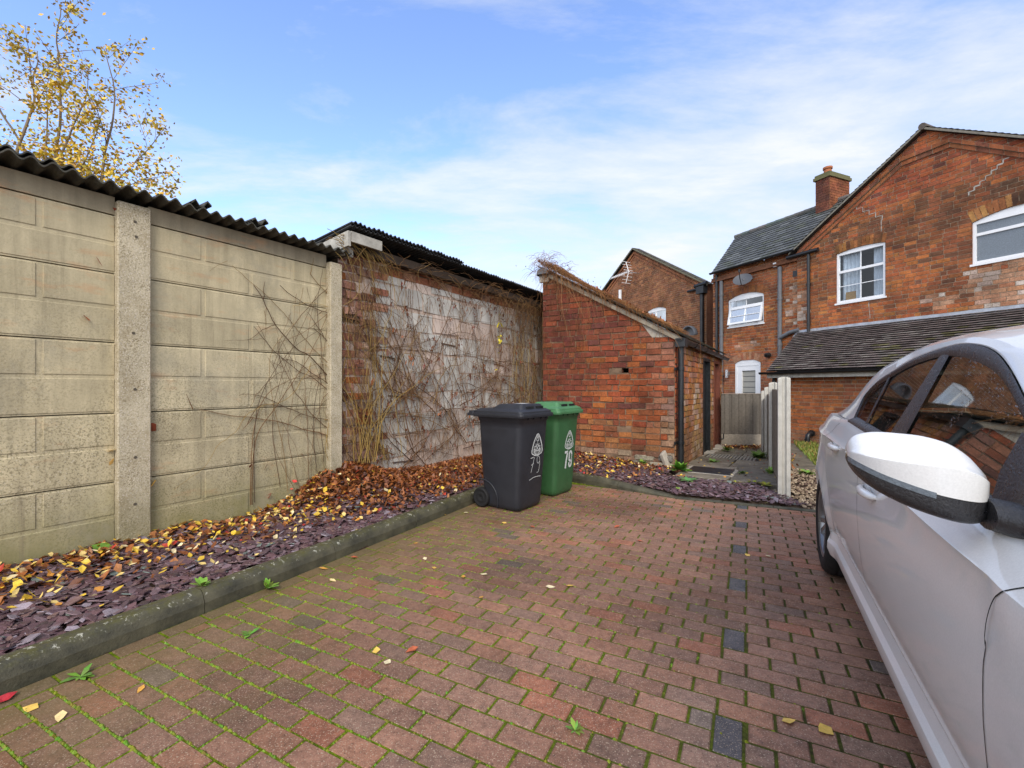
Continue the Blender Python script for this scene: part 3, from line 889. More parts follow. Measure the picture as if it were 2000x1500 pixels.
# ================================================================ concrete panel garage
gar = thing('garage', FW.p(0, 0.0), 'concrete panel garage wall with rounded corrugated eaves behind the slate bed', 'garage')
ZT = 2.60
DC = 0.527; DC = (2.60 - 0.075) / 5.0
dark0 = 0.11 + (1055 - 1009) / F * 3.53
HT = lambda py: FW.hit(221, py)[1]
z_dark = [HT(534), HT(669), HT(807), HT(942)]
step = (z_dark[0] - z_dark[3]) / 3
levels = [z_dark[3] - 2 * step + .0, z_dark[3] - step, z_dark[3], z_dark[2], z_dark[1], z_dark[0], z_dark[0] + step]
PCOL = [(0.50, 0.43, 0.28), (0.53, 0.46, 0.305), (0.485, 0.42, 0.275)]
def panel(sa, sb, za, zb, jo, seed, low):
    """two courses of mock blocks cast in one panel; jo = joint positions of upper and lower course"""
    mb = MB(); c = random.choice(PCOL); j = U(.94, 1.06); c = tuple(v * j for v in c)
    zm = (za + zb) / 2
    mb.face([FW.p(sa, za, -0.0055), FW.p(sb, za, -0.0055), FW.p(sb, zb, -0.0055), FW.p(sa, zb, -0.0055)], 0, tuple(v * 1.04 for v in c))
    mb.face([FW.p(sa, za, -0.0055), FW.p(sb, za, -0.0055), FW.p(sb, za, -0.09), FW.p(sa, za, -0.09)], 0, c)
    mb.face([FW.p(sa, zb, -0.0055), FW.p(sb, zb, -0.0055), FW.p(sb, zb, -0.1), FW.p(sa, zb, -0.1)], 0, c)
    for (a, b, js) in ((za + 0.012, zm - 0.006, jo[0]), (zm + 0.020, zb - 0.006, jo[1])):
        xs = [sa] + [x for x in sorted(js) if sa + .03 < x < sb - .03] + [sb]
        for x0, x1 in zip(xs, xs[1:]):
            x0 += 0.0 if x0 == sa else 0.016; x1 -= 0.0 if x1 == sb else 0.016
            e = 0.004
            fr_ = [FW.p(x0 + e, a + e * .5, 0), FW.p(x1 - e, a + e * .5, 0), FW.p(x1 - e, b - e * 1.5, 0), FW.p(x0 + e, b - e * 1.5, 0)]
            bk = [FW.p(x0, a, -0.006), FW.p(x1, a, -0.006), FW.p(x1, b, -0.006), FW.p(x0, b, -0.006)]
            jj = U(.95, 1.05)
            mb.prism(fr_, bk, 0, tuple(v * jj for v in c))
    mb.build('wall_panel', M['panel_concrete'], gar)
p1a, p1b = -0.205, 0.0
p2a, p2b = 1.558, 1.735
bays = [(-2.0, p1a), (p1b, p2a)]
bl_ = 0.72
h1 = lambda px, py: FW.hit(px, py)[0]
jR_u = [h1(397, 600), h1(571, 600)]; jR_l = [h1(489, 600)]
jL_u = [h1(77, 600), h1(77, 600) - 0.78]; jL_l = [h1(77, 600) - 0.4]
for bi, (sa, sb) in enumerate(bays):
    for li in range(6):
        za, zb = levels[li], levels[li + 1]
        if li == 5: zb = min(zb, 2.56)
        ju, jl = (jR_u, jR_l) if bi else (jL_u, jL_l)
        panel(sa, sb, za + .004, zb - .004, (jl, ju) , 0, li)
# thin coping strip above the top panel
mb = MB()
for sa, sb in bays:
    mb.box(FW.p(sa, 2.565, -0.1), FW.p(sb, 2.565, -0.1) - FW.p(sa, 2.565, -0.1), FW.p(sa, 2.565, 0.0) - FW.p(sa, 2.565, -0.1), V(0, 0, 0.13), 0, (0.34, 0.29, 0.2))
mb.build('wall_plate', M['panel_concrete'], gar)
def gpost(sa, sb, ztop, out, bolts=True):
    mb = MB()
    o = FW.p(sa, -0.1, -0.08)
    mb.bbox(o, FW.p(sb, -0.1, -0.08) - o, FW.p(sa, -0.1, out) - o, V(0, 0, ztop + 0.1), 0.008, 0, (0.54, 0.475, 0.345))
    ps = mb.build('post', M['post_agg'], gar)
    for z in (ztop - 0.13, ztop - 0.24, 1.70, 1.28, 0.77, 0.42) if bolts else ():
        mb = MB(); c = (sa + sb) / 2 + U(-.01, .01)
        mb.tube([FW.p(c, z, out - .01), FW.p(c, z, out + 0.004)], 0.013, 0.010, 8, 0, (0.10, 0.085, 0.065))
        mb.build('bolt', M['attr_matte'], ps)
def mk_agg():
    m, nt, out = newmat('post_agg'); k = NT(nt); p = k.pos()
    c = k.mix(1.0, k.attr(), k.ramp(k.noise(p, 3, 4), [(0.3, .8), (0.7, 1.15)]), 'MULTIPLY')
    pits = k.ramp(k.noise(p, 95, 4, 0.75), [(0.40, 1.0), (0.52, 0.0)])
    pm = k.ramp(k.noise(p, 7, 4, 0.7), [(0.35, 0.25), (0.62, 0.9)])
    c = k.mix(k.math('MULTIPLY', pits, pm), c, (0.17, 0.135, 0.07))
    c = k.mix(k.ramp(k.noise(p, 5, 5, 0.7), [(0.48, 0.0), (0.66, 0.45)]), c, (0.26, 0.20, 0.11))
    chips = k.ramp(k.vor(p, 62), [(0.2, 1.0), (0.3, 0.0)])
    c = k.mix(k.math('MULTIPLY', chips, 0.6), c, (0.66, 0.60, 0.52))
    z = k.sep_z()[2]
    gz = k.ramp(k.math('ADD', z, k.math('MULTIPLY', k.noise(p, 3, 4), .6)), [(0.45, 0.55), (0.95, 0.0)])
    c = k.mix(gz, c, (0.17, 0.155, 0.07))
    k.pbr(out, c, 0.9, k.bump(k.noise(p, 70, 4, 0.7), 0.7, 0.008), 0.2); M['post_agg'] = m
mk_agg()
gpost(p1a, p1b, 2.665, 0.055); gpost(p2a, p2b - 0.03, 2.62, 0.075, False); gpost(-2.2, -2.0, 2.66, 0.055)
# body of the garage behind
mb = MB()
mb.box(FW.p(-2.2, -0.1, -2.9), FW.p(p2b, -0.1, -2.9) - FW.p(-2.2, -0.1, -2.9), FW.p(-2.2, -0.1, -0.12) - FW.p(-2.2, -0.1, -2.9), V(0, 0, 2.55), 0, (0.36, 0.31, 0.22))
mb.build('rear_wall', M['panel_concrete'], gar)
def corrug(fr, s0, s1, o0, z0, o1, z1, pitch, amp, name, mat, root, th=0.008, nn=8, jag=0.0, m=0):
    mb = MB()
    n = int((s1 - s0) / pitch * nn)
    top, bot = [], []
    ends = []
    for i in range(n + 1):
        s = s0 + (s1 - s0) * i / n; h = amp * math.sin(2 * math.pi * s / pitch)
        jg = jag * nz(s * 6, 0, 3)
        ends.append((s, h, jg))
    f0 = [fr.p(s, z0 + h + jg * .6, o0 + jg) for s, h, jg in ends]; f1 = [fr.p(s, z1 + h, o1) for s, h, jg in ends]
    dn = V(0, 0, -th)
    mb.grid([f0, f1], 0, (1, 1, 1), True)
    mb.grid([[p + dn for p in f0], [p + dn for p in f1]], 0, (1, 1, 1), True)
    mb.grid([f0, [p + dn for p in f0]], 0, (1, 1, 1), False)
    for k_ in (0, -1): mb.face([f0[k_], f1[k_], f1[k_] + dn, f0[k_] + dn])
    return mb.build(name, mat, root)
corrug(FW, -2.3, p2b + 0.03, 0.16, 2.745, -1.6, 2.66, 0.098, 0.019, 'roof_sheet', M['asbestos'], gar, 0.011, 10, 0.02)
corrug(FW, -2.3, -0.42, 0.10, 2.79, -1.7, 2.70, 0.098, 0.019, 'roof_sheet', M['asbestos'], gar, 0.011, 10, 0.02)
corrug(FW, -2.3, p2b + 0.03, -1.5, 2.685, -3.0, 2.61, 0.098, 0.019, 'roof_sheet', M['asbestos'], gar, 0.011, 10)
# lifted lap ends
for s_ in (h1(405, 400), h1(515, 445)):
    mb = MB()
    pts = []
    rows = [[FW.p(s_ - 0.16 + 0.03 * i, 2.80 + 0.03 * math.sin((i) * 1.9) + 0.004 * i, o) for i in range(6)] for o in (0.10, -0.9)]
    mb.grid(rows); mb.grid([[p + V(0, 0, -.014) for p in r] for r in rows]); mb.grid([rows[0], [p + V(0, 0, -.014) for p in rows[0]]], sm=False)
    mb.build('roof_flap', M['asbestos'], gar)

# ================================================================ old brick shed with the climber
sh = thing('brick_shed', FW.p(3.8, 0), 'patched grey block and brick shed wall under a black corrugated roof', 'shed')
S0, S1 = 1.725, 6.95
def eave(s): return 2.78
mb = MB()
s_p = 2.45
def fpier(s, z, c):
    if 2.16 < s < 2.6 and z < 2.6 and int((z + .1) / .29) % 2: return None
    if R() < 0.25: return lerp3(c, (0.38, 0.27, 0.2), .6), U(-.008, .004)
    return c, U(-.012, .012)
brickwall(mb, FW, [(S0, -0.1), (s_p - .02, -0.1), (s_p - .02, 2.80), (S0, 2.80)], [(S0 + .0, S0 + 0.28, 2.02, 2.12), (2.15, 2.44, 1.62, 1.68), (2.15, 2.44, 1.15, 1.21)], 0.23, 0.078, 0.018, PAL_PIER, fpier, 0.010, 0.018, off=-0.03, mats=(0, 3), jit=0.010)
# grey blocks set in smeared pink mortar, roughly coursed, with brick ends toothed in
bh_, bw_ = 0.265, 0.50
z = -0.1; r_ = 0
hs2 = halfplanes([(2.17, -0.1), (S1, -0.1), (S1, 2.66), (2.17, 2.66)])
while z < 2.66:
    x = 2.17 - (0.2 if r_ % 2 else 0.0) + U(-.05, .05)
    if r_ % 2 == 0:
        pass
    while x < S1:
        L = bw_ * U(0.7, 1.15); zo = U(-.022, .022)
        jj = 0.014
        q = [(x + jj + U(-.008, .008), z + jj * U(.5, 1.4)), (x + L - jj + U(-.008, .008), z + jj * U(.5, 1.4)), (x + L - jj + U(-.012, .012), z + bh_ - jj * U(.5, 1.4)), (x + jj + U(-.012, .012), z + bh_ - jj * U(.5, 1.4))]
        q = clipconv([(s, zz_ + zo) for s, zz_ in q], hs2)
        if len(q) >= 3:
            t = R(); g = U(0.48, 0.64)
            c = (g, g * 0.97, g * 0.90) if t < 0.72 else (g * 1.05, g * 0.87, g * 0.76)
            if z < 0.7 and R() < .45: c = lerp3(c, (0.55, 0.42, 0.34), .5)
            mb.prism([FW.p(s, zz_, -0.018 + U(-.004, .004)) for s, zz_ in q], [FW.p(s, zz_, -0.032) for s, zz_ in q], 2, c)
        x += L
    z += bh_; r_ += 1
mb.face([FW.p(s_p - .02, -0.1, -0.03), FW.p(S1, -0.1, -0.03), FW.p(S1, 2.8, -0.03), FW.p(s_p - .02, 2.8, -0.03)], 3)
brickwall(mb, FW, [(s_p - .02, 2.66), (S1, 2.66), (S1, 2.80), (s_p - .02, 2.80)], [], 0.24, 0.098, 0.014, [(0.36, 0.14, 0.07, 3), (0.40, 0.19, 0.12, 2), (0.30, 0.10, 0.05, 2)], fpier, 0.006, 0.02, off=-0.028, jit=0.007)
# a few thin tile shards wedged in the courses
for s_, z_, l_ in ((1.75, 2.07, .25), (2.3, 1.66, .24), (2.42, 1.18, .26), (2.5, .35, .35), (3.4, 1.9, .3), (4.7, 1.66, .28)):
    c = random.choice([(0.09, 0.07, 0.06), (0.3, 0.16, 0.1), (0.14, 0.11, 0.1)])
    mb.box(FW.p(s_, z_, -.03), FW.p(s_ + l_, z_ - .02, -.03) - FW.p(s_, z_, -.03), FW.p(s_, z_, -.004) - FW.p(s_, z_, -.03), V(0, 0, .016), 0, c)
mb.box(FW.p(S0, -0.1, -3.0), FW.p(S1, -0.1, -3.0) - FW.p(S0, -0.1, -3.0), FW.p(S0, -0.1, -0.034) - FW.p(S0, -0.1, -3.0), V(0, 0, 2.85), 1, (0.3, 0.2, 0.15))
mb.build('wall', [M['brick'], M['mortar_dark'], M['blockwork'], M['mortar_pink']], sh)
# wall plate timber under the eaves and the fascia ends on the corner
mb = MB()
o = FW.p(S0 + .1, 2.79, -0.06); mb.box(o, FW.p(S1, 2.79, -0.06) - o, FW.p(S0 + .1, 2.79, 0.10) - o, V(0, 0, 0.10))
mb.build('eaves_timber', M['timber_dark'], sh)
corrug(FW, S0 - 0.02, S1 + .1, 0.22, 3.03, -3.1, 2.55, 0.062, 0.013, 'roof_sheet', M['sheet_black'], sh, 0.010, 8, 0.012)
corrug(FW, S0 - 0.02, 3.6, 0.24, 3.062, -1.5, 2.84, 0.062, 0.013, 'roof_sheet', M['sheet_black'], sh, 0.010, 8, 0.02)
mb = MB()
o = FW.p(S0 - .01, 2.80, 0.20); mb.box(o, FW.p(S0 - .01, 2.36, -3.0) - o, FW.p(S0 - .045, 2.80, 0.2) - o, V(0, 0, 0.16))
mb.build('barge_board', M['white_board'], sh)
mb = MB()
o = FW.p(S0 + 0.0, 2.855, 0.20); mb.box(o, FW.p(S0 + .42, 2.855, 0.20) - o, FW.p(S0, 2.855, 0.17) - o, V(0, 0, 0.11))
o = FW.p(S0 - .02, 2.72, 0.10); mb.box(o, FW.p(S0 + .1, 2.72, 0.10) - o, FW.p(S0 - .02, 2.72, -0.05) - o, V(0, 0, 0.10))
mb.build('fascia_board', M['white_board'], sh)

# ================================================================ outhouse
ou = thing('outhouse', V(CO.x, CO.y, 0.05), 'red brick lean-to outhouse with a slate roof smothered in dry creeper', 'outhouse')
mb = MB()
def fout(s, z, c):
    d = 0.0
    if s < 0.5 and z > .6 and R() < .5: c = lerp3(c, (0.36, 0.20, 0.14), U(.2, .6))
    if s < .12 and R() < .4: c = lerp3(c, (0.42, 0.33, 0.27), .6)
    if z < 0.75 + .25 * nz(s, z, 1, 2) and R() < .8: c = lerp3(c, (0.36, 0.22, 0.09), U(.2, .6)); d = U(-.012, .004)
    if z < 0.28: c = lerp3(c, (0.37, 0.32, 0.24), U(.3, .7)); d = U(-.02, .012)
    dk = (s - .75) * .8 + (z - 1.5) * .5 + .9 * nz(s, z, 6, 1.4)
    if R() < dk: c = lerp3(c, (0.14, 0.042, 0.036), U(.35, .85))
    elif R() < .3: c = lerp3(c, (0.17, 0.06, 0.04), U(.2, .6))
    if abs(s - .82) < .13 and abs(z - 1.56) < .045: return c, -0.02
    return c, d + U(-.003, .003)
W_O = 2.30
tz = lambda s: 2.055 + (3.27 - 2.055) / 2.16 * s
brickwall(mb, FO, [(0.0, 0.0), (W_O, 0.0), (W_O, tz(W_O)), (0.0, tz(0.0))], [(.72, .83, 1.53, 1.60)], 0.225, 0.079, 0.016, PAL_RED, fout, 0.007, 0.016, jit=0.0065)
sd_ = CO.to_2d()
def fside(s, z, c):
    t = max(0, min(1, 0.6 + nz(s, z, 5, 1.6) * 1.3))
    if s > .35: c = lerp3(c, (0.42, 0.30, 0.10) if R() < .6 else (0.58, 0.50, 0.40), t * U(.25, .75))
    if z < .5: c = lerp3(c, (0.25, 0.2, 0.12), .4)
    return c, U(-.004, .004)
brickwall(mb, FS, [(0.0, -0.15), (4.75, -0.15), (4.75, 2.0), (0.0, 2.0)], [(2.23, 3.02, -0.15, 1.87), (3.46, 4.30, -0.15, 1.87)], 0.225, 0.079, 0.016, PAL_RED, fside, 0.006, 0.016, jit=0.006, reveal=0.07)
o = FO.p(0.02, -0.1, -0.005)
# inner core (back, far end and under the roof)
PFa = [FO.p(0.03, -0.1, -0.03), FO.p(W_O, -0.1, -0.03), FO.p(W_O, tz(W_O) - .02, -0.03), FO.p(0.03, tz(0.0) - .02, -0.03)]
dep = FS.u * 4.72
PBa = [V(p.x + dep.x, p.y + dep.y, p.z) for p in PFa]
mb.face([PFa[1], PBa[1], PBa[2], PFa[2]], 0, (0.2, .07, .04)); mb.face(PBa, 0, (0.22, .08, .04))
# rubble footing at the corner
for (s_, z_, w_, h_, d_) in ((0.02, .0, .36, .12, .05), (0.42, .0, .28, .12, .04), (.75, .0, .3, .1, .03), (.03, .13, .22, .11, .03), (.3, .12, .33, .10, .02), (1.1, 0, .4, .1, .03)):
    o = FO.p(s_, z_, -0.02); c = random.choice([(0.40, 0.35, 0.26), (0.34, 0.30, 0.22), (0.22, .2, .17)])
    mb.bbox(o, FO.p(s_ + w_, z_, -0.02) - o, FO.p(s_, z_, d_) - o, V(0, 0, h_), 0.02, 0, c)
mb.build('wall', [M['brick'], M['mortar_old']], ou)
# slate roof : up the slope runs along FO.u
sl0 = FO.p(-0.16, tz(-0.16) + 0.06, 0.09); sl1 = FO.p(2.36, tz(2.36) + 0.06, 0.09)
vdir = (sl1 - sl0); Lr = vdir.length; vdir.normalize(); ud = V(FS.u.x, FS.u.y, 0)
def slp(x, a):
    g = U(0.5, 1.1); t = R()
    return (0.10 * g, 0.095 * g, 0.08 * g) if t < .6 else (0.13 * g, 0.12 * g, 0.065 * g) if t < .85 else (0.085 * g, 0.06 * g, 0.045 * g)
mb = MB(); tiles(mb, sl0, ud, vdir, 4.95, Lr, 0.26, 0.17, pal=slp, thick=0.014)
mb.build('roof', M['roof_tile'], ou)
mb = MB()
nrm = V(0, 0, 1)
for k_, (dz_, th_, oo, ml) in enumerate(((-0.085, 0.085, 0.06, 1.0),)):
    a = FO.p(-0.12, tz(-0.12) - 0.03, 0.02); b_ = FO.p(2.2, tz(2.2) - 0.03, 0.02)
    mb.box(a, b_ - a, FO.p(-0.12, tz(-0.12) - .03, 0.065) - a, V(0, 0, 0.085))
mb.build('verge_board', M['timber_grey'], ou)
mb = MB()
a = FO.p(-.02, tz(-.02) - .11, 0.0); 
mb.prism([FO.p(0.0, 2.06, .018), FO.p(0.34, 2.07, .018), FO.p(.5, 2.29, .018), FO.p(0.0, 2.075, .018)], [FO.p(0.0, 2.06, -.01), FO.p(0.34, 2.07, -.01), FO.p(.5, 2.29, -.01), FO.p(0.0, 2.075, -.01)], 0)
mb.build('cement_fillet', M['cement'], ou)
# half round ridge tile at the top corner
mb = MB(); rows = []
for o_ in (0.13, -4.7):
    rows.append([FO.p(2.25 + 0.11 * math.cos(a), 3.30 + 0.11 * math.sin(a), o_) for a in [math.pi * i / 10 for i in range(11)]])
mb.grid(rows); mb.face(rows[0][::-1])
rr = [[p + V(0, 0, -.018) for p in r] for r in rows]; mb.grid(rr)
mb.build('ridge_tile', M['grey_plastic'], ou)
mb = MB(); o = FO.p(2.16, 3.17, 0.0); mb.box(o, FO.p(2.34, 3.17, 0) - o, FO.p(2.16, 3.17, 0.06) - o, V(0, 0, 0.14), 0, (0.4, 0.36, 0.3)); mb.build('ridge_bedding', M['cement'], ou)
# gutter and downpipe
mb = MB()
def gutter(mb, P, s0, s1, o, z0, z1, r=0.055, n=9):
    rows = []
    for s, z in ((s0, z0), (s1, z1)):
        rows.append([P(s, z - r * math.sin(math.pi * i / n), o - r * math.cos(math.pi * i / n)) for i in range(n + 1)])
    mb.grid(rows); inner = [[p + V(0, 0, 0.004) for p in r_] for r_ in rows]; mb.grid(inner)
    mb.face(rows[0]); mb.face(rows[1][::-1])
gutter(mb, FS.p, -0.10, 4.9, 0.10, 2.02, 1.975, 0.058)
for s_ in (0.9, 1.9, 2.9, 3.9):
    mb.tube([FS.p(s_, 2.03, 0.045), FS.p(s_, 1.955, .06), FS.p(s_, 1.95, 0.13), FS.p(s_, 2.02, 0.165)], 0.010, n=5)
mb.tube([FS.p(-0.02, 2.0, 0.10), FS.p(-0.02, 1.90, 0.10)], 0.062, 0.058, 10)
mb.build('gutter', M['black_plastic'], ou)
mb = MB()
mb.box(FS.p(-0.10, 1.90, .03), FS.p(0.1, 1.90, .03) - FS.p(-.1, 1.90, .03), FS.p(-.1, 1.9, .17) - FS.p(-.1, 1.9, .03), V(0, 0, .13))
mb.tube([FS.p(-0.0, 1.92, 0.09), FS.p(0.0, 0.10, 0.09)], 0.043, n=14)
for z_ in (1.55, 0.42):
    mb.tube([FS.p(0, z_, .09), FS.p(0, z_ + .05, .09)], 0.052, n=14)
    o = FS.p(-.09, z_, 0.01); mb.box(o, FS.p(.09, z_, .01) - o, FS.p(-.09, z_, .03) - o, V(0, 0, .04))
mb.build('downpipe', M['black_plastic'], ou)
# two doors
def plank_door(a, b_, z0, z1, mat, name, fr=FS, off=-0.05, n=5, root=ou):
    mb = MB(); wd = (b_ - a) / n
    for i in range(n):
        o = fr.p(a + i * wd + .002, z0, off - .03); mb.bbox(o, fr.p(a + (i + 1) * wd - .002, z0, off - .03) - o, fr.p(a + i * wd + .002, z0, off) - o, V(0, 0, z1 - z0), 0.003)
    return mb.build(name, mat, root)
def door_frame(mb, fr, a, b_, z0, z1, t=0.06, o0=-0.08, o1=0.0):
    for x0, x1, y0, y1 in ((a, a + t, z0, z1), (b_ - t, b_, z0, z1), (a + t, b_ - t, z1 - t, z1)):
        o = fr.p(x0, y0, o0); mb.box(o, fr.p(x1, y0, o0) - o, fr.p(x0, y0, o1) - o, V(0, 0, y1 - y0))
d1 = plank_door(2.29, 2.96, -0.02, 1.81, M['black_paint'], 'door')
mb = MB(); door_frame(mb, FS, 2.235, 3.015, -0.12, 1.865, o1=0.024); 
mb.tube([FS.p(2.38, 0.98, -.05), FS.p(2.38, 0.98, .0)], .025, n=8); f_ = mb.build('door_frame', M['black_paint'], d1)
d2 = plank_door(3.52, 4.24, -0.05, 1.81, M['brown_paint'], 'door')
d2['label'] = 'brown painted plank door'; d1['label'] = 'black painted plank door'
mb = MB(); door_frame(mb, FS, 3.465, 4.295, -0.12, 1.865, o1=0.03); mb.build('door_frame', M['brown_paint'], d2)
for (s0_, s1_) in ((2.2, 3.1), (3.4, 4.4)):
    mb = MB(); o = FS.p(s0_, -0.2, -0.05); mb.bbox(o, FS.p(s1_, -0.2, -.05) - o, FS.p(s0_, -.2, .17) - o, V(0, 0, 0.17), 0.02); mb.build('doorstep', M['cement'], ou)
# ================================================================ houses
ZE, ZA = 5.15, 7.02                     # eaves and ridge of the gabled house
SL_, SR_ = 1.85, -4.07; SAP = -1.11
def lighter(s, z, c, blobs):
    for (a, b_, r1, r2, amt) in blobs:
        q = ((s - a) / r1) ** 2 + ((z - b_) / r2) ** 2 + 0.7 * nz(s, z, 2, 3)
        if q < 1 and R() < .85: return lerp3(c, (0.50, 0.31, 0.20) if R() < .75 else (0.60, 0.55, 0.48), amt * U(.4, 1))
    return c
def fhouse(s, z, c):
    t = nz(s, z, 9, 0.9)
    # sooty brown band below the corbels, brighter orange lower down
    if z > 4.6: 
        q = nz(s * 1.0, z * 2.2, 4, 0.9)
        if abs(z - (5.25 - abs(s - SAP) * .12)) < 0.42 + .2 * q and R() < .7: c = lerp3(c, (0.10, 0.06, 0.035), U(.3, .75))
        elif z > 5.6: c = (c[0] * .95, c[1] * .82, c[2] * .95)
    if t > .12: c = lerp3(c, (0.16, 0.065, 0.035), .45)
    c = lighter(s, z, c, [(-2.6, 3.35, .95, .55, .8), (-1.35, 3.2, .26, .16, .8), (1.75, 3.6, .22, .55, .8), (-3.3, 3.1, .7, .5, .8)])
    return c, U(-.003, .003)
def pane_unit(fr, off, a, b_, z0, z1, root, rise=0.0, transom=None, bars=(0, 0), glass='glass_house', curtain=True, fw=0.055, name='window', open_=False, back='interior', mull=None):
    """white plastic window: frame, glazing, what shows behind it"""
    mb = MB(); o0, o1 = off - 0.075, off - 0.012
    def bar(s0, s1, y0, y1, p0=o0, p1=o1, mi=0):
        o = fr.p(s0, y0, p0); mb.box(o, fr.p(s1, y0, p0) - o, fr.p(s0, y0, p1) - o, V(0, 0, y1 - y0), mi)
    bar(a, a + fw, z0, z1); bar(b_ - fw, b_, z0, z1); bar(a + fw, b_ - fw, z0, z0 + fw); bar(a + fw, b_ - fw, z1 - fw, z1)
    if transom: bar(a + fw, b_ - fw, transom - .03, transom + .03)
    if mull: bar(mull - .03, mull + .03, z0 + fw, z1 - fw)
    # sill
    bar(a - .03, b_ + .03, z0 - .045, z0 - 0.002, o0, off + 0.035)
    n = bars[0]
    for i in range(n):
        s = a + fw + (b_ - a - 2 * fw) * (i + 1) / (n + 1); bar(s - .009, s + .009, z0 + fw, z1 - fw, off - .05, off - .03)
    for i in range(bars[1]):
        zt = (transom or z1 - fw)
        z = z0 + fw + (zt - z0 - fw) * (i + 1) / (bars[1] + 1); bar(a + fw, b_ - fw, z - .008, z + .008, off - .049, off - .031)
    # arched head infill
    if rise:
        w_ = b_ - a; rad = (w_ * w_ / 4 + rise * rise) / (2 * rise); cx, cz = (a + b_) / 2, z1 + rise - rad; th = math.asin(w_ / 2 / rad)
        q = [(cx + rad * math.sin(-th + 2 * th * i / 12), cz + rad * math.cos(-th + 2 * th * i / 12)) for i in range(13)]
        q = [(b_, z1 + .001), (a, z1 + .001)] + q[1:-1]
        mb.prism([fr.p(s, z, off - .014) for s, z in q], [fr.p(s, z, off - .07) for s, z in q], 0)
    if open_:
        pass
    f = mb.build(name, M['upvc'], root)
    mb = MB(); mb.face([fr.p(a + .03, z0 + .03, off - .04), fr.p(b_ - .03, z0 + .03, off - .04), fr.p(b_ - .03, z1 - .03, off - .04), fr.p(a + .03, z1 - .03, off - .04)])
    mb.build('glass', M[glass], f)
    mb = MB()
    d = 0.6
    P = lambda s, z, o: fr.p(s, z, off - .08 - o)
    mb.face([P(a, z0, d), P(b_, z0, d), P(b_, z1, d), P(a, z1, d)])
    mb.face([P(a, z0, 0), P(b_, z0, 0), P(b_, z0, d), P(a, z0, d)]); mb.face([P(a, z1, 0), P(b_, z1, 0), P(b_, z1, d), P(a, z1, d)])
    mb.face([P(a, z0, 0), P(a, z1, 0), P(a, z1, d), P(a, z0, d)]); mb.face([P(b_, z0, 0), P(b_, z1, 0), P(b_, z1, d), P(b_, z0, d)])
    mb.build('reveal', M[back], f)
    if curtain:
        mb = MB()
        for (s0, s1) in curtain if isinstance(curtain, list) else ((a + .04, a + (b_ - a) * .42), (b_ - (b_ - a) * .36, b_ - .04)):
            rows = [[fr.p(s0 + (s1 - s0) * i / 16, z, off - .16 + .025 * math.sin(i * 1.9 + s0)) for i in range(17)] for z in (z0 + .03, z1 - .02)]
            mb.grid(rows)
        mb.build('curtain', M['curtain'], f)
    return f

hs_ = thing('gable_house', FH.p(SAP, 0), 'red brick house with a wide corbelled gable, stepped white cracks and two upper windows', 'house')
mb = MB()
w1 = (-0.33, 0.79, 3.47, 4.76); w2 = (-3.55, -1.90, 3.83, 4.70)
A1, A2 = 0.055, 0.14
brickwall(mb, FH, [(SR_, 1.9), (SL_, 1.9), (SL_, ZE), (SAP, ZA), (SR_, ZE)], [(w1[0], w1[1], w1[2], w1[3] + A1), (w2[0], w2[1], w2[2], w2[3] + A2)], 0.235, 0.078, 0.0135, PAL_HOUSE, fhouse, 0.003, 0.012, slope=-0.004)
brick_arch(mb, FH, w1[0], w1[1], w1[3], A1, 0.22, 13, 0.0, [(0.30, .12, .04, 3), (.36, .15, .045, 2), (.16, .07, .03, 2)])
brick_arch(mb, FH, w2[0], w2[1], w2[3], A2, 0.24, 19, 0.0, [(0.34, .13, .05, 3), (.36, .17, .06, 2), (.10, .05, .03, 2)])
# side and body
dN = V(-FH.n.x, -FH.n.y, 0)
DP = 6.0
b0 = [FH.p(SR_, -.3, -0.02), FH.p(SL_, -.3, -0.02), FH.p(SL_, ZE, -0.02), FH.p(SAP, ZA, -0.02), FH.p(SR_, ZE, -0.02)]
b1 = [p + dN * DP for p in b0]
for i in (1, 4, 0):
    j = (i + 1) % 5; mb.face([b0[i], b1[i], b1[j], b0[j]], 0, (0.22, 0.085, 0.045))
mb.face(b1[::-1], 0, (0.22, .085, .045))
mb.face([FH.p(SR_, -.3, 0), FH.p(SL_, -.3, 0), FH.p(SL_, 1.95, 0), FH.p(SR_, 1.95, 0)], 0, (0.24, .09, .045))
# corbel bands under the verge
def band(pts, hgt, d, n_out=0.0):
    for (p, q) in zip(pts, pts[1:]):
        L = math.hypot(q[0] - p[0], q[1] - p[1]); n = max(1, int(L / 0.24))
        for i in range(n):
            t0, t1 = (i + .02) / n, (i + .98) / n
            a = (p[0] + (q[0] - p[0]) * t0, p[1] + (q[1] - p[1]) * t0); b_ = (p[0] + (q[0] - p[0]) * t1, p[1] + (q[1] - p[1]) * t1)
            c = pick(PAL_HOUSE); c = lerp3(c, (0.2, .07, .045), .4) if R() > .03 else (.36, .27, .2)
            Q = [(a[0], a[1] - hgt), (b_[0], b_[1] - hgt), b_, a]
            mb.prism([FH.p(s, z, d + U(0, .003)) for s, z in Q], [FH.p(s, z, 0.0) for s, z in Q], 0, c)
        a, b_ = p, q
        Q = [(a[0], a[1] - hgt - .004), (b_[0], b_[1] - hgt - .004), (b_[0], b_[1] + .004), (a[0], a[1] + .004)]
        mb.prism([FH.p(s, z, d - .006) for s, z in Q], [FH.p(s, z, 0.0) for s, z in Q], 1)
sl = (ZA - ZE) / (SL_ - SAP)
rake = lambda s, dz: ZA - abs(s - SAP) * sl - dz
k1 = FH.hit(1762, 318); k2 = FH.hit(1857, 280); k3 = FH.hit(2000, 300)
band([(SL_, rake(SL_, .10)), (k1[0] + .02, rake(k1[0], .13)), (k2[0], k2[1] + .1), (SR_, rake(SR_, .22))], 0.085, 0.075)
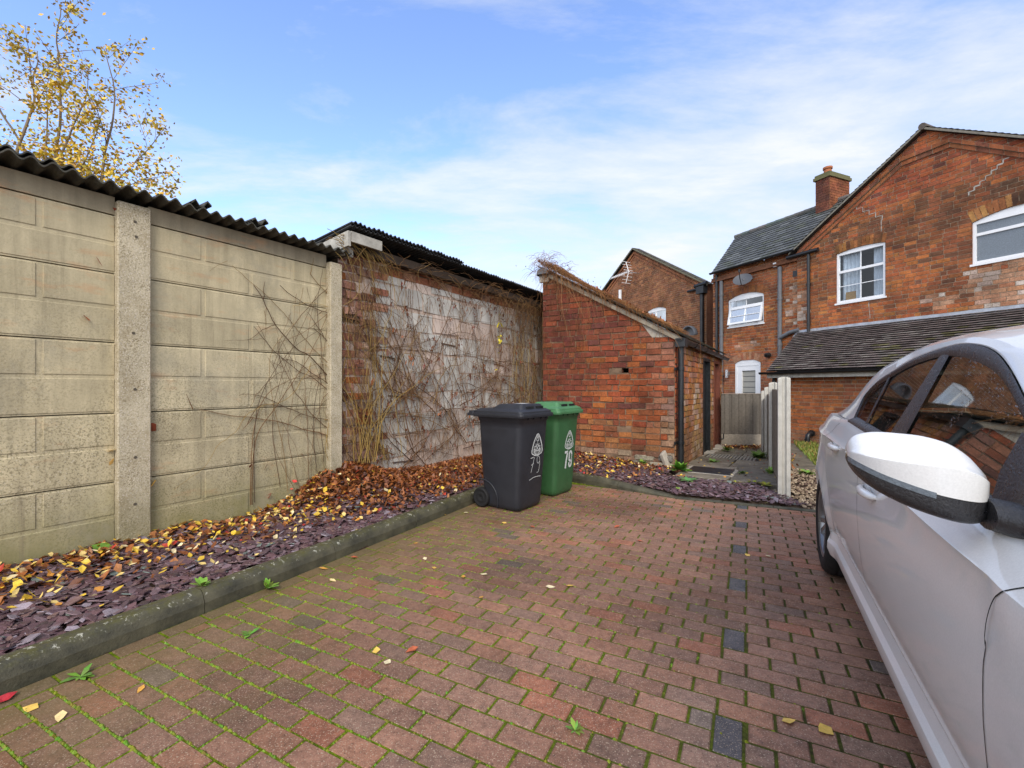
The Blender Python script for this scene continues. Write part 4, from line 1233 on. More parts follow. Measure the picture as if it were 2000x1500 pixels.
band([(SL_, rake(SL_, .20)), (k1[0], rake(k1[0], .23)), (k2[0], k2[1]), (SR_, rake(SR_, .32))], 0.085, 0.045)
# stepped white mortar repairs
def crack(pts, wd0=0.016):
    for p, q in zip(pts, pts[1:]):
        wd = wd0 * U(.5, 1.15)
        if abs(p[1] - q[1]) < abs(p[0] - q[0]) * .3:
            Q = [(p[0], p[1] - wd / 2), (q[0], q[1] - wd / 2), (q[0], q[1] + wd / 2), (p[0], p[1] + wd / 2)]
        else: Q = [(p[0] - wd / 2, p[1]), (p[0] + wd / 2, p[1]), (q[0] + wd / 2, q[1]), (q[0] - wd / 2, q[1])]
        mb.face([FH.p(s, z, .0175) for s, z in Q], 2)
def stairs(p, q, n, w_=.018):
    pts = [p]; x, z = p
    for i in range(n):
        nx_, nz_ = p[0] + (q[0] - p[0]) * (i + 1) / n, p[1] + (q[1] - p[1]) * (i + 1) / n
        pts += [(nx_, z), (nx_, nz_)]; z = nz_
    crack(pts, w_)
stairs(FH.hit(1972, 308), FH.hit(1893, 382), 7, .024); stairs(FH.hit(1662, 404), FH.hit(1724, 430), 5, .017)
stairs(FH.hit(1724, 430), FH.hit(1722, 452), 1, .014); stairs(FH.hit(1697, 592), FH.hit(1700, 622), 4, .015)
mb.build('wall', [M['brick_house'], M['mortar'], M['white_board']], hs_)
# gable roof, two pitches running away from us
def roofcol(dark, green=0.25):
    def f(x, a):
        g = U(.65, 1.25) * dark
        return (0.115 * g, 0.105 * g, 0.07 * g) if R() < green else (0.10 * g, 0.085 * g, 0.08 * g)
    return f
mb = MB()
for sgn, send in ((1, SL_), (-1, SR_)):
    e_ = FH.p(send + sgn * .17, ZE - .17 * sl + 0.06, 0.14); r_ = FH.p(SAP, ZA + 0.06, 0.14)
    v_ = r_ - e_; Lv = v_.length; v_.normalize()
    tiles(mb, e_, dN, v_, DP + .2, Lv, 0.175, 0.115, pal=roofcol(1.0, .5), thick=0.014)
    q = [e_, r_, r_ + dN * (DP + .2), e_ + dN * (DP + .2)]
    mb.face([p - V(0, 0, .05) for p in q], 0, (.05, .045, .04)); mb.face([e_, r_, r_ - V(0, 0, .05), e_ - V(0, 0, .05)], 0, (.2, .18, .14))
    # pointed verge mortar
    a = FH.p(send + sgn * .05, ZE - .05 * sl, .02)
mb.tube([FH.p(SAP, ZA + .07, .15), FH.p(SAP, ZA + .07, -DP)], 0.075, n=8, c=(.10, .08, .065))
mb.build('roof', M['roof_tile'], hs_)
pane_unit(FH, 0.0, w1[0], w1[1], w1[2], w1[3], hs_, A1, 4.27, (1, 1), curtain=[(.30, .74), (-.28, .02)])['label'] = 'white upper window with net curtains and glazing bars'
pane_unit(FH, 0.0, w2[0], w2[1], w2[2], w2[3], hs_, A2, 4.43, (0, 0), glass='obscure', curtain=False)['label'] = 'wide white bathroom window with obscured glass'
mb = MB()
cr = FH.p(.62, 3.54, -.14); mb.box(cr, FH.p(.40, 3.54, -.14) - cr, FH.p(.62, 3.54, -.10) - cr, V(0, 0, .2)); mb.build('basket', M['wicker'], hs_)
# eaves gutter stub and downpipe
mb = MB()
sg = FH.hit(1582, 560)[0]
mb.tube([FH.p(sg, 4.96, .06), FH.p(sg, 2.78, .06)], 0.04, n=10)
for z_ in (4.1, 3.0): mb.tube([FH.p(sg, z_, .06), FH.p(sg, z_ + .05, .06)], 0.05, n=10)
mb.tube([FH.p(sg - .28, 5.0, .09), FH.p(SL_ + .25, 5.0, .09)], 0.055, n=8)
mb.build('downpipe', M['black_plastic'], hs_)

# ---------------------------------------------------------------- lean-to in front of it
LO = 1.90
FL = Frame(FH.o.x, FH.o.y, 620, LO)
le = thing('lean_to', FL.p(-1.0, 0), 'low brick lean-to with a mossy tiled roof beside the white car', 'extension')
sL = FL.hit(1511, 760)[0]; sR = -5.0
zE = FL.hit(1560, 727)[1]
sLr = FL.hit(1497, 724, 0.2)[0]
sT = FH.hit(1560, 650)[0]; zT = 2.80
mb = MB()
sJ = FL.hit(1637, 760)[0]
def flean(s, z, c):
    if s < sJ: c = lerp3(c, (0.24, .09, .05), .4)
    else: c = lerp3(c, (0.42, .13, .04), .35)
    if z < .25: c = lerp3(c, (.3, .17, .11), .5)
    return c, U(-.003, .003)
brickwall(mb, FL, [(sR, -.25), (sL, -.25), (sL, zE - .02), (sR, zE - .02)], [], 0.23, 0.070, 0.015, PAL_HOUSE, flean, 0.003, 0.012)
mb.box(FL.p(sR, -.3, -.02), FL.p(sL, -.3, -.02) - FL.p(sR, -.3, -.02), FL.p(sR, -.3, -LO) - FL.p(sR, -.3, -.02), V(0, 0, 0.3 + zE - .02), 0, (.2, .085, .045))
mb.face([FL.p(sL, zE - .02, -.02), FL.p(sL, zE - .02, -LO), FL.p(sL, 2.72, -LO)], 0, (.2, .085, .045))
mb.build('wall', [M['brick_house'], M['mortar']], le)
mb = MB()
e_ = FL.p(sR, zE + .03, 0.22); t_ = FH.p(sR, zT, 0.03)
v_ = t_ - e_; Lv = v_.length; v_.normalize()
ul = V(FH.u.x, FH.u.y, 0)
Ww = sLr - sR; slant = (sLr - (sT + .05)) / Lv
def lcol(x, a):
    g = U(.6, 1.25)
    t = R()
    n_ = nz(x, a, 1, 1.2)
    if n_ > .15 and t < .3: return (.16 * g, .145 * g, .07 * g)
    return (.15 * g, .12 * g, .11 * g) if t < .75 else (.20 * g, .175 * g, .155 * g)
tiles(mb, e_, ul, v_, Ww, Lv, 0.17, 0.115, right=lambda a: Ww - slant * a, pal=lcol, thick=0.034)
mb.build('roof', M['roof_tile'], le)
mb = MB()
rows = [[FH.p(s, z, o) for s in [sR + (sT + .06 - sR) * i / 40 for i in range(41)]] for z, o in ((zT + .09, .022), (zT + .02, .03), (zT - .10, .20))]
rows = [[p + V(0, 0, .012 * nz(p.x * 4, p.y * 4, 1)) for p in r] for r in rows]
mb.grid(rows); mb.build('flashing', M['lead'], le)
mb = MB(); o = FL.p(sR, zE - .13, .20); mb.box(o, FL.p(sLr - .03, zE - .13, .20) - o, FL.p(sR, zE - .13, .225) - o, V(0, 0, .11)); 
o = FL.p(sR, zE - .12, 0.0); mb.box(o, FL.p(sLr - .03, zE - .12, 0) - o, FL.p(sR, zE - .12, .2) - o, V(0, 0, .01))
mb.build('fascia_board', M['white_board'], le)
mb = MB(); gutter(mb, FL.p, sR, sLr + .12, 0.285, zE + .012, zE + .012, 0.055)
mb.build('gutter', M['black_plastic'], le)
mb = MB(); sD = FL.hit(1509, 745)[0]; mb.tube([FL.p(sL - .05, zE - .03, .06), FL.p(sL - .05, 0.0, .06)], .038, n=10); mb.build('downpipe', M['black_plastic'], le)
# soil pipe elbow at the foot of the wall
ss = FL.hit(1587, 850)[0]; zs_ = FL.hit(1587, 846)[1]
mb = MB()
mb.tube([FL.p(ss, zs_, -.02), FL.p(ss, zs_, .05)], .075, n=14)
mb.tube([FL.p(ss, zs_ + .0, .04)] + [FL.p(ss, zs_ - .12 + .12 * math.cos(a), .06 + .12 * math.sin(a)) for a in [0.2 * i for i in range(8)]] + [FL.p(ss, -.2, .18)], .05, n=12)
mb.tube([FL.p(ss, zs_ - .18, .18), FL.p(ss, zs_ - .12, .18)], .06, n=12)
mb.build('soil_pipe', M['black_plastic'], le)

# ---------------------------------------------------------------- slate-roofed house
sh2 = thing('slate_house', FH.p(3.4, 0, -.06), 'brick house with a grey slate roof, chimney and tilted-open white window', 'house')
mb = MB()
q1 = (2.95, 4.26, 3.27, 4.15); A3 = 0.14; dr = (3.06, 4.0, -.25, 2.05); A4 = 0.12
def fsl(s, z, c):
    if z > 3.0 and z < 4.4 and nz(s, z, 3, 1) > -.1: c = lerp3(c, (.15, .065, .035), .45)
    if z < 2.4: c = lerp3(c, (0.42, .2, .13), U(0.1, .5))
    if z > 4.4: c = lerp3(c, (.3, .1, .045), .4)
    c = lighter(s, z, c, [(2.0, 3.7, .2, .6, .8), (3.6, 2.6, .4, .15, .5)])
    return c, U(-.003, .003)
brickwall(mb, FH, [(SL_ - .05, -.25), (4.90, -.25), (4.90, ZE + .02), (SL_ - .05, ZE + .02)], [(q1[0], q1[1], q1[2], q1[3] + A3), (dr[0], dr[1], dr[2], dr[3] + A4)], 0.235, 0.072, 0.0135, PAL_HOUSE, fsl, 0.003, 0.012, off=-.07)
brick_arch(mb, FH, q1[0], q1[1], q1[3], A3, 0.22, 15, -.07, [(0.28, .11, .04, 3), (.2, .08, .04, 2)])
brick_arch(mb, FH, dr[0], dr[1], dr[3], A4, 0.22, 11, -.07, [(0.4, .2, .12, 3), (.3, .12, .06, 2)])
FE = Frame(FH.p(4.90, 0, -.07).x, FH.p(4.90, 0, -.07).y, 3080)
endn = V(FH.u.x, FH.u.y, 0)
x0 = FH.p(4.90, -.25, -.07); DS = 4.4
mb.face([x0, x0 + dN * DS, x0 + dN * DS + V(0, 0, 5.4), x0 + V(0, 0, 5.4)], 0, (.2, .085, .045))
mb.face([x0 + dN * DS, x0 + dN * DS - endn * 3, x0 + dN * DS - endn * 3 + V(0, 0, 5.4), x0 + dN * DS + V(0, 0, 5.4)], 0, (.2, .085, .045))
RW = 2.2
rl = FH.hit(1437, 460, -RW); rr_ = FH.hit(1598, 411, -RW)
zr = (rl[1] + rr_[1]) / 2
mb.face([x0 + V(0, 0, 5.38), x0 + dN * DS + V(0, 0, 5.38), FH.p(rl[0], zr - .05, -RW)], 0, (.2, .085, .045))
for (d_, h_) in ((.03, .07), (.05, .0)):
    o = FH.p(SL_, ZE - .28 + h_, -.06); mb.box(o, FH.p(4.9, ZE - .28 + h_, -.06) - o, FH.p(SL_, ZE - .28 + h_, d_ - .02) - o, V(0, 0, .066), 0, (.2, .085, .045))
mb.build('wall', [M['brick_house'], M['mortar']], sh2)
mb = MB()
el = FH.hit(1389, 538, 0.12)
def slate_c(x, a):
    g = U(.65, 1.2) if R() < .92 else 1.5
    return (.092 * g, .097 * g, .095 * g) if R() < .75 else (.085 * g, .092 * g, .072 * g)
def quadroof(p00, p10, p11, p01, tw, th, pal):
    """p00 right eave, p10 left eave, p11 left ridge, p01 right ridge"""
    Lu = (p10 - p00).length; Lv_ = (p01 - p00).length
    rows = int(Lv_ / th)
    n = (p10 - p00).cross(p01 - p00).normalized()
    if n.z < 0: n = -n
    for r in range(rows):
        ta, tb = r / rows, min(1, (r + 1.2) / rows)
        L0, R0 = p00.lerp(p01, ta), p10.lerp(p11, ta); L1, R1 = p00.lerp(p01, tb), p10.lerp(p11, tb)
        nc = int((R0 - L0).length / tw)
        for i in range(nc + 1):
            f0 = max(0, (i - (.5 if r % 2 else 0)) / nc); f1 = min(1, (i + .97 - (.5 if r % 2 else 0)) / nc)
            if f1 <= f0: continue
            c = pal(f0, ta); lift = n * (.026 + U(0, .008)); li = n * .004
            a, b_, c_, d_ = L0.lerp(R0, f0), L0.lerp(R0, f1), L1.lerp(R1, f1), L1.lerp(R1, f0)
            mb.face([a + lift, b_ + lift, c_ + li, d_ + li], 0, c); mb.face([a + lift * .55, b_ + lift * .55, b_ + lift, a + lift], 0, c)
    mb.face([p00, p10, p11, p01], 0, (.05, .05, .05))
p00 = FH.p(SL_ - .1, ZE + .03, .10); p10 = FH.p(el[0], ZE + .03, .10); p11 = FH.p(rl[0], zr, -RW); p01 = FH.p(SL_ - .1, zr, -RW)
quadroof(p00, p10, p11, p01, 0.30, 0.19, slate_c)
bk0, bk1 = FH.p(SL_ - .1, ZE, -DS - .2), FH.p(4.95, ZE, -DS - .2)
quadroof(bk1, bk0, p01, p11, .3, .19, slate_c)
rg = []
n_ = 12
for i in range(n_):
    a, b_ = p01.lerp(p11, i / n_), p01.lerp(p11, (i + 1.04) / n_)
    mb.tube([a + V(0, 0, .02), b_ + V(0, 0, .02)], .075, .085, 8, 0, (.13 * U(.8, 1.2), .13, .12))
mb.build('roof', M['roof_tile'], sh2)
mb = MB(); gutter(mb, FH.p, SL_ + .0, el[0] + .02, .15, ZE + .02, ZE + .02, .055)
mb.build('gutter', M['black_plastic'], sh2)
wn = pane_unit(FH, -.07, *q1, sh2, A3, 3.88, (1, 1), curtain=[(3.75, 4.05)]); wn['label'] = 'white window with its lower sash tilted open'
# sash pushed out at the bottom
mb = MB()
za_, zb_ = 3.33, 3.86; o_t, o_b = -.09, .015
def sb(s0, s1, t0, t1):
    P = lambda s, t, e=0: FH.p(s, za_ + (zb_ - za_) * t, o_b + (o_t - o_b) * t + e)
    q = [P(s0, t0, .03), P(s1, t0, .03), P(s1, t1, .03), P(s0, t1, .03)]; mb.prism(q, [P(s0, t0, -.02), P(s1, t0, -.02), P(s1, t1, -.02), P(s0, t1, -.02)], 0, cap_back=True)
a_, b_ = q1[0] + .04, q1[1] - .04
sb(a_, a_ + .06, 0, 1); sb(b_ - .06, b_, 0, 1); sb(a_ + .06, b_ - .06, 0, .11); sb(a_ + .06, b_ - .06, .9, 1); sb((a_ + b_) / 2 - .01, (a_ + b_) / 2 + .01, .11, .9); sb(a_ + .06, b_ - .06, .46, .5)
mb.build('sash', M['upvc'], wn)
mb = MB(); P = lambda s, t: FH.p(s, za_ + (zb_ - za_) * t, o_b + (o_t - o_b) * t + .005)
mb.face([P(a_ + .05, .1), P(b_ - .05, .1), P(b_ - .05, .92), P(a_ + .05, .92)]); mb.build('glass', M['glass_house'], wn)
# back door with a blind
def door_unit():
    mb = MB(); off = -.07; a, b_, z0, z1 = dr
    def bar(s0, s1, y0, y1, p0=off - .07, p1=off - .005):
        o = FH.p(s0, y0, p0); mb.box(o, FH.p(s1, y0, p0) - o, FH.p(s0, y0, p1) - o, V(0, 0, y1 - y0))
    bar(a, a + .07, z0, z1); bar(b_ - .07, b_, z0, z1); bar(a + .07, b_ - .07, z1 - .09, z1)
    bar(a + .07, a + .2, z0, z1 - .09, off - .06, off - .015); bar(b_ - .25, b_ - .07, z0, z1 - .09, off - .06, off - .015); bar(a + .2, b_ - .25, z1 - .24, z1 - .09, off - .06, off - .015); bar(a + .2, b_ - .25, z0, .25, off - .06, off - .015)
    w_ = b_ - a; rise = A4; rad = (w_ * w_ / 4 + rise * rise) / (2 * rise); cx, cz = (a + b_) / 2, z1 + rise - rad; th = math.asin(w_ / 2 / rad)
    q = [(cx + rad * math.sin(-th + 2 * th * i / 12), cz + rad * math.cos(-th + 2 * th * i / 12)) for i in range(13)]
    q = [(b_, z1 + .002), (a, z1 + .002)] + q[1:-1]
    mb.prism([FH.p(s, z, off - .004) for s, z in q], [FH.p(s, z, off - .07) for s, z in q], 0)
    d = mb.build('door', M['upvc'], sh2)
    mb2 = MB()
    n = 9
    for i in range(n):
        ya = .25 + (z1 - .49) * i / n; yb = .25 + (z1 - .49) * (i + .86) / n
        mb2.face([FH.p(a + .19, ya, off - .05), FH.p(b_ - .24, ya, off - .05), FH.p(b_ - .24, yb, off - .058), FH.p(a + .19, yb, off - .058)])
    mb2.face([FH.p(a + .19, .2, off - .062), FH.p(b_ - .24, .2, off - .062), FH.p(b_ - .24, z1 - .2, off - .062), FH.p(a + .19, z1 - .2, off - .062)], 1)
    mb2.build('blind', [M['blind'], M['grey_plastic']], d)
    mb2 = MB(); mb2.tube([FH.p(a + .13, 1.0, off + .04), FH.p(a + .27, 1.0, off + .04)], .012, n=6); mb2.tube([FH.p(a + .13, 1.0, off - .02), FH.p(a + .13, 1.0, off + .04)], .014, n=6); mb2.build('handle', M['alloy_bright'], d)
door_unit()
def pipe(name, px, z0, z1, r, mat, root, fr=FH, off=-.01, extra=()):
    s = fr.hit(px, 600, off)[0]; mb = MB()
    mb.tube([fr.p(s, z1, off), fr.p(s, z0, off)], r, n=10)
    z = z0 + .3
    while z < z1: mb.tube([fr.p(s, z, off), fr.p(s, z + .06, off)], r * 1.25, n=10); z += 1.35
    for e in extra: mb.tube(e, r, n=10)
    mb.build(name, mat, root); return s
pipe('downpipe', 1400, 0, ZE - .05, .045, M['black_plastic'], sh2)
pipe('soil_pipe', 1409, 0, ZE - .3, .06, M['grey_plastic'], sh2)
s_ = FH.hit(1522, 600, .0)[0]
pipe('soil_pipe', 1523, 2.2, ZE - .33, .06, M['grey_plastic'], sh2, extra=([FH.p(s_, 2.72, .0), FH.p(s_ - .35, 2.86, .02), FH.p(s_ - .62, 2.9, .02)],))
mb = MB(); o = FH.p(FH.hit(1558, 530)[0] + .0, 4.45, -.058); mb.box(o, FH.p(FH.hit(1546, 530)[0], 4.45, -.058) - o, FH.p(FH.hit(1558, 530)[0], 4.45, -.05) - o, V(0, 0, .16)); mb.build('air_brick', M['black_plastic'], sh2)
mb = MB(); sx = FH.hit(1514, 518)[0]; o = FH.p(sx - .04, 4.86, -.06); mb.box(o, FH.p(sx + .06, 4.86, -.06) - o, FH.p(sx - .04, 4.86, .02) - o, V(0, 0, .12)); mb.build('alarm_box', M['upvc'], sh2)
# chimney
FC = Frame(FH.p(0, 0, -1.75).x, FH.p(0, 0, -1.75).y, 620)
cx0 = FC.hit(1620, 400)[0]; cx1 = FC.hit(1593, 400)[0]
zc0, zc1 = zr - .9, FC.hit(1605, 350)[1]
mb = MB()
brickwall(mb, FC, [(cx0, zc0), (cx1, zc0), (cx1, zc1), (cx0, zc1)], [], .22, .07, .009, [(.22, .075, .045, 3), (.17, .065, .045, 3)], None, .002, .01)
p_ = FC.p(cx0, 0, 0); FCe = Frame(p_.x, p_.y, 3080)
wdt = 0.95
FCe.u = Vector((dN.x, dN.y)); FCe.n = Vector((-FH.u.x, -FH.u.y))
brickwall(mb, FCe, [(0, zc0), (wdt, zc0), (wdt, zc1), (0, zc1)], [], .22, .07, .009, [(.32, .11, .05, 3), (.26, .09, .045, 3)], None, .002, .01)
mb.box(FC.p(cx0, zc0, -.003), FC.p(cx1, zc0, -.003) - FC.p(cx0, zc0, -.003), dN * wdt, V(0, 0, zc1 - zc0), 1)
ch = mb.build('chimney', [M['brick_house'], M['mortar_dark']], sh2)
mb = MB(); o = FC.p(cx0 - .05, zc1, .05); mb.box(o, FC.p(cx1 + .05, zc1, .05) - o, dN * (wdt + .1), V(0, 0, .09), 0, (.14, .13, .06)); o = FC.p(cx0 - .02, zc1 + .09, .02); mb.box(o, FC.p(cx1 + .02, zc1 + .09, .02) - o, dN * (wdt + .04), V(0, 0, .07), 0, (.12, .12, .055)); mb.build('cap', M['attr_matte'], ch)
mb = MB(); c_ = FC.p((cx0 + cx1) / 2, zc1 + .1, 0) + dN * .25
mb.tube([c_, c_ + V(0, 0, .26)], .12, .10, 12); mb.tube([c_ + V(0, 0, .24), c_ + V(0, 0, .30)], .13, .13, 12); mb.build('chimney_pot', M['terracotta'], ch)
mb = MB(); o = FC.p(cx0 - .04, zc0 + .55, .02); mb.face([FC.p(cx0 - .03, zr - .62, .012), FC.p(cx1, zr - .62, .012), FC.p(cx1, zr - .5, .012), FC.p(cx0 - .03, zr - .36, .012)])
mb.build('flashing', M['lead'], ch)

# ---------------------------------------------------------------- brown gable house farther left
D2 = 18.0
FB = Frame(.416 * D2, D2, 620)
hw = FB.hit(1240, 487)
bh2 = thing('brown_gable_house', FB.p(hw[0], 0), 'brown brick gable end with one small white window behind the outhouse', 'house')
sap, zap = hw; zev = FB.hit(1372, 556)[1]; s_l = 2 * sap
mb = MB()
bw_ = (FB.hit(1301, 620)[0], FB.hit(1263, 620)[0]); zw1 = FB.hit(1282, 606)[1]; zw0 = zw1 - 1.15
def fbr(s, z, c): return (lerp3(c, (.17, .075, .04), .3), U(-.003, .003)) if nz(s, z, 1, .8) > 0 else (c, U(-.003, .003))
brickwall(mb, FB, [(-.25, -.3), (s_l + .1, -.3), (s_l + .1, zev - .1), (sap, zap), (-.25, zev)], [(bw_[0], bw_[1], zw0, zw1 + .12)], 0.235, .074, .0135, PAL_BROWN, fbr, .003, .012)
brick_arch(mb, FB, bw_[0], bw_[1], zw1, .12, .26, 13, 0, [(.26, .115, .05, 2), (.2, .09, .045, 2)])
dB = V(-FB.n.x, -FB.n.y, 0)
r0 = FB.p(-.25, -.3, 0); mb.face([r0, r0 + dB * 6, r0 + dB * 6 + V(0, 0, zev + .3), r0 + V(0, 0, zev + .3)], 0, (.2, .085, .045))
r0 = FB.p(s_l + .1, -.3, 0); mb.face([r0, r0 + dB * 6, r0 + dB * 6 + V(0, 0, zev + .2), r0 + V(0, 0, zev + .2)], 0, (.2, .085, .045))
slb = (zap - zev) / (sap + .25)
def bandB(dz, hgt, d):
    for sg_, se in ((-1, -.25), (1, s_l + .1)):
        n = 26
        for i in range(n):
            t0, t1 = i / n, (i + .96) / n
            a = (sap + (se - sap) * t0, zap - (zap - zev) * t0 - dz); b_ = (sap + (se - sap) * t1, zap - (zap - zev) * t1 - dz)
            Q = [(a[0], a[1] - hgt), (b_[0], b_[1] - hgt), b_, a]
            mb.prism([FB.p(s, z, d) for s, z in Q], [FB.p(s, z, 0.0) for s, z in Q], 0, lerp3(pick(PAL_BROWN), (.3, .11, .05), .4))
bandB(.12, .1, .06); bandB(.28, .1, .03)
mb.build('wall', [M['brick_house'], M['mortar']], bh2)
mb = MB()
for sg_, se in ((-1, -.25), (1, s_l + .1)):
    e_ = FB.p(se + sg_ * .2, zev - .2 * slb + .05, .16); r_ = FB.p(sap, zap + .05, .16)
    v_ = r_ - e_; Lv = v_.length; v_.normalize()
    tiles(mb, e_, dB, v_, .42, Lv, .2, .14, pal=roofcol(1.1, .6), thick=.014)
    mb.face([e_ + V(0, 0, .012), r_ + V(0, 0, .012), r_ - V(0, 0, .06), e_ - V(0, 0, .06)], 0, (.15, .14, .09))
mb.build('roof', M['roof_tile'], bh2)
pane_unit(FB, 0, bw_[0], bw_[1], zw0, zw1, bh2, .12, None, (0, 0), mull=bw_[0] + (bw_[1] - bw_[0]) * .52, curtain=[(bw_[0] + .03, bw_[0] + .4)])
mb = MB()
fx = FB.hit(1217, 580)[0]; mb.tube([FB.p(fx, FB.hit(1217, 600)[1], .18), FB.p(fx, FB.hit(1217, 567)[1], .18)], .075, n=12); mb.build('flue_pipe', M['upvc'], bh2)
sx = FB.hit(1371, 600, .1)[0]; mb = MB(); mb.tube([FB.p(sx, zev - .35, .1), FB.p(sx, 0, .1)], .075, n=10); o = FB.p(sx + .18, zev - .38, .02); mb.box(o, FB.p(sx - .2, zev - .38, .02) - o, FB.p(sx + .18, zev - .38, .24) - o, V(0, 0, .28)); mb.tube([FB.p(sx - .3, zev - .02, .16), FB.p(sx + .3, zev - .04, .16)], .08, n=8)
mb.tube([FB.p(sx + .75, zev - .15, .1), FB.p(sx, zev - .15, .1)], .05, n=8); mb.build('downpipe', M['black_plastic'], bh2)
# round bull's-eye hood vent low on the gable
vx, vz = FB.hit(1350, 655); mb = MB()
rows = [[FB.p(vx + r_ * math.cos(a), vz + r_ * math.sin(a), o) for a in [math.pi * i / 12 for i in range(13)]] for r_, o in ((.38, .03), (.38, .2), (.33, .2), (.33, .03))]
mb.grid(rows); mb.face([FB.p(vx + .35 * math.cos(a), vz + .35 * math.sin(a), .02) for a in [math.pi * i / 12 for i in range(13)]], 0); mb.build('arched_hood', M['grey_plastic'], bh2)

# small distant gable seen over the shed roof
DD = 26.0
fh_ = thing('distant_house', at(1014, 755, DD), 'tiny tiled roof peak of a distant house seen over the shed roof', 'house')
ap = at(1014, 558, DD); el_, er_ = at(955, 615, DD), at(1073, 615, DD); bkv = V(-.35, 1, 0) * 5
mb = MB(); q = [V(el_.x + .2, DD, -.25), V(er_.x - .2, DD, -.25), V(er_.x - .2, DD, er_.z), V(ap.x, DD, ap.z - .08), V(el_.x + .2, DD, el_.z)]
mb.prism(q, [p + bkv for p in q], 0, (.3, .13, .07), True); mb.build('wall', M['brick_house'], fh_)
mb = MB()
for e_ in (el_, er_):
    v_ = ap - e_; v_.normalize(); e0 = e_ - V(0, .2, 0); mb.face([e0, V(ap.x, DD - .2, ap.z), V(ap.x, DD - .2, ap.z) + bkv, e0 + bkv], 0, (.13, .11, .1)); mb.face([e0, V(ap.x, DD - .2, ap.z), V(ap.x, DD - .2, ap.z - .18), e0 - V(0, 0, .18)], 0, (.16, .13, .11))
mb.build('roof', M['roof_tile'], fh_)
# wall between the two houses
FR = Frame(FH.p(4.9, 0, -3.2).x, FH.p(4.9, 0, -3.2).y, 620)
# dish, lamps, aerial
ds = thing('satellite_dish', FH.p(3.66, 4.72, -.05), 'grey satellite dish under the gutter of the slate roofed house', 'satellite dish')
c_ = FH.hit(1450, 545, .25); cc_ = FH.p(c_[0], c_[1], .25)
ax = V(-.62, -.78, .75).normalized(); bx = ax.cross(V(0, 0, 1)).normalized(); by = bx.cross(ax)
mb = MB(); rows = []
for i in range(7):
    r_ = .28 * i / 6; rows.append([cc_ + bx * r_ * math.cos(t) * 1.0 + by * r_ * .92 * math.sin(t) + ax * (.55 * r_ * r_ - .05) for t in [6.2832 * j / 24 for j in range(24)]])
mb.grid(rows, wrap=True); mb.build('reflector', M['dish_grey'], ds)
mb = MB(); mb.tube([cc_ - by * .25, cc_ - by * .24 + ax * .3, cc_ - by * .12 + ax * .42], .012, n=6); mb.tube([cc_ - by * .12 + ax * .40, cc_ - by * .06 + ax * .45], .035, n=8); mb.build('feed_arm', M['black_plastic'], ds)
mb = MB(); mb.tube([cc_ - ax * .04, FH.p(c_[0] - .12, c_[1] + .02, -.06)], .025, n=6); mb.build('bracket', M['grey_plastic'], ds)
lm = thing('wall_lamp', FH.p(4.32, 1.8, -.06), 'small steel cylinder lamp on the brick beside the white door', 'wall lamp')
s_, z_ = FH.hit(1421, 730); mb = MB(); mb.tube([FH.p(s_, z_ - .13, .03), FH.p(s_, z_ + .13, .03)], .05, n=10); mb.build('body', M['alloy_bright'], lm)
mb = MB(); o = FH.p(s_ - .04, z_ - .05, -.07); mb.box(o, FH.p(s_ + .04, z_ - .05, -.07) - o, FH.p(s_ - .04, z_ - .05, .03) - o, V(0, 0, .1)); mb.build('bracket', M['grey_plastic'], lm)
sc_ = thing('security_camera', FH.p(2.9, 2.4, 0), 'round black security camera on the brick above the white door', 'camera')
s_, z_ = FH.hit(1502, 694); mb = MB(); mb.tube([FH.p(s_, z_, .02), FH.p(s_, z_, .12)], .085, .07, 14); mb.tube([FH.p(s_, z_, .12), FH.p(s_ - .02, z_ - .02, .16)], .05, n=10); mb.build('housing', M['black_plastic'], sc_)
mb = MB(); mb.tube([FH.p(s_ + .02, z_, -.06), FH.p(s_ + .02, z_, .03)], .06, n=10); mb.build('mount', M['grey_plastic'], sc_)
ae = thing('tv_aerial', FB.p(FB.hit(1250, 530)[0], FB.hit(1250, 530)[1], .02), 'white metal television aerial fixed near the top of the brown gable', 'aerial')
mb = MB(); base = FB.hit(1249, 534); b0_ = FB.p(base[0], base[1], .0); b1_ = FB.p(base[0] + .15, base[1] + .05, .55)
mb.tube([b0_, b0_ + (b1_ - b0_) * .4, b1_], .022, n=6); mb.build('mounting_arm', M['alloy_bright'], ae)
mb = MB()
dirb = (FB.p(base[0] + 1.35, base[1] + .02, .62) - b1_); Lb = dirb.length; db = dirb.normalized()
mb.tube([b1_ - db * .1, b1_ + dirb], .02, n=6)
sd2 = db.cross(V(0, 0, 1)).normalized()
for i in range(11):
    p = b1_ + dirb * (.12 + .88 * i / 10); h_ = .22 - .008 * i
    mb.tube([p - (sd2 * .7 + V(0, 0, .7)) * h_ * .8, p + (sd2 * .7 + V(0, 0, .7)) * h_ * .8], .009, n=4)
mb.build('boom', M['upvc'], ae)
mb = MB()
for i in range(8):
    t = (i - 3.5) / 3.5; p = b1_ + V(0, 0, t * .5) - db * (.05 - abs(t) * .18)
    mb.tube([p - sd2 * .26, p + sd2 * .26], .011, n=4)
mb.tube([b1_ + V(0, 0, -.5) + db * .14, b1_ - db * .05, b1_ + V(0, 0, .5) + db * .14], .018, n=5)
mb.build('reflector', M['upvc'], ae)

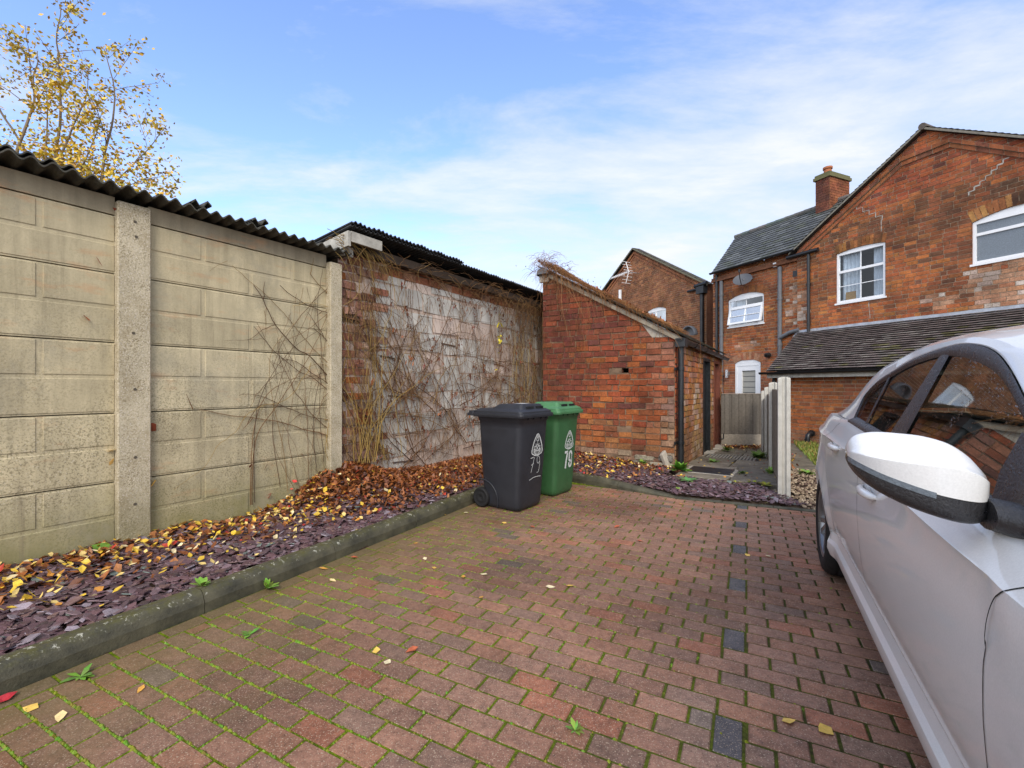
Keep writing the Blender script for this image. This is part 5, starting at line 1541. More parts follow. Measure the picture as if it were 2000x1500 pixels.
# ================================================================ gate, fence, path
gt0, gt1 = V(0, 0, 0), V(0, 0, 0)
GD = 10.35
ga, gb = at(1408, 868, GD), at(1490, 868, GD - .05); gz0 = -.08; gz1 = H - 15 * GD / F
gt = thing('gate', V((ga.x + gb.x) / 2, ga.y, gz0), 'weathered grey boarded gate closing the path beside the outhouse', 'gate')
dg = V(gb.x - ga.x, gb.y - ga.y, 0); Lg = dg.length; dg.normalize(); ng = V(dg.y, -dg.x, 0)
mb = MB(); n = 12
for i in range(n):
    o = V(ga.x, ga.y, gz0 + .29) + dg * (Lg * i / n); g = U(.75, 1.2)
    mb.bbox(o, dg * (Lg / n + .006), ng * (.02 + (.012 if i % 2 else 0)), V(0, 0, gz1 - gz0 - .29 + U(-.004, .004)), .004, 0, (.125 * g, .11 * g, .092 * g))
o = V(ga.x, ga.y, gz1) ; mb.box(o - ng * .03, dg * Lg, ng * .07, V(0, 0, .02), 0, (.25, .21, .17))
mb.build('boards', M['attr_matte'], gt)
mb = MB(); o = V(ga.x, ga.y, gz0) - ng * .01; mb.bbox(o, dg * Lg, ng * .045, V(0, 0, .30), .006, 0, (.3, .265, .215)); mb.build('gravel_board', M['attr_matte'], gt)
mb = MB()
for q_, up in ((0.04, .12),):
    p = V(ga.x, ga.y, gz0 + .2) + dg * q_ + ng * .05; mb.tube([p + V(0, 0, up), p, p - dg * .09], .012, n=6)
mb.build('hinge_hook', M['black_plastic'], gt)

fe = thing('fence', onground(1531, 973), 'row of slotted concrete fence posts with weathered timber panels along the path', 'fence')
fp0 = onground(1531, 973).to_2d(); fv = Frame(fp0.x, fp0.y, 1449)
fu, fn = V(fv.u.x, fv.u.y, 0), V(fv.n.x, fv.n.y, 0)
def slotpost(s, ztop, z0=-.1, wd=0.125):
    mb = MB(); hwd = wd / 2; sl_, sd_ = .022, .026
    # plan outline in (along, across)
    q = [(-hwd, -hwd), (-hwd, -sl_), (-hwd + sd_, -sl_ * .8), (-hwd + sd_, sl_ * .8), (-hwd, sl_), (-hwd, hwd), (hwd, hwd), (hwd, sl_), (hwd - sd_, sl_ * .8), (hwd - sd_, -sl_ * .8), (hwd, -sl_), (hwd, -hwd)]
    c = V(fv.o.x, fv.o.y, 0) + fu * s
    P = lambda a, b_, z: c + fu * a + fn * b_ + V(0, 0, z)
    bt = [P(a, b_, z0) for a, b_ in q]; tp = [P(a, b_, ztop - .012) for a, b_ in q]; tt = [P(a * .9, b_ * .9, ztop + (.012 if abs(b_) < .03 else 0)) for a, b_ in q]
    for r0_, r1_ in ((bt, tp), (tp, tt)):
        for i in range(12):
            j = (i + 1) % 12; mb.face([r0_[i], r0_[j], r1_[j], r1_[i]])
    mb.face(tt)
    return mb.build('post', M['post_concrete'], fe)
ps_s = [0.0, 2.0, 3.55, 5.1]
tops = [H + 17 * 5.30 / F, 0, 0, 0]
for i, s in enumerate(ps_s):
    y = fv.o.y + fv.u.y * s
    py = [738, 748, 757, 764][i]
    slotpost(s, H + (HZ - py) / F * y)
for a, b_, zt in ((0, 1, 1.26), (1, 2, 1.20), (2, 3, 1.12)):
    mb = MB(); s0, s1 = ps_s[a] + .05, ps_s[b_] - .05; n = 14
    for i in range(n):
        t = s0 + (s1 - s0) * i / n; g = U(.7, 1.2)
        o = V(fv.o.x, fv.o.y, .10 - .04 * a) + fu * t - fn * .012
        mb.box(o, fu * ((s1 - s0) / n + .004), fn * (.018 + .01 * (i % 2)), V(0, 0, zt - .1), 0, (.22 * g, .19 * g, .155 * g))
    o = V(fv.o.x, fv.o.y, -.2) + fu * s0 - fn * .015; mb.box(o, fu * (s1 - s0), fn * .04, V(0, 0, .3 - .04 * a), 0, (.2, .17, .13))
    mb.build('panel', M['attr_matte'], fe)

# path of worn slabs
mb = MB()
def pathz(s): return 0.055 - max(0, s) * 0.032
wd0 = lambda s: max(.5, (fv.hit(1000, 755)[0] if False else 0) or 1.30)
rowsb = [-.55, .05, .62, 1.15, 1.75, 2.35, 2.95, 3.6, 4.3]
for a, b_ in zip(rowsb, rowsb[1:]):
    xs = [0.03, 0.66, 1.42] if a < 3 else [0.03, .8, 1.45]
    if a < .1: xs = [.12, .82, 1.42]
    for x0, x1 in zip(xs, xs[1:]):
        g = U(.7, 1.3); z = pathz(a) + U(-.004, .004)
        o = FS.p(a + .008, z - .1, x0 + .008)
        mb.bbox(o, FS.p(b_ - .008, z - .1, x0 + .008) - o, FS.p(a + .008, z - .1, x1 - .008) - o, V(0, 0, .1 + (pathz(b_) - pathz(a)) * .5), .008, 0, (1 * g, 1 * g, 1 * g))
pt = None
def mk_slab():
    m, nt, out = newmat('slab_stone'); k = NT(nt); p = k.pos()
    c = k.mix(1.0, k.attr(), (.19, .165, .125), 'MULTIPLY')
    c = k.mix(1.0, c, k.ramp(k.noise(p, 6, 6, .7), [(.3, .55), (.7, 1.5)]), 'MULTIPLY')
    c = k.mix(k.ramp(k.noise(p, 3, 5, .7), [(.55, 0.), (.7, .6)]), c, (.06, .065, .03))
    k.pbr(out, c, k.ramp(k.noise(p, 4, 3), [(.35, .3), (.65, .7)]), k.bump(k.noise(p, 60, 4), .4, .006), .45); M['slab_stone'] = m
mk_slab()
struct(mb.build('path', M['slab_stone']))
# ground under the path and the strip behind the edging
mb = MB()
q = [FS.p(-.7, -.03, 0), FS.p(-.7, -.03, 1.55), FS.p(4.6, -.17, 1.6), FS.p(4.6, -.17, -.05)]
mb.face(q)
struct(mb.build('soil', M['soil']))
# drain cover and manhole
dc_ = thing('drain_cover', FS.p(2.0, pathz(2.0), .95), 'rectangular iron drain grating set in the slab path', 'drain cover')
mb = MB()
gx = onground(1428, 894, pathz(2.0)); s_, d_ = FS.loc(gx.x, gx.y)
for i in range(15):
    o = FS.p(s_ - .30, pathz(s_) + .001, d_ - .40 + .055 * i); mb.box(o, FS.p(s_ + .30, pathz(s_ + .3) + .003, d_ - .40 + .055 * i) - o, FS.p(s_ - .30, pathz(s_) + .001, d_ - .37 + .055 * i) - o, V(0, 0, .014), 0, (.3, .28, .24))
mb.build('bars', M['attr_matte'], dc_)
mb = MB(); o = FS.p(s_ - .34, pathz(s_) - .03, d_ - .44); mb.box(o, FS.p(s_ + .34, pathz(s_ + .3) - .025, d_ - .44) - o, FS.p(s_ - .34, pathz(s_) - .03, d_ + .46) - o, V(0, 0, .033)); mb.build('frame', M['black_plastic'], dc_)
mh = thing('manhole_cover', onground(1385, 921, .06), 'dark square inspection cover at the start of the slab path', 'manhole cover')
gx = onground(1388, 920, pathz(.3)); s_, d_ = FS.loc(gx.x, gx.y)
mb = MB(); o = FS.p(s_ - .28, pathz(s_) - .02, d_ - .30); mb.bbox(o, FS.p(s_ + .28, pathz(s_ + .28) - .02, d_ - .30) - o, FS.p(s_ - .28, pathz(s_) - .02, d_ + .30) - o, V(0, 0, .032), .008); mb.build('lid', M['black_paint'], mh)
mb = MB(); o = FS.p(s_ - .33, pathz(s_) - .03, d_ - .35); mb.bbox(o, FS.p(s_ + .33, pathz(s_ + .28) - .03, d_ - .35) - o, FS.p(s_ - .33, pathz(s_) - .03, d_ + .35) - o, V(0, 0, .035), .008); mb.build('frame', M['cement'], mh)

# loose brick and broken stone at the outhouse corner
lb = MB(); g = onground(1306, 912, .06)
o = V(0, 0, 0); lb.bbox(V(-.05, -.05, 0), V(.10, .03, .03), V(-.03, .06, 0), V(.02, .0, .22), .012)
ob = lb.build('loose_brick', M['cement']); ob.location = (g.x, g.y, .07); ob.rotation_euler = (math.radians(-8), math.radians(-24), .2)
tag(ob, 'loose pale brick leaning at the corner of the outhouse', 'brick')
# leaves at the gate foot
mb = MB()
for i in range(420):
    t = R(); p = V(ga.x, ga.y, 0) + dg * Lg * t + ng * abs(random.gauss(.05, .22)); leaf(mb, p.x, p.y, -.085 + U(0, .05) + .02, U(.016, .03), wpick(BR) if R() < .85 else wpick(YE), .5)
for i in range(160):
    s = U(.2, 3.4); p = FS.p(s, 0, 1.42 + random.gauss(0, .08)); leaf(mb, p.x, p.y, pathz(s) + U(0, .04), U(.016, .03), wpick(BR) if R() < .8 else wpick(YE), .5)
for i in range(120):
    s = U(-.6, 4.2); p = FS.p(s, 0, U(.05, 1.4)); leaf(mb, p.x, p.y, pathz(s) + .004, U(.014, .026), wpick(BR) if R() < .5 else wpick(YE), .2)
stuff(mb.build('leaf_litter', M['leaf']), 'brown leaves blown against the foot of the gate and fence', 'fallen leaves')

# right of the fence: gravel, tarmac strip and rough grass
mb = MB()
q = [onground(1535, 990, 0), onground(1535, 905, -.02), onground(1660, 905, -.02), onground(1700, 1010, 0)]
q = [V(3.05, 4.75, -.02), V(4.6, 7.8, -.04), V(8.0, 7.2, -.04), V(6.2, 3.2, -.02)]
mb.face(q); struct(mb.build('soil', M['soil']))
mb = MB()
q = [fv.p(2.0, -.012, -.05), fv.p(6.5, -.05, -.05), fv.p(6.5, -.05, -.75), fv.p(2.0, -.012, -.75)]
mb.face(q); struct(mb.build('footpath', M['slab']))
mb = MB(); cnt = 0
GR = [((.33, .25, .17), 4), ((.22, .16, .11), 3), ((.45, .36, .26), 2), ((.14, .09, .07), 2)]
while cnt < 3600:
    s, d = U(-.7, 2.4), U(-1.9, .1)
    p = fv.p(s, 0, d)
    if (Vector((p.x, p.y)) - rb1).dot(EN) > -.08: continue
    n = random.choice((4, 5)); a0 = R() * 6.28; r = U(.010, .022); c = wpick(GR); jz = -.018 + U(0, .012)
    top = [V(p.x + r * .7 * math.cos(a0 + 6.28 * i / n), p.y + r * .7 * math.sin(a0 + 6.28 * i / n), jz + r * .7) for i in range(n)]
    bot = [V(p.x + r * math.cos(a0 + 6.28 * i / n), p.y + r * math.sin(a0 + 6.28 * i / n), jz) for i in range(n)]
    mb.prism(top, bot, 0, c); cnt += 1
stuff(mb.build('gravel', M['attr_matte']), 'small buff gravel beside the nearest fence post', 'gravel')
mb = MB()
def blade(mb, x, y, z, h, c, bend=.5):
    a = R() * 6.28; w_ = h * .06 + .002; dx, dy = math.cos(a) * h * bend * R(), math.sin(a) * h * bend * R(); b = R() * 6.28; wx, wy = math.cos(b) * w_, math.sin(b) * w_
    mb.face([V(x - wx, y - wy, z), V(x + wx, y + wy, z), V(x + dx * .4 + wx * .7, y + dy * .4 + wy * .7, z + h * .6), V(x + dx * .4 - wx * .7, y + dy * .4 - wy * .7, z + h * .6)], 0, c)
    mb.face([V(x + dx * .4 - wx * .7, y + dy * .4 - wy * .7, z + h * .6), V(x + dx * .4 + wx * .7, y + dy * .4 + wy * .7, z + h * .6), V(x + dx, y + dy, z + h)], 0, c)
for i in range(24000):
    s, d = U(1.2, 6.5), U(-2.6, -.66)
    if d > -1.2 and R() < .3: continue
    p = fv.p(s, 0, d)
    c = (U(.12, .22), U(.17, .27), U(.02, .05)) if R() < .75 else (U(.25, .4), U(.2, .28), U(.05, .1))
    blade(mb, p.x, p.y, -.06, U(.05, .13), c, .9)
stuff(mb.build('grass', M['grass_blade']), 'rough green grass at the foot of the lean-to', 'grass')
# ================================================================ wheelie bins
BA = Vector((.60, .80)); BB = Vector((-.80, .60))      # along the front face, towards the back
def ribbon(mb, P, pts, wd, closed=False, m=0):
    n = len(pts); L, Rr = [], []
    for i in range(n):
        a = pts[(i - 1) % n] if (closed or i > 0) else pts[i]; b = pts[(i + 1) % n] if (closed or i < n - 1) else pts[i]
        dx, dy = b[0] - a[0], b[1] - a[1]; l = math.hypot(dx, dy) or 1
        nx_, ny_ = -dy / l * wd / 2, dx / l * wd / 2
        L.append(P(pts[i][0] + nx_, pts[i][1] + ny_)); Rr.append(P(pts[i][0] - nx_, pts[i][1] - ny_))
    for i in range(n if closed else n - 1):
        j = (i + 1) % n; mb.face([L[i], L[j], Rr[j], Rr[i]], m)
def wheelie(px, py, label, mbody, mlid, dark):
    P0 = onground(px, py).to_2d()
    root = thing('wheelie_bin', V(P0.x, P0.y, 0), label, 'wheelie bin', 'wheelie bins by the kerb')
    def P(a, b, z): q = P0 + BA * a + BB * b; return V(q.x, q.y, z)
    def rrect(a0, a1, b0, b1, z, r, n=4, tz=0.0):
        pts = []
        for cx, cy, st in ((a1 - r, b1 - r, 0), (a0 + r, b1 - r, 1), (a0 + r, b0 + r, 2), (a1 - r, b0 + r, 3)):
            for i in range(n + 1):
                t = (st + i / n) * math.pi / 2; a, b = cx + r * math.cos(t), cy + r * math.sin(t); pts.append(P(a, b, z + tz * b))
        return pts
    ZR = 0.985
    LA = lambda t: (0.0 - .05 * t, .44 + .055 * t, 0.0 - .065 * t, .47 + .045 * t)
    mb = MB()
    rows = [rrect(.02, .42, .02, .44, 0.012, .05), rrect(.004, .436, .004, .47, 0.03, .055)]
    for t in (.06, .15, .3, .5, .7, .88, .95): 
        a0, a1, b0, b1 = LA(t); rows.append(rrect(a0, a1, b0, b1, ZR * t, .055 + .01 * t))
    a0, a1, b0, b1 = LA(1); rows.append(rrect(a0 - .005, a1 + .005, b0 - .005, b1, ZR * .955, .06)); rows.append(rrect(a0 - .012, a1 + .012, b0 - .014, b1 + .01, ZR, .06))
    mb.grid(rows, wrap=True); mb.face(rows[0][::-1])
    # moulded arch over the wheel on the side, and little gussets below the rim
    for sgn, aa in ((-1, 0), (1, .44)):
        pts = []
        for i in range(13):
            t = math.radians(-20 + 120 * i / 12); b, z = .47 - .21 * math.cos(t), .09 + .21 * math.sin(t)
            tt = z / ZR; pts.append(P(aa + sgn * (.055 * tt + .004), b, max(z, .02)))
        mb.tube(pts, .008, n=5)
    for a in (.06, .16, .30, .40):
        mb.prism([P(a, -.066, .95), P(a, -.095, .965), P(a, -.095, .985), P(a, -.05, .985)], [P(a + .008, -.066, .95), P(a + .008, -.095, .965), P(a + .008, -.095, .985), P(a + .008, -.05, .985)], cap_back=True)
    mb.build('body', mbody, root)
    # lid
    mb = MB()
    rows = [rrect(-.083, .528, -.108, .560, ZR - .006, .045), rrect(-.087, .532, -.112, .565, ZR + .014, .045), rrect(-.085, .53, -.11, .563, ZR + .032, .045), rrect(-.071, .516, -.094, .55, ZR + .036, .045), rrect(-.069, .514, -.092, .548, ZR + .056, .045),
            rrect(-.05, .495, -.07, .535, ZR + .068, .045), rrect(-.025, .47, -.05, .52, ZR + .08, .04)]
    mb.grid(rows, wrap=True, sm=False); mb.face(rows[-1]); mb.face(rows[0][::-1])
    # raised grip panel
    rows = [rrect(.00, .44, -.045, .37, ZR + .075, .03), rrect(.03, .41, -.02, .29, ZR + .125, .03), rrect(.04, .40, -.01, .275, ZR + .13, .03)]
    mb.grid(rows, wrap=True, sm=False); mb.face(rows[-1])
    lid = mb.build('lid', mlid, root)
    mb = MB()
    for a in (.09, .27):
        o = P(a, -.052, ZR + .082); mb.box(o, P(a + .12, -.052, ZR + .082) - o, P(a, -.03, ZR + .078) - o, V(0, 0, .026))
    mb.build('grip_slot', M['black_plastic'], lid)
    if dark:
        mb = MB(); mb.face([P(.20, .09, ZR + .1315), P(.36, .09, ZR + .1315), P(.36, .21, ZR + .1315), P(.20, .21, ZR + .1315)]); mb.build('sticker', M['white_mark'], lid)
    mb = MB()
    mb.tube([P(-.06, .635, 1.0), P(.50, .635, 1.0)], .017, n=8)
    for a in (-.06, .03, .41, .50): mb.tube([P(a, .53, 1.0), P(a, .635, 1.0)], .015, n=6)
    rows = [rrect(-.075, .515, .545, .62, z, .02) for z in (.985, 1.04)]; mb.grid(rows, wrap=True, sm=False); mb.face(rows[1])
    mb.build('handle', mlid, root)
    for aa, sg in ((-.012, -1), (.452, 1)):
        c = P(aa, .475, .105); ad = V(BA.x, BA.y, 0) * sg
        mb = MB(); R_ = .105
        prof = [(0.0, -.01), (.03, .012), (.05, .012), (.07, .0), (.085, .014), (.098, .012), (.105, .0), (.105, -.04), (.08, -.05)]
        rows = []
        b_ = ad.orthogonal().normalized(); c2 = ad.cross(b_)
        for r, h in prof: rows.append([c + ad * (h + .02) + (b_ * math.cos(6.2832 * i / 22) + c2 * math.sin(6.2832 * i / 22)) * r for i in range(22)])
        mb.grid(rows, wrap=True); mb.build('wheel', M['rubber'], root)
    mb = MB(); mb.tube([P(-.0, .475, .105), P(.44, .475, .105)], .012, n=6); mb.build('axle', M['grey_plastic'], root)
    # badge and house number on the front
    ca, cz, S_ = (.285, .685, .235) if dark else (.27, .66, .225)
    def Q(u, v): # u across, v up
        z = cz + v; return P(ca + u, -.065 * z / ZR - .0025, z)
    mb = MB()
    def egg(r):
        pts = []
        cor = [(0, .36), (-.26, -.30), (.26, -.30)]
        rad = .14
        for i, (x, y) in enumerate(cor):
            base = [90, 210, 330][i]
            for j in range(9):
                t = math.radians(base - 60 + 120 * j / 8); rr_ = rad * (1.0 if i else .75)
                pts.append(((x + rr_ * math.cos(t)) * r * S_, (y + rr_ * math.sin(t)) * r * S_))
        # bulge the long sides
        pts = [(x * 1.08, y) for x, y in pts]
        out = []
        n = len(pts)
        for i in range(n):
            a, b = pts[i], pts[(i + 1) % n]; out.append(a)
            if math.hypot(a[0] - b[0], a[1] - b[1]) > .1 * S_:
                for t in (.25, .5, .75):
                    x, y = a[0] + (b[0] - a[0]) * t, a[1] + (b[1] - a[1]) * t
                    l = math.hypot(x, y) or 1; k_ = 1 + .30 * math.sin(math.pi * t) * .6; out.append((x * k_, y * k_))
        return out
    ribbon(mb, Q, egg(1.0), .011, True); ribbon(mb, Q, egg(.86), .004, True)
    ring = lambda x, y, r, n=18: [(x + r * math.cos(6.2832 * i / n), y + r * math.sin(6.2832 * i / n)) for i in range(n)]
    cy0 = -.045 * S_ / .23
    ribbon(mb, Q, ring(0, cy0 - .012, .052), .009, True)
    kn = [((math.sin(t) + 1.6 * math.sin(2 * t)) * .021, cy0 - .012 + (math.cos(t) - 1.6 * math.cos(2 * t)) * .021) for t in [6.2832 * i / 60 for i in range(60)]]
    ribbon(mb, Q, kn, .008, True)
    for (x, y, r) in ((-.048, -.062, .017), (.048, -.062, .017), (0, .052, .019), (0, .082, .010)): ribbon(mb, Q, ring(x, y, r, 12), .008, True)
    for i in range(12):
        t = 6.2832 * i / 12; ribbon(mb, Q, ring(.066 * math.cos(t) * .85, cy0 - .008 + .066 * math.sin(t), .004, 6), .006, True)
    mb.build('badge', M['white_mark'], root)
    def Q2(u, v): return P(ca + u, -.065 * v / ZR - .0025, v)
    def stroke(name, *rib):
        mb = MB()
        for pts, w_ in rib: ribbon(mb, Q2, pts, w_)
        mb.build(name, M['white_mark'], root)
    if dark:
        stroke('digit', ([(-.115, .545), (-.055, .552), (-.045, .548), (-.07, .47), (-.095, .39)], .0065), ([(-.10, .47), (-.05, .485)], .005))
        stroke('digit', ([(.065, .47), (.055, .54), (.025, .555), (.005, .53), (.01, .49), (.04, .475), (.064, .50), (.066, .47), (.06, .43), (.045, .385), (.015, .375)], .006))
        stroke('underline', ([(-.12, .315), (-.04, .335), (.05, .335), (.095, .33)], .006))
    else:
        z0, z1 = .315, .525
        stroke('digit', ([(-.092, z1 - .014), (-.015, z1 - .014)], .030), ([(-.026, z1 - .012), (-.055, z0 + .07), (-.062, z0)], .032))
        stroke('digit', ([(.074, z0 + .10)] + [(.046 + .028 * math.cos(t), z1 - .045 + .030 * math.sin(t)) for t in [math.radians(a) for a in range(0, 181, 30)]] + [(.018, z0 + .105)] + [(.046 + .028 * math.cos(t), z0 + .105 + .024 * math.sin(t)) for t in [math.radians(a) for a in range(180, 361, 36)]], .028),
               ([(.074, z1 - .05), (.074, z0 + .045)] + [(.046 + .028 * math.cos(t), z0 + .042 + .028 * math.sin(t)) for t in [math.radians(-a) for a in range(0, 181, 30)]] + [(.018, z0 + .065)], .028))
    return root
wheelie(1012, 1003, 'dark grey wheelie bin with 79 scrawled under a white badge', M['bin_grey'], M['bin_grey'], True)
wheelie(1083, 972, 'green wheelie bin with bold white 79 standing behind the grey one', M['bin_green'], M['bin_green_lid'], False)

# ================================================================ white car
CW = 1.84
cO = Vector((2.1794, 3.2187)); cD = Vector((.47357, .88076)); cN = Vector((.88076, -.47357))
def CP(s, i, z): q = cO + cD * s + cN * i; return V(q.x, q.y, z)
car = thing('parked_car', V(*(cO + cN * .92 + cD * -1.5), 0), 'white hatchback car wet with rain, mirror towards us, parked on the block paving', 'car')
SB, SF = .98, -4.2
WR, WF = 0.0, -3.16
def cl01(x): return max(0.0, min(1.0, x))
def sm(x): x = cl01(x); return x * x * (3 - 2 * x)
def plan(s):
    if s > -.1: return .12 * (s + .1) ** 1.6 + .2 * max(0, (s - .55) / (SB - .55)) ** 2
    if s < -3.3: return .36 * ((-3.3 - s) / (-3.3 - SF)) ** 2.2
    return 0.0
def beltz(s):
    if s > -.64: return 1.10 - .06 * sm((s - .30) / .6)
    if s < -3.0: return .995 - .16 * sm((-3.0 - s) / 1.1)
    return 1.10 + .0445 * (s + .64)
def creasez(s): return .94 + .045 * sm((s + 2.6) / 1.6) - .10 * sm((-3.0 - s) / 1.0)
PRF = [(.225, .060), (.240, .034), (.285, .018), (.325, .020), (.345, .034), (.395, .042), (.405, .034), (.43, .024), (.53, .009), (.64, .0), (.76, -.006)]
def prof(s):
    cz, bz = creasez(s), beltz(s)
    P = list(PRF) + [(cz - .09, -.004), (cz - .025, .0), (cz - .003, -.004), (cz + .004, .004), (cz + .03, .026), ((cz + bz) / 2 + .015, .044), (bz - .012, .064), (bz, .074)]
    if bz - cz < .07: P = list(PRF) + [(cz - .09, -.010), (cz - .025, -.010), (cz - .006, -.006)] + [(cz + (bz - cz) * t, -.006 + .08 * t) for t in (.25, .45, .65, .85, 1.0)]
    return P
def archz(s):
    z = 0.0
    for c in (WR, WF):
        d = abs(s - c)
        if d < .385: z = max(z, .342 + math.sqrt(.385 ** 2 - d * d))
    return z
def flare(s, z):
    f = 0.0
    for c in (WR, WF):
        r = math.hypot(s - c, z - .342)
        f = max(f, math.exp(-((r - .385) / .07) ** 2) * .022 if r > .3 else 0)
    return f
def binset(s, z):
    P = prof(s)
    if z <= P[0][0]: i = P[0][1]
    elif z >= P[-1][0]: i = P[-1][1]
    else:
        i = 0
        for a, b in zip(P, P[1:]):
            if a[0] <= z <= b[0]: i = a[1] + (b[1] - a[1]) * (z - a[0]) / max(1e-6, b[0] - a[0]); break
    return i + plan(s) - flare(s, z) 
def station_list():
    L = set()
    x = SF
    while x < SB + .001: L.add(round(x, 4)); x += .055
    for c in (WR, WF):
        for a in range(0, 181, 7): L.add(round(c + .385 * math.cos(math.radians(a)), 4))
        L.add(round(c + .386, 4)); L.add(round(c - .386, 4))
    L.add(SB); return sorted(L)
ST = station_list()
def side_rows(mir):
    rows = []
    for s in ST:
        az = archz(s); row = []
        for (z, i) in prof(s):
            zz_ = max(z, min(az, prof(s)[-1][0])); ii = binset(s, zz_)
            row.append(CP(s, (CW - ii) if mir else ii, zz_))
        rows.append(row)
    return rows
mb = MB()
RA, RB = side_rows(False), side_rows(True)
mb.grid(RA, sm=True); mb.grid(RB, sm=True)
# bonnet, boot deck, ends
def deck(idx, crown):
    rows = []
    for k_ in idx:
        a, b = RA[k_][-1], RB[k_][-1]
        rows.append([a.lerp(b, t / 14) + V(0, 0, crown * (1 - (2 * t / 14 - 1) ** 2)) for t in range(15)])
    return rows
mb.grid(deck([k_ for k_, s in enumerate(ST) if s < -3.05], .05)); mb.grid(deck([k_ for k_, s in enumerate(ST) if s > .40], .02))
for k_, bul in ((0, -.14), (-1, .10)):
    rows = []
    for a, b in zip(RA[k_], RB[k_]):
        rows.append([a.lerp(b, t / 12) + V(cD.x, cD.y, 0) * bul * (1 - (2 * t / 12 - 1) ** 2) for t in range(13)])
    mb.grid(rows)
# ---- greenhouse
def cat(P, n):
    out = []
    for i in range(len(P) - 1):
        p0, p1, p2, p3 = P[max(i - 1, 0)], P[i], P[i + 1], P[min(i + 2, len(P) - 1)]
        for j in range(n):
            t = j / n; out.append(tuple(.5 * ((2 * b) + (-a + c) * t + (2 * a - 5 * b + 4 * c - d) * t * t + (-a + 3 * b - 3 * c + d) * t ** 3) for a, b, c, d in zip(p0, p1, p2, p3)))
    out.append(P[-1]); return out
Wp = [(-.62, 1.10), (-.625, 1.18), (-.66, 1.256), (-.81, 1.327), (-1.04, 1.375), (-1.33, 1.423), (-1.71, 1.445), (-1.92, 1.432), (-2.08, 1.402), (-2.21, 1.355), (-2.37, 1.276), (-2.62, 1.14), (-2.90, .995)]
Rp = [(.34, 1.10), (.16, 1.165), (.0, 1.265), (-.39, 1.42), (-.82, 1.475), (-1.30, 1.51), (-1.80, 1.488), (-2.12, 1.452), (-2.40, 1.375), (-2.62, 1.265), (-2.84, 1.15), (-3.04, 1.04), (-3.14, .985)]
NS = 5
WL, RL_ = cat(Wp, NS), cat(Rp, NS)
gi = lambda z: .080 + (z - 1.06) * .33 + .02 * max(0, z - 1.06)
ri = lambda z: gi(z) + .03 + .075 * sm((z - 1.02) / .22)
for mir in (False, True):
    X = (lambda s, i, z: CP(s, CW - i, z)) if mir else CP
    rows = []
    for (ws, wz), (rs, rz) in zip(WL, RL_):
        a = (ws, gi(wz) , wz); b = (rs, ri(rz), rz); row = []
        for t in (0, .06, .35, .65, .88, 1.0):
            s, z = a[0] + (b[0] - a[0]) * t, a[2] + (b[2] - a[2]) * t
            i = a[1] + (b[1] - a[1]) * (t ** 1.6); bul = .012 * math.sin(math.pi * t)
            row.append(X(s, i - bul, z + bul * .5))
        rows.append(row)
    mb.grid(rows)
    for (s0, s1, i1a, i1b) in ((-.62, .34, gi(1.10), ri(1.10)), (-3.14, -2.90, ri(.985), gi(.995))):
        rows = [[], []]
        for k_ in range(16):
            t = k_ / 15; s = s0 + (s1 - s0) * t; bz = beltz(s)
            rows[0].append(X(s, binset(s, bz), bz)); rows[1].append(X(s, i1a + (i1b - i1a) * (t ** 1.6 if s0 > -1 else t), bz + .001))
        mb.grid(rows)
# roof, screens
rows_roof, rows_ws, rows_rw = [], [], []
lin = []
for k_, (rs, rz) in enumerate(RL_):
    i = ri(rz); row = []
    for t in range(17):
        u = t / 16; q = 1 - (2 * u - 1) ** 2
        row.append(CP(rs - (.10 * q * sm((k_ - 33) / 12)), i + (CW - 2 * i) * u, rz + .055 * q * 1))
    if 15 <= k_ <= 36: rows_roof.append(row)
    if k_ >= 36: rows_ws.append(row)
    if k_ <= 15: rows_rw.append(row)
mb.grid(rows_roof)
mb.build('body', M['car_paint'], car, weld=True)
mb = MB(); mb.grid(rows_ws); mb.build('windscreen', M['glass_front'], car)
mb = MB(); mb.grid(rows_rw); mb.build('rear_window', M['glass_dark'], car)
mb = MB(); mb.grid([[p - V(0, 0, .03) for p in r] for r in rows_roof]); mb.build('headlining', M['interior'], car)
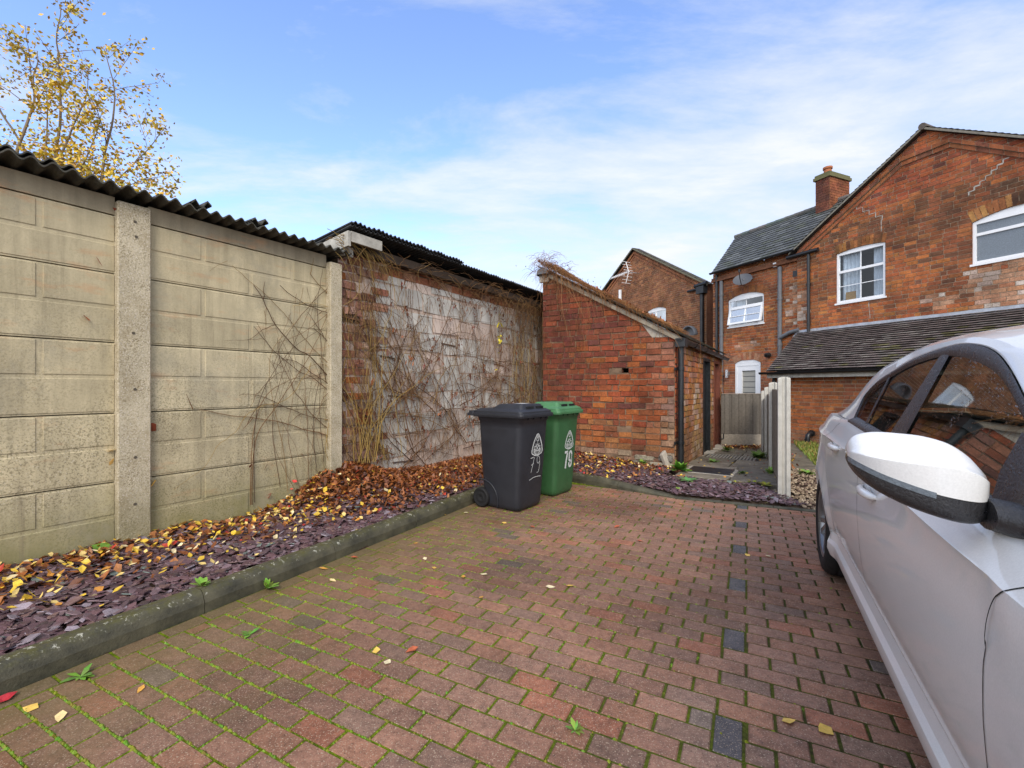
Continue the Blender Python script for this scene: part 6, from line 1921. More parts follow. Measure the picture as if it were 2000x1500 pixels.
# ---- side glass and black surround
def wtop(s):
    for a, b in zip(WL, WL[1:]):
        if b[0] <= s <= a[0]:
            t = (a[0] - s) / max(1e-6, a[0] - b[0]); return a[1] + (b[1] - a[1]) * t
    return beltz(s)
for mir in (False, True):
    X = (lambda s, i, z: CP(s, CW - i, z)) if mir else CP
    def glassgrid(sa, sb):
        rows = []; n = max(4, int((sa - sb) / .04))
        for k_ in range(n + 1):
            s = sa + (sb - sa) * k_ / n; zb = beltz(s) - .01; zt = max(wtop(s) - .004, zb + .001)
            rows.append([X(s, gi(zb + (zt - zb) * t / 8) + .007, zb + (zt - zb) * t / 8) for t in range(9)])
        return rows
    mb = MB(); mb.grid(glassgrid(-.63, -1.62)); g1 = mb.build('rear_side_window', M['glass_dark'], car)
    mb = MB(); mb.grid(glassgrid(-1.62, -2.88)); g2 = mb.build('front_side_window', M['glass_front'], car)
    mb = MB()
    # rim strip following the window outline
    inner = []
    n = len(WL)
    for k_ in range(n):
        a, b = WL[max(k_ - 1, 0)], WL[min(k_ + 1, n - 1)]; dx, dz = b[0] - a[0], b[1] - a[1]; l = math.hypot(dx, dz) or 1
        wd = .030 + .022 * sm((-WL[k_][0] - 1.5) / .6)
        inner.append((WL[k_][0] + dz / l * wd * -1 * -1 * (1), WL[k_][1] - abs(dx) / l * wd))
    inner = [(max(min(s, -.655), -2.84), max(z, beltz(s) + .0)) for s, z in inner]
    o_ = [X(s, gi(z) - .004, z) for s, z in WL]; m_ = [X((s + a) / 2, gi((z + b) / 2) - .007, (z + b) / 2) for (s, z), (a, b) in zip(WL, inner)]; i_ = [X(s, gi(z) + .002, z) for s, z in inner]
    mb.grid([o_, m_, i_])
    # waist moulding
    bs = [-.62 - 2.28 * k_ / 40 for k_ in range(41)]
    mb.grid([[X(s, binset(s, beltz(s)) - .002, beltz(s) - .012) for s in bs], [X(s, binset(s, beltz(s)) - .006, beltz(s) + .004) for s in bs], [X(s, gi(beltz(s) + .02) - .004, beltz(s) + .022) for s in bs], [X(s, gi(beltz(s) + .026) + .006, beltz(s) + .028) for s in bs]])
    # pillars: quarter-light bar and B pillar
    for (s0b, s1b, s0t, s1t) in ((-.928, -.962, -.985, -1.02), (-1.413, -1.628, -1.626, -1.72)):
        rows = []
        for t in range(9):
            u = t / 8; sa, sb = s0b + (s0t - s0b) * u, s1b + (s1t - s1b) * u
            zb = beltz((sa + sb) / 2) + .005; zt = wtop((sa + sb) / 2) - .015; z = zb + (zt - zb) * u
            rows.append([X(sa + (sb - sa) * v, gi(z) + .0015 - .004 * math.sin(math.pi * v), z) for v in (0, .08, .5, .92, 1)])
        mb.grid(rows)
    # sail panel in the front corner
    q = [(-2.47, beltz(-2.47) + .005), (-2.44, 1.11), (-2.45, 1.20), (-2.52, 1.19), (-2.66, 1.115), (-2.9, .995)]
    mb.face([X(s, gi(z) - .009, z) for s, z in q]); 
    mb.build('window_trim', M['car_trim'], car)
# ---- seams, handles, side shading features
def seam(pts, wd=.005, mir=False):
    X = (lambda s, i, z: CP(s, CW - i, z)) if mir else CP
    out = cat(pts, 10)
    P = lambda s, z: X(s, binset(s, z) - .0012, z)
    ribbon(mb, P, out, wd)
for mir in (False, True):
    mb = MB()
    seam([(-2.84, .985), (-2.76, .955), (-2.69, .88), (-2.65, .75), (-2.63, .6), (-2.63, .41)], .0032, mir)
    seam([(-1.41, beltz(-1.41) - .012), (-1.38, .9), (-1.38, .6), (-1.40, .41)], .0035, mir)
    seam([(-.45, 1.08), (-.32, .98), (-.30, .90), (-.36, .78), (-.45, .6), (-.50, .41)], .0035, mir)
    seam([(-.50, .408), (-2.63, .408)], .003, mir)
    mb.build('door_seam', M['car_dark'], car)
    X = (lambda s, i, z: CP(s, CW - i, z)) if mir else CP
    for sc, zc, sl_ in ((-.72, .955, .0), (-1.62, .880, .0)):
        mb = MB(); rows = []
        n = 16
        for k_ in range(n + 1):
            u = k_ / n; s = sc + .115 - .23 * u
            off = .036 * math.sin(math.pi * min(1, max(0, u))) ** .45; hh = .020 * (math.sin(math.pi * (u * .94 + .03)) ** .35)
            b0_ = binset(s, zc)
            rows.append([X(s, b0_ - max(0, off - .012), zc - hh + .004), X(s, b0_ - off, zc - hh * .6 + .004), X(s, b0_ - off - .004, zc + .004), X(s, b0_ - off, zc + hh * .6 + .004), X(s, b0_ - max(0, off - .012), zc + hh + .004), X(s, b0_ - max(0, off - .016), zc + .004)])
        mb.grid(rows, wrap=True); mb.face(rows[0]); mb.face(rows[-1][::-1])
        dh = mb.build('door_handle', M['car_paint'], car)
        mb = MB(); mb.face([X(sc + .07 * math.cos(t), binset(sc, zc - .01) - .0015, zc - .008 + .03 * math.sin(t)) for t in [6.2832 * k_ / 14 for k_ in range(14)]]); mb.build('recess', M['car_paint'], dh)
# ---- wheels
def lathe(mb, c, ax, prof_, n=40, m=0):
    b_ = ax.cross(V(0, 0, 1)).normalized(); c2 = ax.cross(b_); rows = []
    for r, h in prof_: rows.append([c + ax * h + (b_ * math.cos(6.2832 * i / n) + c2 * math.sin(6.2832 * i / n)) * r for i in range(n)])
    mb.grid(rows, m, wrap=True)
for s in (WR, WF):
    for mir in (False, True):
        c = CP(s, (CW - .012) if mir else .012, .342); ax = V(cN.x, cN.y, 0) * (1 if mir else -1)
        we = bpy.data.objects.new('wheel', None); COL.objects.link(we); we.parent = car; we.location = c - car.location
        mb = MB(); lathe(mb, c, ax, [(.225, -.02), (.232, .0), (.245, .008), (.285, .012), (.312, .006), (.330, -.010), (.341, -.035), (.342, -.06), (.338, -.062), (.338, -.07), (.342, -.072), (.342, -.12), (.338, -.122), (.338, -.13), (.342, -.132), (.341, -.175), (.325, -.20), (.24, -.21)])
        mb.build('tyre', M['rubber'], we)
        mb = MB()
        lathe(mb, c, ax, [(.234, .002), (.224, .004), (.214, -.008), (.205, -.03), (.2, -.15)])
        lathe(mb, c, ax, [(.06, -.045), (.055, -.022), (.035, -.018), (.0, -.018)], 24)
        b_ = ax.cross(V(0, 0, 1)).normalized(); c2 = ax.cross(b_)
        for k_ in range(5):
            t = 6.2832 * k_ / 5 + .35; d0 = b_ * math.cos(t) + c2 * math.sin(t); d1 = b_ * -math.sin(t) + c2 * math.cos(t)
            for sg in (-1, 1):
                q = [(.03, .0), (.04, .028), (.215, .062), (.218, .026)]
                fr_ = [c + d0 * r + d1 * (w_ * sg) + ax * (-.022 - (.02 if r > .1 else 0) * -1 * .6) for r, w_ in q]; bk = [p - ax * .035 for p in fr_]
                mb.prism(fr_, bk, 0, cap_back=True)
        mb.build('rim', M['alloy'], we)
        mb = MB(); lathe(mb, c, ax, [(.0, -.10), (.19, -.10), (.2, -.13)], 30); mb.build('brake_disc', M['car_dark'], we)
    # wheel-arch liners
mb = MB()
for s in (WR, WF):
    for mir in (False, True):
        X = (lambda a, i, z: CP(a, CW - i, z)) if mir else CP
        rows = [[X(s + .392 * math.cos(t), i, max(.342 + .392 * math.sin(t), .2)) for t in [math.pi * k_ / 24 for k_ in range(25)]] for i in (.0 + .03, .36)]
        mb.grid(rows); mb.face(rows[1])
o = CP(SB - .1, .1, .2); mb.box(o, CP(SF + .15, .1, .2) - o, CP(SB - .1, CW - .1, .2) - o, V(0, 0, .02))
mb.build('underbody', M['car_dark'], car)
# arch lips
for mir in (False, True):
    X = (lambda a, i, z: CP(a, CW - i, z)) if mir else CP
    for s in (WR, WF):
        mb = MB()
        A_ = [k_ * math.pi / 36 for k_ in range(37)]
        P = lambda t, r, di: X(s + r * math.cos(t), binset(s + r * math.cos(t), max(.3, .342 + r * math.sin(t))) + di, max(.342 + r * math.sin(t), .23))
        mb.grid([[P(t, .398, -.001) for t in A_], [P(t, .388, -.003) for t in A_], [P(t, .376, .004) for t in A_], [P(t, .374, .04) for t in A_]])
        mb.build('arch_lip', M['car_paint'], car)
# ---- cabin
mb = MB()
for i in (.125, CW - .125): mb.face([CP(.2, i, .3), CP(-2.95, i, .3), CP(-2.95, i, .965), CP(-.57, i, 1.07), CP(.2, i, 1.07)])
mb.face([CP(.2, .125, .32), CP(-3.0, .125, .32), CP(-3.0, CW - .125, .32), CP(.2, CW - .125, .32)])
mb.face([CP(.45, .17, 1.06), CP(-.45, .13, 1.06), CP(-.45, CW - .13, 1.06), CP(.45, CW - .17, 1.06)])
rows = [[CP(s, i, z) for i in (.13, CW * .33, CW * .66, CW - .13)] for s, z in ((-2.35, .45), (-2.42, .9), (-2.5, 1.0), (-3.05, .985))]
mb.grid(rows); mb.build('cabin', M['car_dark'], car)
def seat(i0, s0, bench=False):
    mb = MB(); wd = .50 if not bench else 1.4
    def pad(cs, cz, ls, lz, tilt):
        rows = []
        for t in range(9):
            u = t / 8; rows.append([CP(cs + ls * math.cos(a) * (math.sin(math.pi * (u * .96 + .02)) ** .3) + tilt * math.sin(a) * lz, i0 + wd * u, cz + lz * math.sin(a)) for a in [6.2832 * k_ / 14 for k_ in range(14)]])
        mb.grid(rows, wrap=True); mb.face(rows[0]); mb.face(rows[-1][::-1])
    pad(s0 - .25, .52, .28, .10, 0); pad(s0 + .08, .82, .08, .34, .38)
    if not bench:
        ii, w2_ = i0 + .12, .26; rows = []
        for t in range(7):
            u = t / 6; rows.append([CP(s0 + .28 + .05 * math.cos(a), ii + w2_ * u, 1.24 + .085 * math.sin(a) * (math.sin(math.pi * (u * .9 + .05)) ** .3)) for a in [6.2832 * k_ / 12 for k_ in range(12)]])
        mb.grid(rows, wrap=True); mb.face(rows[0]); mb.face(rows[-1][::-1])
    mb.build('seat', M['seat_cloth'], car)
seat(.26, -1.62); seat(1.08, -1.62); seat(.22, -.62, True)
mb = MB(); c = CP(-2.18, .50, .98); ax = V(cD.x, cD.y, .45).normalized(); b_ = ax.cross(V(0, 0, 1)).normalized(); c2 = ax.cross(b_)
pts = [c + (b_ * math.cos(6.2832 * i / 24) + c2 * math.sin(6.2832 * i / 24)) * .18 for i in range(25)]; mb.tube(pts, .016, n=6); mb.tube([c - b_ * .18, c + b_ * .18], .02, n=6); mb.tube([c, c - ax * .3], .03, n=6); mb.build('steering_wheel', M['car_dark'], car)
# ---- door mirrors
for mir in (False, True):
    X = (lambda a, i, z: CP(a, CW - i, z)) if mir else CP
    me_ = bpy.data.objects.new('door_mirror', None); COL.objects.link(me_); me_.parent = car; me_.location = X(-2.52, -.1, 1.1) - car.location
    sm0 = -2.50      # mirror glass plane
    ws = [-.012, .0, .02, .05, .09, .13, .17, .195, .213, .224, .228]
    ztop = [1.108, 1.124, 1.150, 1.173, 1.186, 1.190, 1.191, 1.187, 1.179, 1.165, 1.150]
    zspl = [1.064, 1.060, 1.060, 1.064, 1.072, 1.084, 1.098, 1.109, 1.118, 1.124, 1.128]
    zbot = [1.045, 1.012, 1.004, 1.006, 1.016, 1.030, 1.050, 1.068, 1.086, 1.104, 1.118]
    dep = [.03, .065, .09, .108, .118, .118, .108, .094, .074, .05, .025]
    tab = cat(list(zip(ws, ztop, zspl, zbot, dep)), 4); ws, ztop, zspl, zbot, dep = [list(x) for x in zip(*tab)]
    cap, low, back = [], [], []
    for w_, zt, zs2, zb, dp in zip(ws, ztop, zspl, zbot, dep):
        i = -w_ + .03
        zr_ = zs2 + (zt - zs2) * (.62 - .25 * min(1, w_ / .2) if w_ > 0 else .62)
        sk = .16 * w_      # tip swept back
        q = [(0.012, zt - .006), (-dp * .18, zt), (-dp * .48, zt - (zt - zr_) * .33), (-dp * .78, zr_ + (zt - zr_) * .26), (-dp * .975, zr_ + .003), (-dp * .995, zr_ - .003), (-dp * .91, zs2)]
        q = cat(q, 4)
        cap.append([X(sm0 + sk + a, i, z) for a, z in q])
        q2 = [(-dp * .88, zs2 + .002), (-dp * .88, zs2 - .004), (-dp * .82, zb + (zs2 - zb) * .30), (-dp * .6, zb + .004), (-dp * .25, zb), (.012, zb + .004)]
        q2 = cat(q2, 3)
        low.append([X(sm0 + sk + a, i, z) for a, z in q2])
        back.append([X(sm0 + sk + .012, i, zt - .006), X(sm0 + sk + .002, i, zt - .016), X(sm0 + sk + .002, i, zb + .014), X(sm0 + sk + .012, i, zb + .004)])
    mb = MB(); mb.grid(cap); mb.face(cap[0]); mb.face(cap[-1]); mb.build('cap', M['car_paint'], me_)
    mb = MB(); mb.grid(low); mb.face(low[0]); mb.face(low[-1])
    # arm to the door
    arm = []
    for t in range(9):
        u = t / 8; i = .03 + .085 * u; s = sm0 - .045 - .05 * u
        zc, hh, dd = 1.034 - .014 * u, .034 + .004 * u, .060 + .03 * u
        arm.append([X(s + dd * math.cos(a), i, zc + hh * math.sin(a)) for a in [6.2832 * k_ / 16 for k_ in range(16)]])
    mb.grid(arm, wrap=True); mb.face(arm[0]); mb.face(arm[-1]); mb.build('base', M['car_trim'], me_)
    mb = MB(); mb.grid(back); mb.build('mirror_glass', M['chrome'], me_)
    mb = MB()
    r0_, r1_ = [], []
    for k_ in range(16, 41):
        i = -ws[k_] + .03; sk = .16 * ws[k_]
        r0_.append(X(sm0 + sk - dep[k_] * .915 - .001, i, zspl[k_] + .003)); r1_.append(X(sm0 + sk - dep[k_] * .885 - .001, i, zspl[k_] - .010))
    mb.grid([r0_, r1_]); mb.build('indicator', M['obscure'], me_)
# lamps
for mir in (False, True):
    X = (lambda a, i, z: CP(a, CW - i, z)) if mir else CP
    mb = MB(); rows = [[X(s, binset(s, z) - .004, z) for z in (.62, .68, .74, .78)] for s in [-4.18 + .07 * k_ for k_ in range(7)]]; mb.grid(rows); mb.build('headlight', M['glass_dark'], car)
    mb = MB(); rows = [[X(s, binset(s, z) - .004, z) for z in (.82, .88, .94, .98)] for s in [.97 - .06 * k_ for k_ in range(6)]]; mb.grid(rows); mb.build('tail_light', M['red_lens'] if 'red_lens' in M else simple('red_lens', (.25, .01, .012), .15, .05, 5, .5), car)
# ================================================================ dry climber
VC = [((.10, .055, .03), 5), ((.16, .085, .04), 4), ((.24, .15, .06), 2), ((.07, .04, .028), 3)]
VW = [((.16, .08, .035), 5), ((.22, .12, .05), 4), ((.11, .06, .03), 3), ((.27, .17, .07), 2)]
VG = [((.30, .20, .06), 4), ((.22, .13, .05), 3), ((.36, .25, .09), 2)]
def strand(mb, fr, s, z, ang, L, r0, col, wig=.35, grav=0.0, o0=.012, step=.05, zmin=.1, taper=.4, shoots=0.0, clampz=9, so=None):
    """wander over a wall plane; ang measured from +s towards +z"""
    pts = []; n = int(L / step); a = ang; ph = R() * 10
    for i in range(n):
        o = o0 + .012 * (1 + nz(i * .3, ph, 0)) + (so(s, z) if so else 0)
        pts.append(fr.p(s, z, o))
        a += 1.5 * wig * nz(i * .8, ph, 5) + grav * math.sin(-math.pi / 2 - a) * .0 
        if grav: 
            d = (-math.pi / 2 - a + math.pi) % (2 * math.pi) - math.pi; a += grav * d
        s += step * math.cos(a); z += step * math.sin(a)
        if z < zmin or z > clampz: break
        if shoots and R() < shoots: strand(mb, fr, s, z, a + random.choice((-1, 1)) * U(.4, 1.3), U(.1, .45), r0 * .5, col, .5, grav + .02, o0, .045, zmin)
    if len(pts) > 2: mb.tube(pts, r0, r0 * taper, 4, 0, col, False)
    return pts
mb = MB(); lf = MB()
# main diagonal stems, rising from the right-hand foot to the upper left and the other way
for i in range(64):
    s = U(1.9, 6.0); z = U(.2, 1.3)
    strand(mb, FW, s, z, U(1.9, 2.75) if R() < .7 else U(.35, 1.2), U(.9, 2.4), U(.004, .008), wpick(VC), .30, 0, .006, shoots=.10, clampz=2.75)
for i in range(56):
    s = U(1.9, 5.6); z = random.choice([.42, .68, .95, 1.21, 1.48, 1.74, 2.0, 2.27]) + U(-.04, .04)
    strand(mb, FW, s, z, U(-.15, .15), U(.5, 1.6), U(.004, .006), wpick(VC), .18, 0, .006, shoots=.12)
# fine hanging tendrils
for i in range(820):
    s = U(1.75, 6.2); z = U(.45, 2.78)
    strand(mb, FW, s, z, -math.pi / 2 + U(-.4, .4), U(.25, 1.1), U(.0018, .0036), wpick(VW), .6, .035, .008, zmin=.25)
# golden curtain at the left-hand pier
for i in range(95):
    s = random.gauss(2.05, .24); z = U(.5, 2.8); 
    strand(mb, FW, s, z, -math.pi / 2 + U(-.35, .35), U(.6, 1.9), U(.002, .004), wpick(VG) if R() < .6 else wpick(VC), .5, .04, .02, zmin=.3, shoots=.04)
for i in range(24):
    s = random.gauss(1.95, .22)
    strand(mb, FW, s, .42, math.pi / 2 + U(-.35, .35), U(.8, 2.1), U(.003, .006), wpick(VG), .22, 0, .04, zmin=.2)
for i in range(40):
    s = random.gauss(1.85, .2); strand(mb, FW, s, U(2.7, 2.95), U(-.6, .9), U(.3, .8), .0035, wpick(VG), .3, .12, .12, step=.04)
# thick tangle by the outhouse
for i in range(300):
    s = random.gauss(5.6, .42); z = U(.3, 2.75)
    if s > 6.5: continue
    strand(mb, FW, s, z, -math.pi / 2 + U(-.5, .5), U(.4, 1.4), U(.002, .005), wpick(VC) if R() < .5 else wpick(VG), .3, .04, .03, zmin=.2)
for i in range(240):
    s = random.gauss(5.6, .55); strand(mb, FW, min(s, 6.4), U(2.6, 2.85), U(-3.1, 0), U(.25, .8), U(.002, .004), wpick(VC), .5, .05, .10, step=.04)
for i in range(190):     # runners tangled along the ragged eaves
    s = U(2.0, 6.5) if R() < .5 else U(4.0, 6.5)
    strand(mb, FW, s, U(2.68, 2.95), random.choice((0, math.pi)) + U(-.5, .5), U(.3, .9), U(.002, .004), wpick(VW), .7, .05, U(.06, .20), step=.04, clampz=3.06)
# dead leaf clusters caught in it
for i in range(260):
    s = U(1.9, 6.1); z = U(.35, 2.7)
    for j in range(random.randint(2, 7)):
        p = FW.p(s + random.gauss(0, .03), z + random.gauss(0, .035), .03 + U(0, .02)); c = wpick([((.18, .065, .03), 5), ((.12, .045, .025), 5), ((.26, .10, .04), 2), ((.26, .05, .04), .3)])
        leaf(lf, p.x, p.y, p.z, U(.008, .019), c, 1.4)
for i in range(14):
    p = FW.p(4.75 + random.gauss(0, .06), 2.05 + random.gauss(0, .2), .05); leaf(lf, p.x, p.y, p.z, U(.02, .03), (.6, .5, .04), .9)
cv = thing('climbing_plant', FW.p(4, .1), 'leafless climber covering the grey block shed wall with brown stems', 'climber')
mb.build('stems', M['vine_bark'], cv); lf.build('dead_leaves', M['leaf'], cv)
# the runners that crossed onto the concrete panels
mb = MB(); lf = MB()
def arc(pts, r, c):
    P = cat([(a, b, .0) for a, b in pts], 7); mb.tube([FW.p(s + .012 * nz(i, s, 1), z + .012 * nz(i, z, 2), .012 + .008 * (1 + nz(i * .4, s, 3))) for i, (s, z, _) in enumerate(P)], r, r * .45, 4, 0, c, False)
hh = lambda px, py: FW.hit(px, py)
for pts, r in (([(487, 985), (492, 850), (520, 770), (585, 735)], .004), ([(490, 985), (497, 860), (540, 790), (600, 700), (640, 610)], .004), ([(495, 980), (500, 800), (560, 690), (632, 640)], .003), ([(545, 950), (530, 820), (560, 700), (625, 560)], .003),
               ([(560, 960), (550, 870), (530, 780), (528, 690), (585, 620)], .003), ([(585, 965), (560, 850), (570, 760), (545, 690)], .0025), ([(600, 940), (598, 830), (592, 700), (612, 590)], .003), ([(615, 920), (610, 820), (625, 700), (618, 600), (630, 520)], .003),
               ([(480, 830), (510, 790), (580, 800), (640, 795)], .003), ([(500, 770), (540, 730), (600, 725)], .0025), ([(630, 900), (622, 780), (636, 640)], .003), ([(575, 960), (545, 900), (530, 850), (540, 790)], .002), ([(640, 560), (600, 600), (555, 660), (530, 720)], .003), ([(640, 610), (590, 650), (540, 670)], .0025)):
    arc([hh(*p) for p in pts], r, wpick(VC))
for i in range(36):
    s, z = hh(U(490, 640), U(560, 900)); strand(mb, FW, s, z, -math.pi / 2 + U(-.5, .5), U(.2, .7), .0016, wpick(VC), .3, .04, .008, zmin=.2)
for px, py, c in ((573, 940, (.6, .06, .05)), (525, 965, (.65, .12, .12)), (567, 955, (.6, .1, .06)), (487, 910, (.2, .05, .03)), (517, 912, (.18, .05, .03)), (590, 890, (.2, .07, .03)), (635, 820, (.7, .45, .06)), (297, 835, (.25, .06, .03)), (216, 880, (.75, .5, .08)), (216, 902, (.8, .5, .15)), (297, 945, (.78, .5, .1)), (192, 512, (.35, .08, .03)), (168, 623, (.3, .1, .04)), (225, 412, (.3, .07, .04)), (524, 970, (.6, .1, .08))):
    s, z = hh(px, py); p = FW.p(s, z, .02); leaf(lf, p.x, p.y, p.z, U(.016, .028), c, 1.0)
cp = thing('climbing_plant', FW.p(1.2, .1), 'thin bare runners of climber spreading over the concrete panel beside the post', 'climber')
mb.build('stems', M['vine_bark'], cp); lf.build('dead_leaves', M['leaf'], cp)
# mat of creeper over the outhouse roof and verge
mb = MB(); lf = MB()
def roofz(s): return tz(s) + .12
vr = [((.17, .075, .03), 5), ((.26, .12, .045), 4), ((.32, .17, .07), 2), ((.11, .05, .025), 3)]
for i in range(560):
    s = U(-.1, 2.35) if R() < .6 else U(1.2, 2.4); d = -abs(random.gauss(0, .35)) + .10
    pts = []; n = random.randint(7, 18); a = math.pi + random.gauss(0, .5); hgt = U(.0, .06)
    for k_ in range(n):
        z = roofz(s) + hgt + .03 * nz(k_ * .4, i, 1) + (.10 * math.exp(-((s - 2.1) / .35) ** 2) * R())
        if d > .12: z -= (d - .12) * 3
        pts.append(FO.p(s, z, d)); s += .05 * math.cos(a); d += .05 * math.sin(a) * .6; a += U(-.3, .3)
        if s < -.15 or s > 2.6: break
    if len(pts) > 2: mb.tube(pts, U(.002, .0045), .0015, 4, 0, wpick(vr), False)
for i in range(130):     # strands that spill over the front
    s = abs(random.gauss(0, .9)) ; s = 2.25 - s if R() < .75 else U(.1, 2.2)
    if s < 0.05: continue
    z0_ = roofz(s) + U(-.02, .05)
    L = U(.1, .6) + (.5 * R() if s > 1.4 else 0)
    strand(mb, FO, s, z0_, -math.pi / 2 + U(-.9, .9), L, U(.0018, .0035), wpick(vr), .35, .1, .075, step=.04, zmin=1.2)
for i in range(420):     # bushy clump on the top corner
    s = random.gauss(2.12, .17); z = roofz(min(s, 2.3)) + random.gauss(.02, .12)
    strand(mb, FO, s, z, U(-3.1, 3.1), U(.12, .42), U(.0018, .0035), wpick(vr), 1.1, .12, U(-.15, .18), step=.04, zmin=1.6)
for i in range(110):
    s = U(1.3, 2.3); strand(mb, FO, s, U(1.6, 2.9), -math.pi / 2 + U(-.3, .3), U(.3, 1.2), .002, wpick(vr), .25, .05, .03, zmin=.4)
for i in range(40):      # along the gutter
    s = U(0, 4.6); z = 2.09; pts = []
    a = U(-.4, .4); o = .04
    for k_ in range(10): pts.append(FS.p(s, z + .03 * nz(k_, i, 0) , o)); s += .06; o += U(-.01, .016)
    mb.tube(pts, .003, .0015, 4, 0, wpick(vr), False)
strand(mb, FS, .85, 2.05, -1.2, .55, .004, (.2, .09, .05), .3, .05, .2, zmin=1.5)
for i in range(260):
    s = U(.0, 2.4); p = FO.p(s, roofz(s) + .02 + U(0, .05), U(-.5, .12)); leaf(lf, p.x, p.y, p.z, U(.01, .022), wpick(BR), .9)
for i in range(220):     # fine seed heads against the sky
    s = random.gauss(1.75, .35); p = FO.p(s, roofz(min(s, 2.4)) + abs(random.gauss(.03, .07)), U(-.2, .1)); leaf(lf, p.x, p.y, p.z, U(.006, .011), (.06, .045, .04), 1.3)
cr_ = thing('climbing_plant', FO.p(1.2, tz(1.2)), 'brown tangle of dry creeper lying over the outhouse roof', 'climber')
mb.build('stems', M['vine_bark'], cr_); lf.build('dead_leaves', M['leaf'], cr_)

# ================================================================ birch behind the garage
tr = thing('birch_tree', at(130, 755, 10.5) * 1, 'slender birch with thin yellow autumn leaves rising behind the garage', 'tree')
tr.location.z = -.25
mb = MB(); lf = MB()
YB = [((.66, .45, .03), 5), ((.56, .43, .045), 4), ((.70, .42, .05), 3), ((.42, .38, .05), 3), ((.46, .27, .05), 2)]
def tleaf(p, s):
    c = wpick(YB); j = U(.75, 1.2); c = tuple(v * j for v in c)
    a = Vector((random.gauss(0, 1), random.gauss(0, 1), random.gauss(0, .7))).normalized(); b_ = a.cross(Vector((random.gauss(0, 1), random.gauss(0, 1), random.gauss(0, 1)))).normalized()
    s *= 1.45
    lf.face([p - a * s, p - b_ * s * .55 - a * .1 * s, p + a * s * .9, p + b_ * s * .55 - a * .1 * s], 0, c)
def limb(p, d, L, r, depth, dens):
    n = max(3, int(L / .22)); pts = [p]; q = p.copy(); dd = d.copy()
    for i in range(n):
        dd = (dd + Vector((random.gauss(0, .07), random.gauss(0, .07), random.gauss(0, .05) - (.03 if depth > 0 else -.01)))).normalized(); q = q + dd * (L / n); pts.append(q.copy())
        t = (i + 1) / n
        if depth < 2 and t > (.18 if depth else .30) and R() < (.85 if depth == 0 else .6):
            az = R() * 6.28; ax = dd.orthogonal().normalized(); ax = ax * math.cos(az) + dd.cross(ax) * math.sin(az)
            nd = (dd * U(.5, .9) + ax * U(.6, 1.0)).normalized()
            limb(q, nd, L * U(.22, .42) * (1.15 - t * .5), r * (1 - t) * .55 + .003, depth + 1, dens)
        if depth >= 1:
            for k_ in range(int(dens * (5 if depth == 2 else 4))):
                if R() < .8: tleaf(q + Vector((random.gauss(0, .09), random.gauss(0, .09), random.gauss(-.03, .09))), U(.022, .042))
        elif t > .3:
            for k_ in range(int(dens * 2.2)): tleaf(q + Vector((random.gauss(0, .10), random.gauss(0, .10), random.gauss(0, .12))), U(.02, .04))
    mb.tube(pts, r * .62, max(.003, r * .16), 6 if depth == 0 else 4, 0, (.16, .12, .085) if depth else (.2, .155, .11), False)
D_ = 10.5
basep = at(130, 755, D_); basep.z = -.25
for (px0, py0, px1, py1, dd_, r, dens) in ((30, 330, 22, 30, 10.2, .055, 1.9), (110, 300, 118, 60, 10.6, .05, 1.4), (120, 300, 160, 150, 10.0, .035, 1.3), (195, 370, 245, 130, 10.3, .05, 1.3), (60, 320, -60, 40, 10.9, .045, 2.0), (200, 380, 300, 250, 10.2, .03, 1.2), (90, 330, 75, 190, 9.9, .04, 2.2), (150, 350, 190, 230, 10.0, .035, 2.2)):
    a, b_ = at(px0, py0, dd_), at(px1, py1, dd_ + .2)
    st = basep + (a - basep) * .0
    mb.tube([basep + Vector((U(-.1, .1), U(-.1, .1), 0)), basep.lerp(a, .5) + Vector((0, 0, -.2)), a], r * 1.5, r, 7, 0, (.2, .16, .13), False)
    d = (b_ - a); limb(a, d.normalized(), d.length * 1.12, r, 0, dens)
for i in range(3600):     # fuller low foliage just above the roof line
    px = random.gauss(120, 75); py = 345 - abs(random.gauss(0, 55)) + px * .12
    if px > 330: continue
    tleaf(at(px, py, U(9.6, 11)), U(.022, .042))
for (px, py) in ((300, 330), (335, 365), (280, 355)):
    a = at(px - 90, py + 50, 10.2); limb(a, (at(px, py, 10.1) - a).normalized(), 1.6, .02, 1, 1.6)
mb.build('trunk', M['vine_bark'], tr); lf.build('crown', M['leaf'], tr)

# ================================================================ weeds
def weed(px, py, z, s, label, n=12, c0=(.13, .26, .04), up=.5):
    g = onground(px, py, z); mb = MB()
    for i in range(n):
        a = R() * 6.28; el = U(.1, up); L = s * U(.6, 1.1); wd = L * U(.16, .28)
        d = Vector((math.cos(a) * math.cos(el), math.sin(a) * math.cos(el), math.sin(el))); sd = Vector((-math.sin(a), math.cos(a), 0))
        p0 = g + Vector((0, 0, .002)); p1 = p0 + d * L * .55; p2 = p0 + d * L + Vector((0, 0, -L * .12)); c = tuple(v * U(.75, 1.25) for v in c0)
        mb.face([p0 - sd * wd * .15, p0 + sd * wd * .15, p1 + sd * wd, p1 - sd * wd], 0, c); mb.face([p1 - sd * wd, p1 + sd * wd, p2 + sd * wd * .2, p2 - sd * wd * .2], 0, c)
    o = mb.build('weed', M['grass_blade']); me = o.data
    off = g.copy(); 
    for v in me.vertices: v.co = v.co - off
    o.location = off
    return tag(o, label, 'weed', None)
weed(158, 1322, 0, .065, 'rosette weed growing at the kerb foot nearest the camera', 12)
weed(488, 1240, 0, .055, 'small weed in a paving joint beside the mossy kerb', 9)
weed(1123, 1427, 0, .042, 'little green weed between bricks in the middle of the paving', 14, (.16, .27, .05), .9)
weed(522, 1150, 0, .09, 'thin grassy weed against the face of the long kerb', 14, (.2, .32, .05), 1.4)
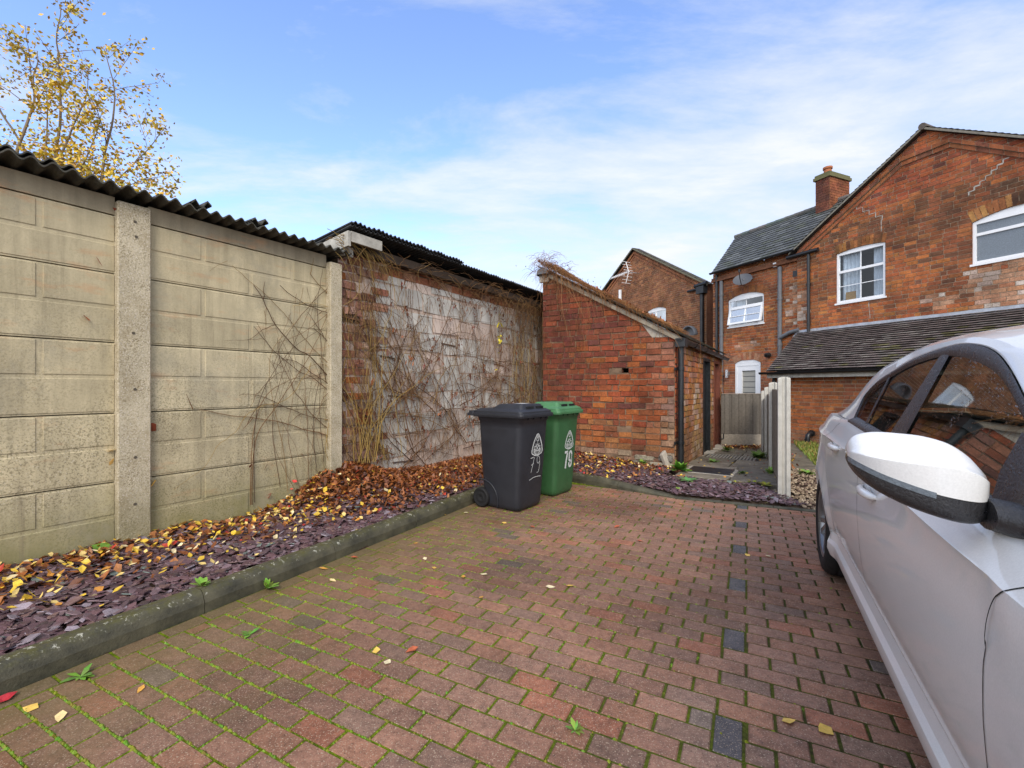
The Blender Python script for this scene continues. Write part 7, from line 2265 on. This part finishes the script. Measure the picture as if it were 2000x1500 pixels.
weed(880, 988, 0, .12, 'grassy tuft against the kerb beside the grey bin wheel', 12, (.14, .26, .05), 1.4)
weed(1328, 918, .07, .17, 'bright leafy weed at the foot of the black downpipe', 60, (.16, .34, .04), 1.2)
weed(1343, 940, .05, .14, 'grey green spreading weed below the leafy one', 30, (.13, .22, .08), .5)
weed(1330, 962, .0, .10, 'low green weed on the edge of the paving by the kerb end', 26, (.2, .30, .04), .8)
weed(1255, 905, .09, .10, 'small green weed among slate under the outhouse wall', 24, (.15, .28, .04), .9)
weed(1448, 925, .05, .09, 'small green weed in the crack of a path slab', 20, (.14, .25, .05), .8)
weed(1470, 944, .04, .11, 'yellow green weed in the slab joint near the first post', 24, (.28, .30, .04), .6)
weed(1495, 948, .04, .10, 'yellowing weed just left of the first fence post', 24, (.30, .30, .04), .6)
weed(1437, 944, .04, .08, 'tiny yellow green weed at the front of the path', 18, (.28, .28, .04), .6)
weed(1482, 895, -.02, .2, 'clump of ferny weed against the fence panels', 50, (.15, .24, .05), 1.0)
weed(1503, 925, .03, .12, 'green weed tucked against the second fence post', 30, (.16, .3, .05), 1.1)
weed(1420, 880, -.03, .14, 'green weed by the doorsteps of the outhouse', 36, (.16, .26, .05), .9)
weed(1392, 905, .0, .13, 'sprawling weed along the outhouse side wall', 36, (.15, .25, .05), .8)
weed(1575, 926, -.02, .14, 'low weed on the tarmac right of the fence', 40, (.18, .3, .05), .7)
weed(1487, 985, .0, .07, 'tiny weed on the edging before the slate', 16, (.22, .3, .05), .6)
weed(395, 1145, .12, .07, 'sprig of weed on the back edge of the kerb', 16, (.16, .28, .04), .8)
gl = MB(); g = FW.p(-.3, .13, .12); leaf(gl, 0, 0, .02, .075, (.12, .24, .03), .2); o = gl.build('fallen_leaf', M['leaf']); o.location = (g.x, g.y, .13); tag(o, 'large green leaf lying at the foot of the concrete post', 'leaf')
gl = MB(); leaf(gl, 0, 0, .008, .04, (.45, .03, .04), .2); g = onground(12, 1368); o = gl.build('fallen_leaf', M['leaf']); o.location = (g.x, g.y, 0); tag(o, 'crimson leaf lying by the kerb in the near corner', 'leaf')
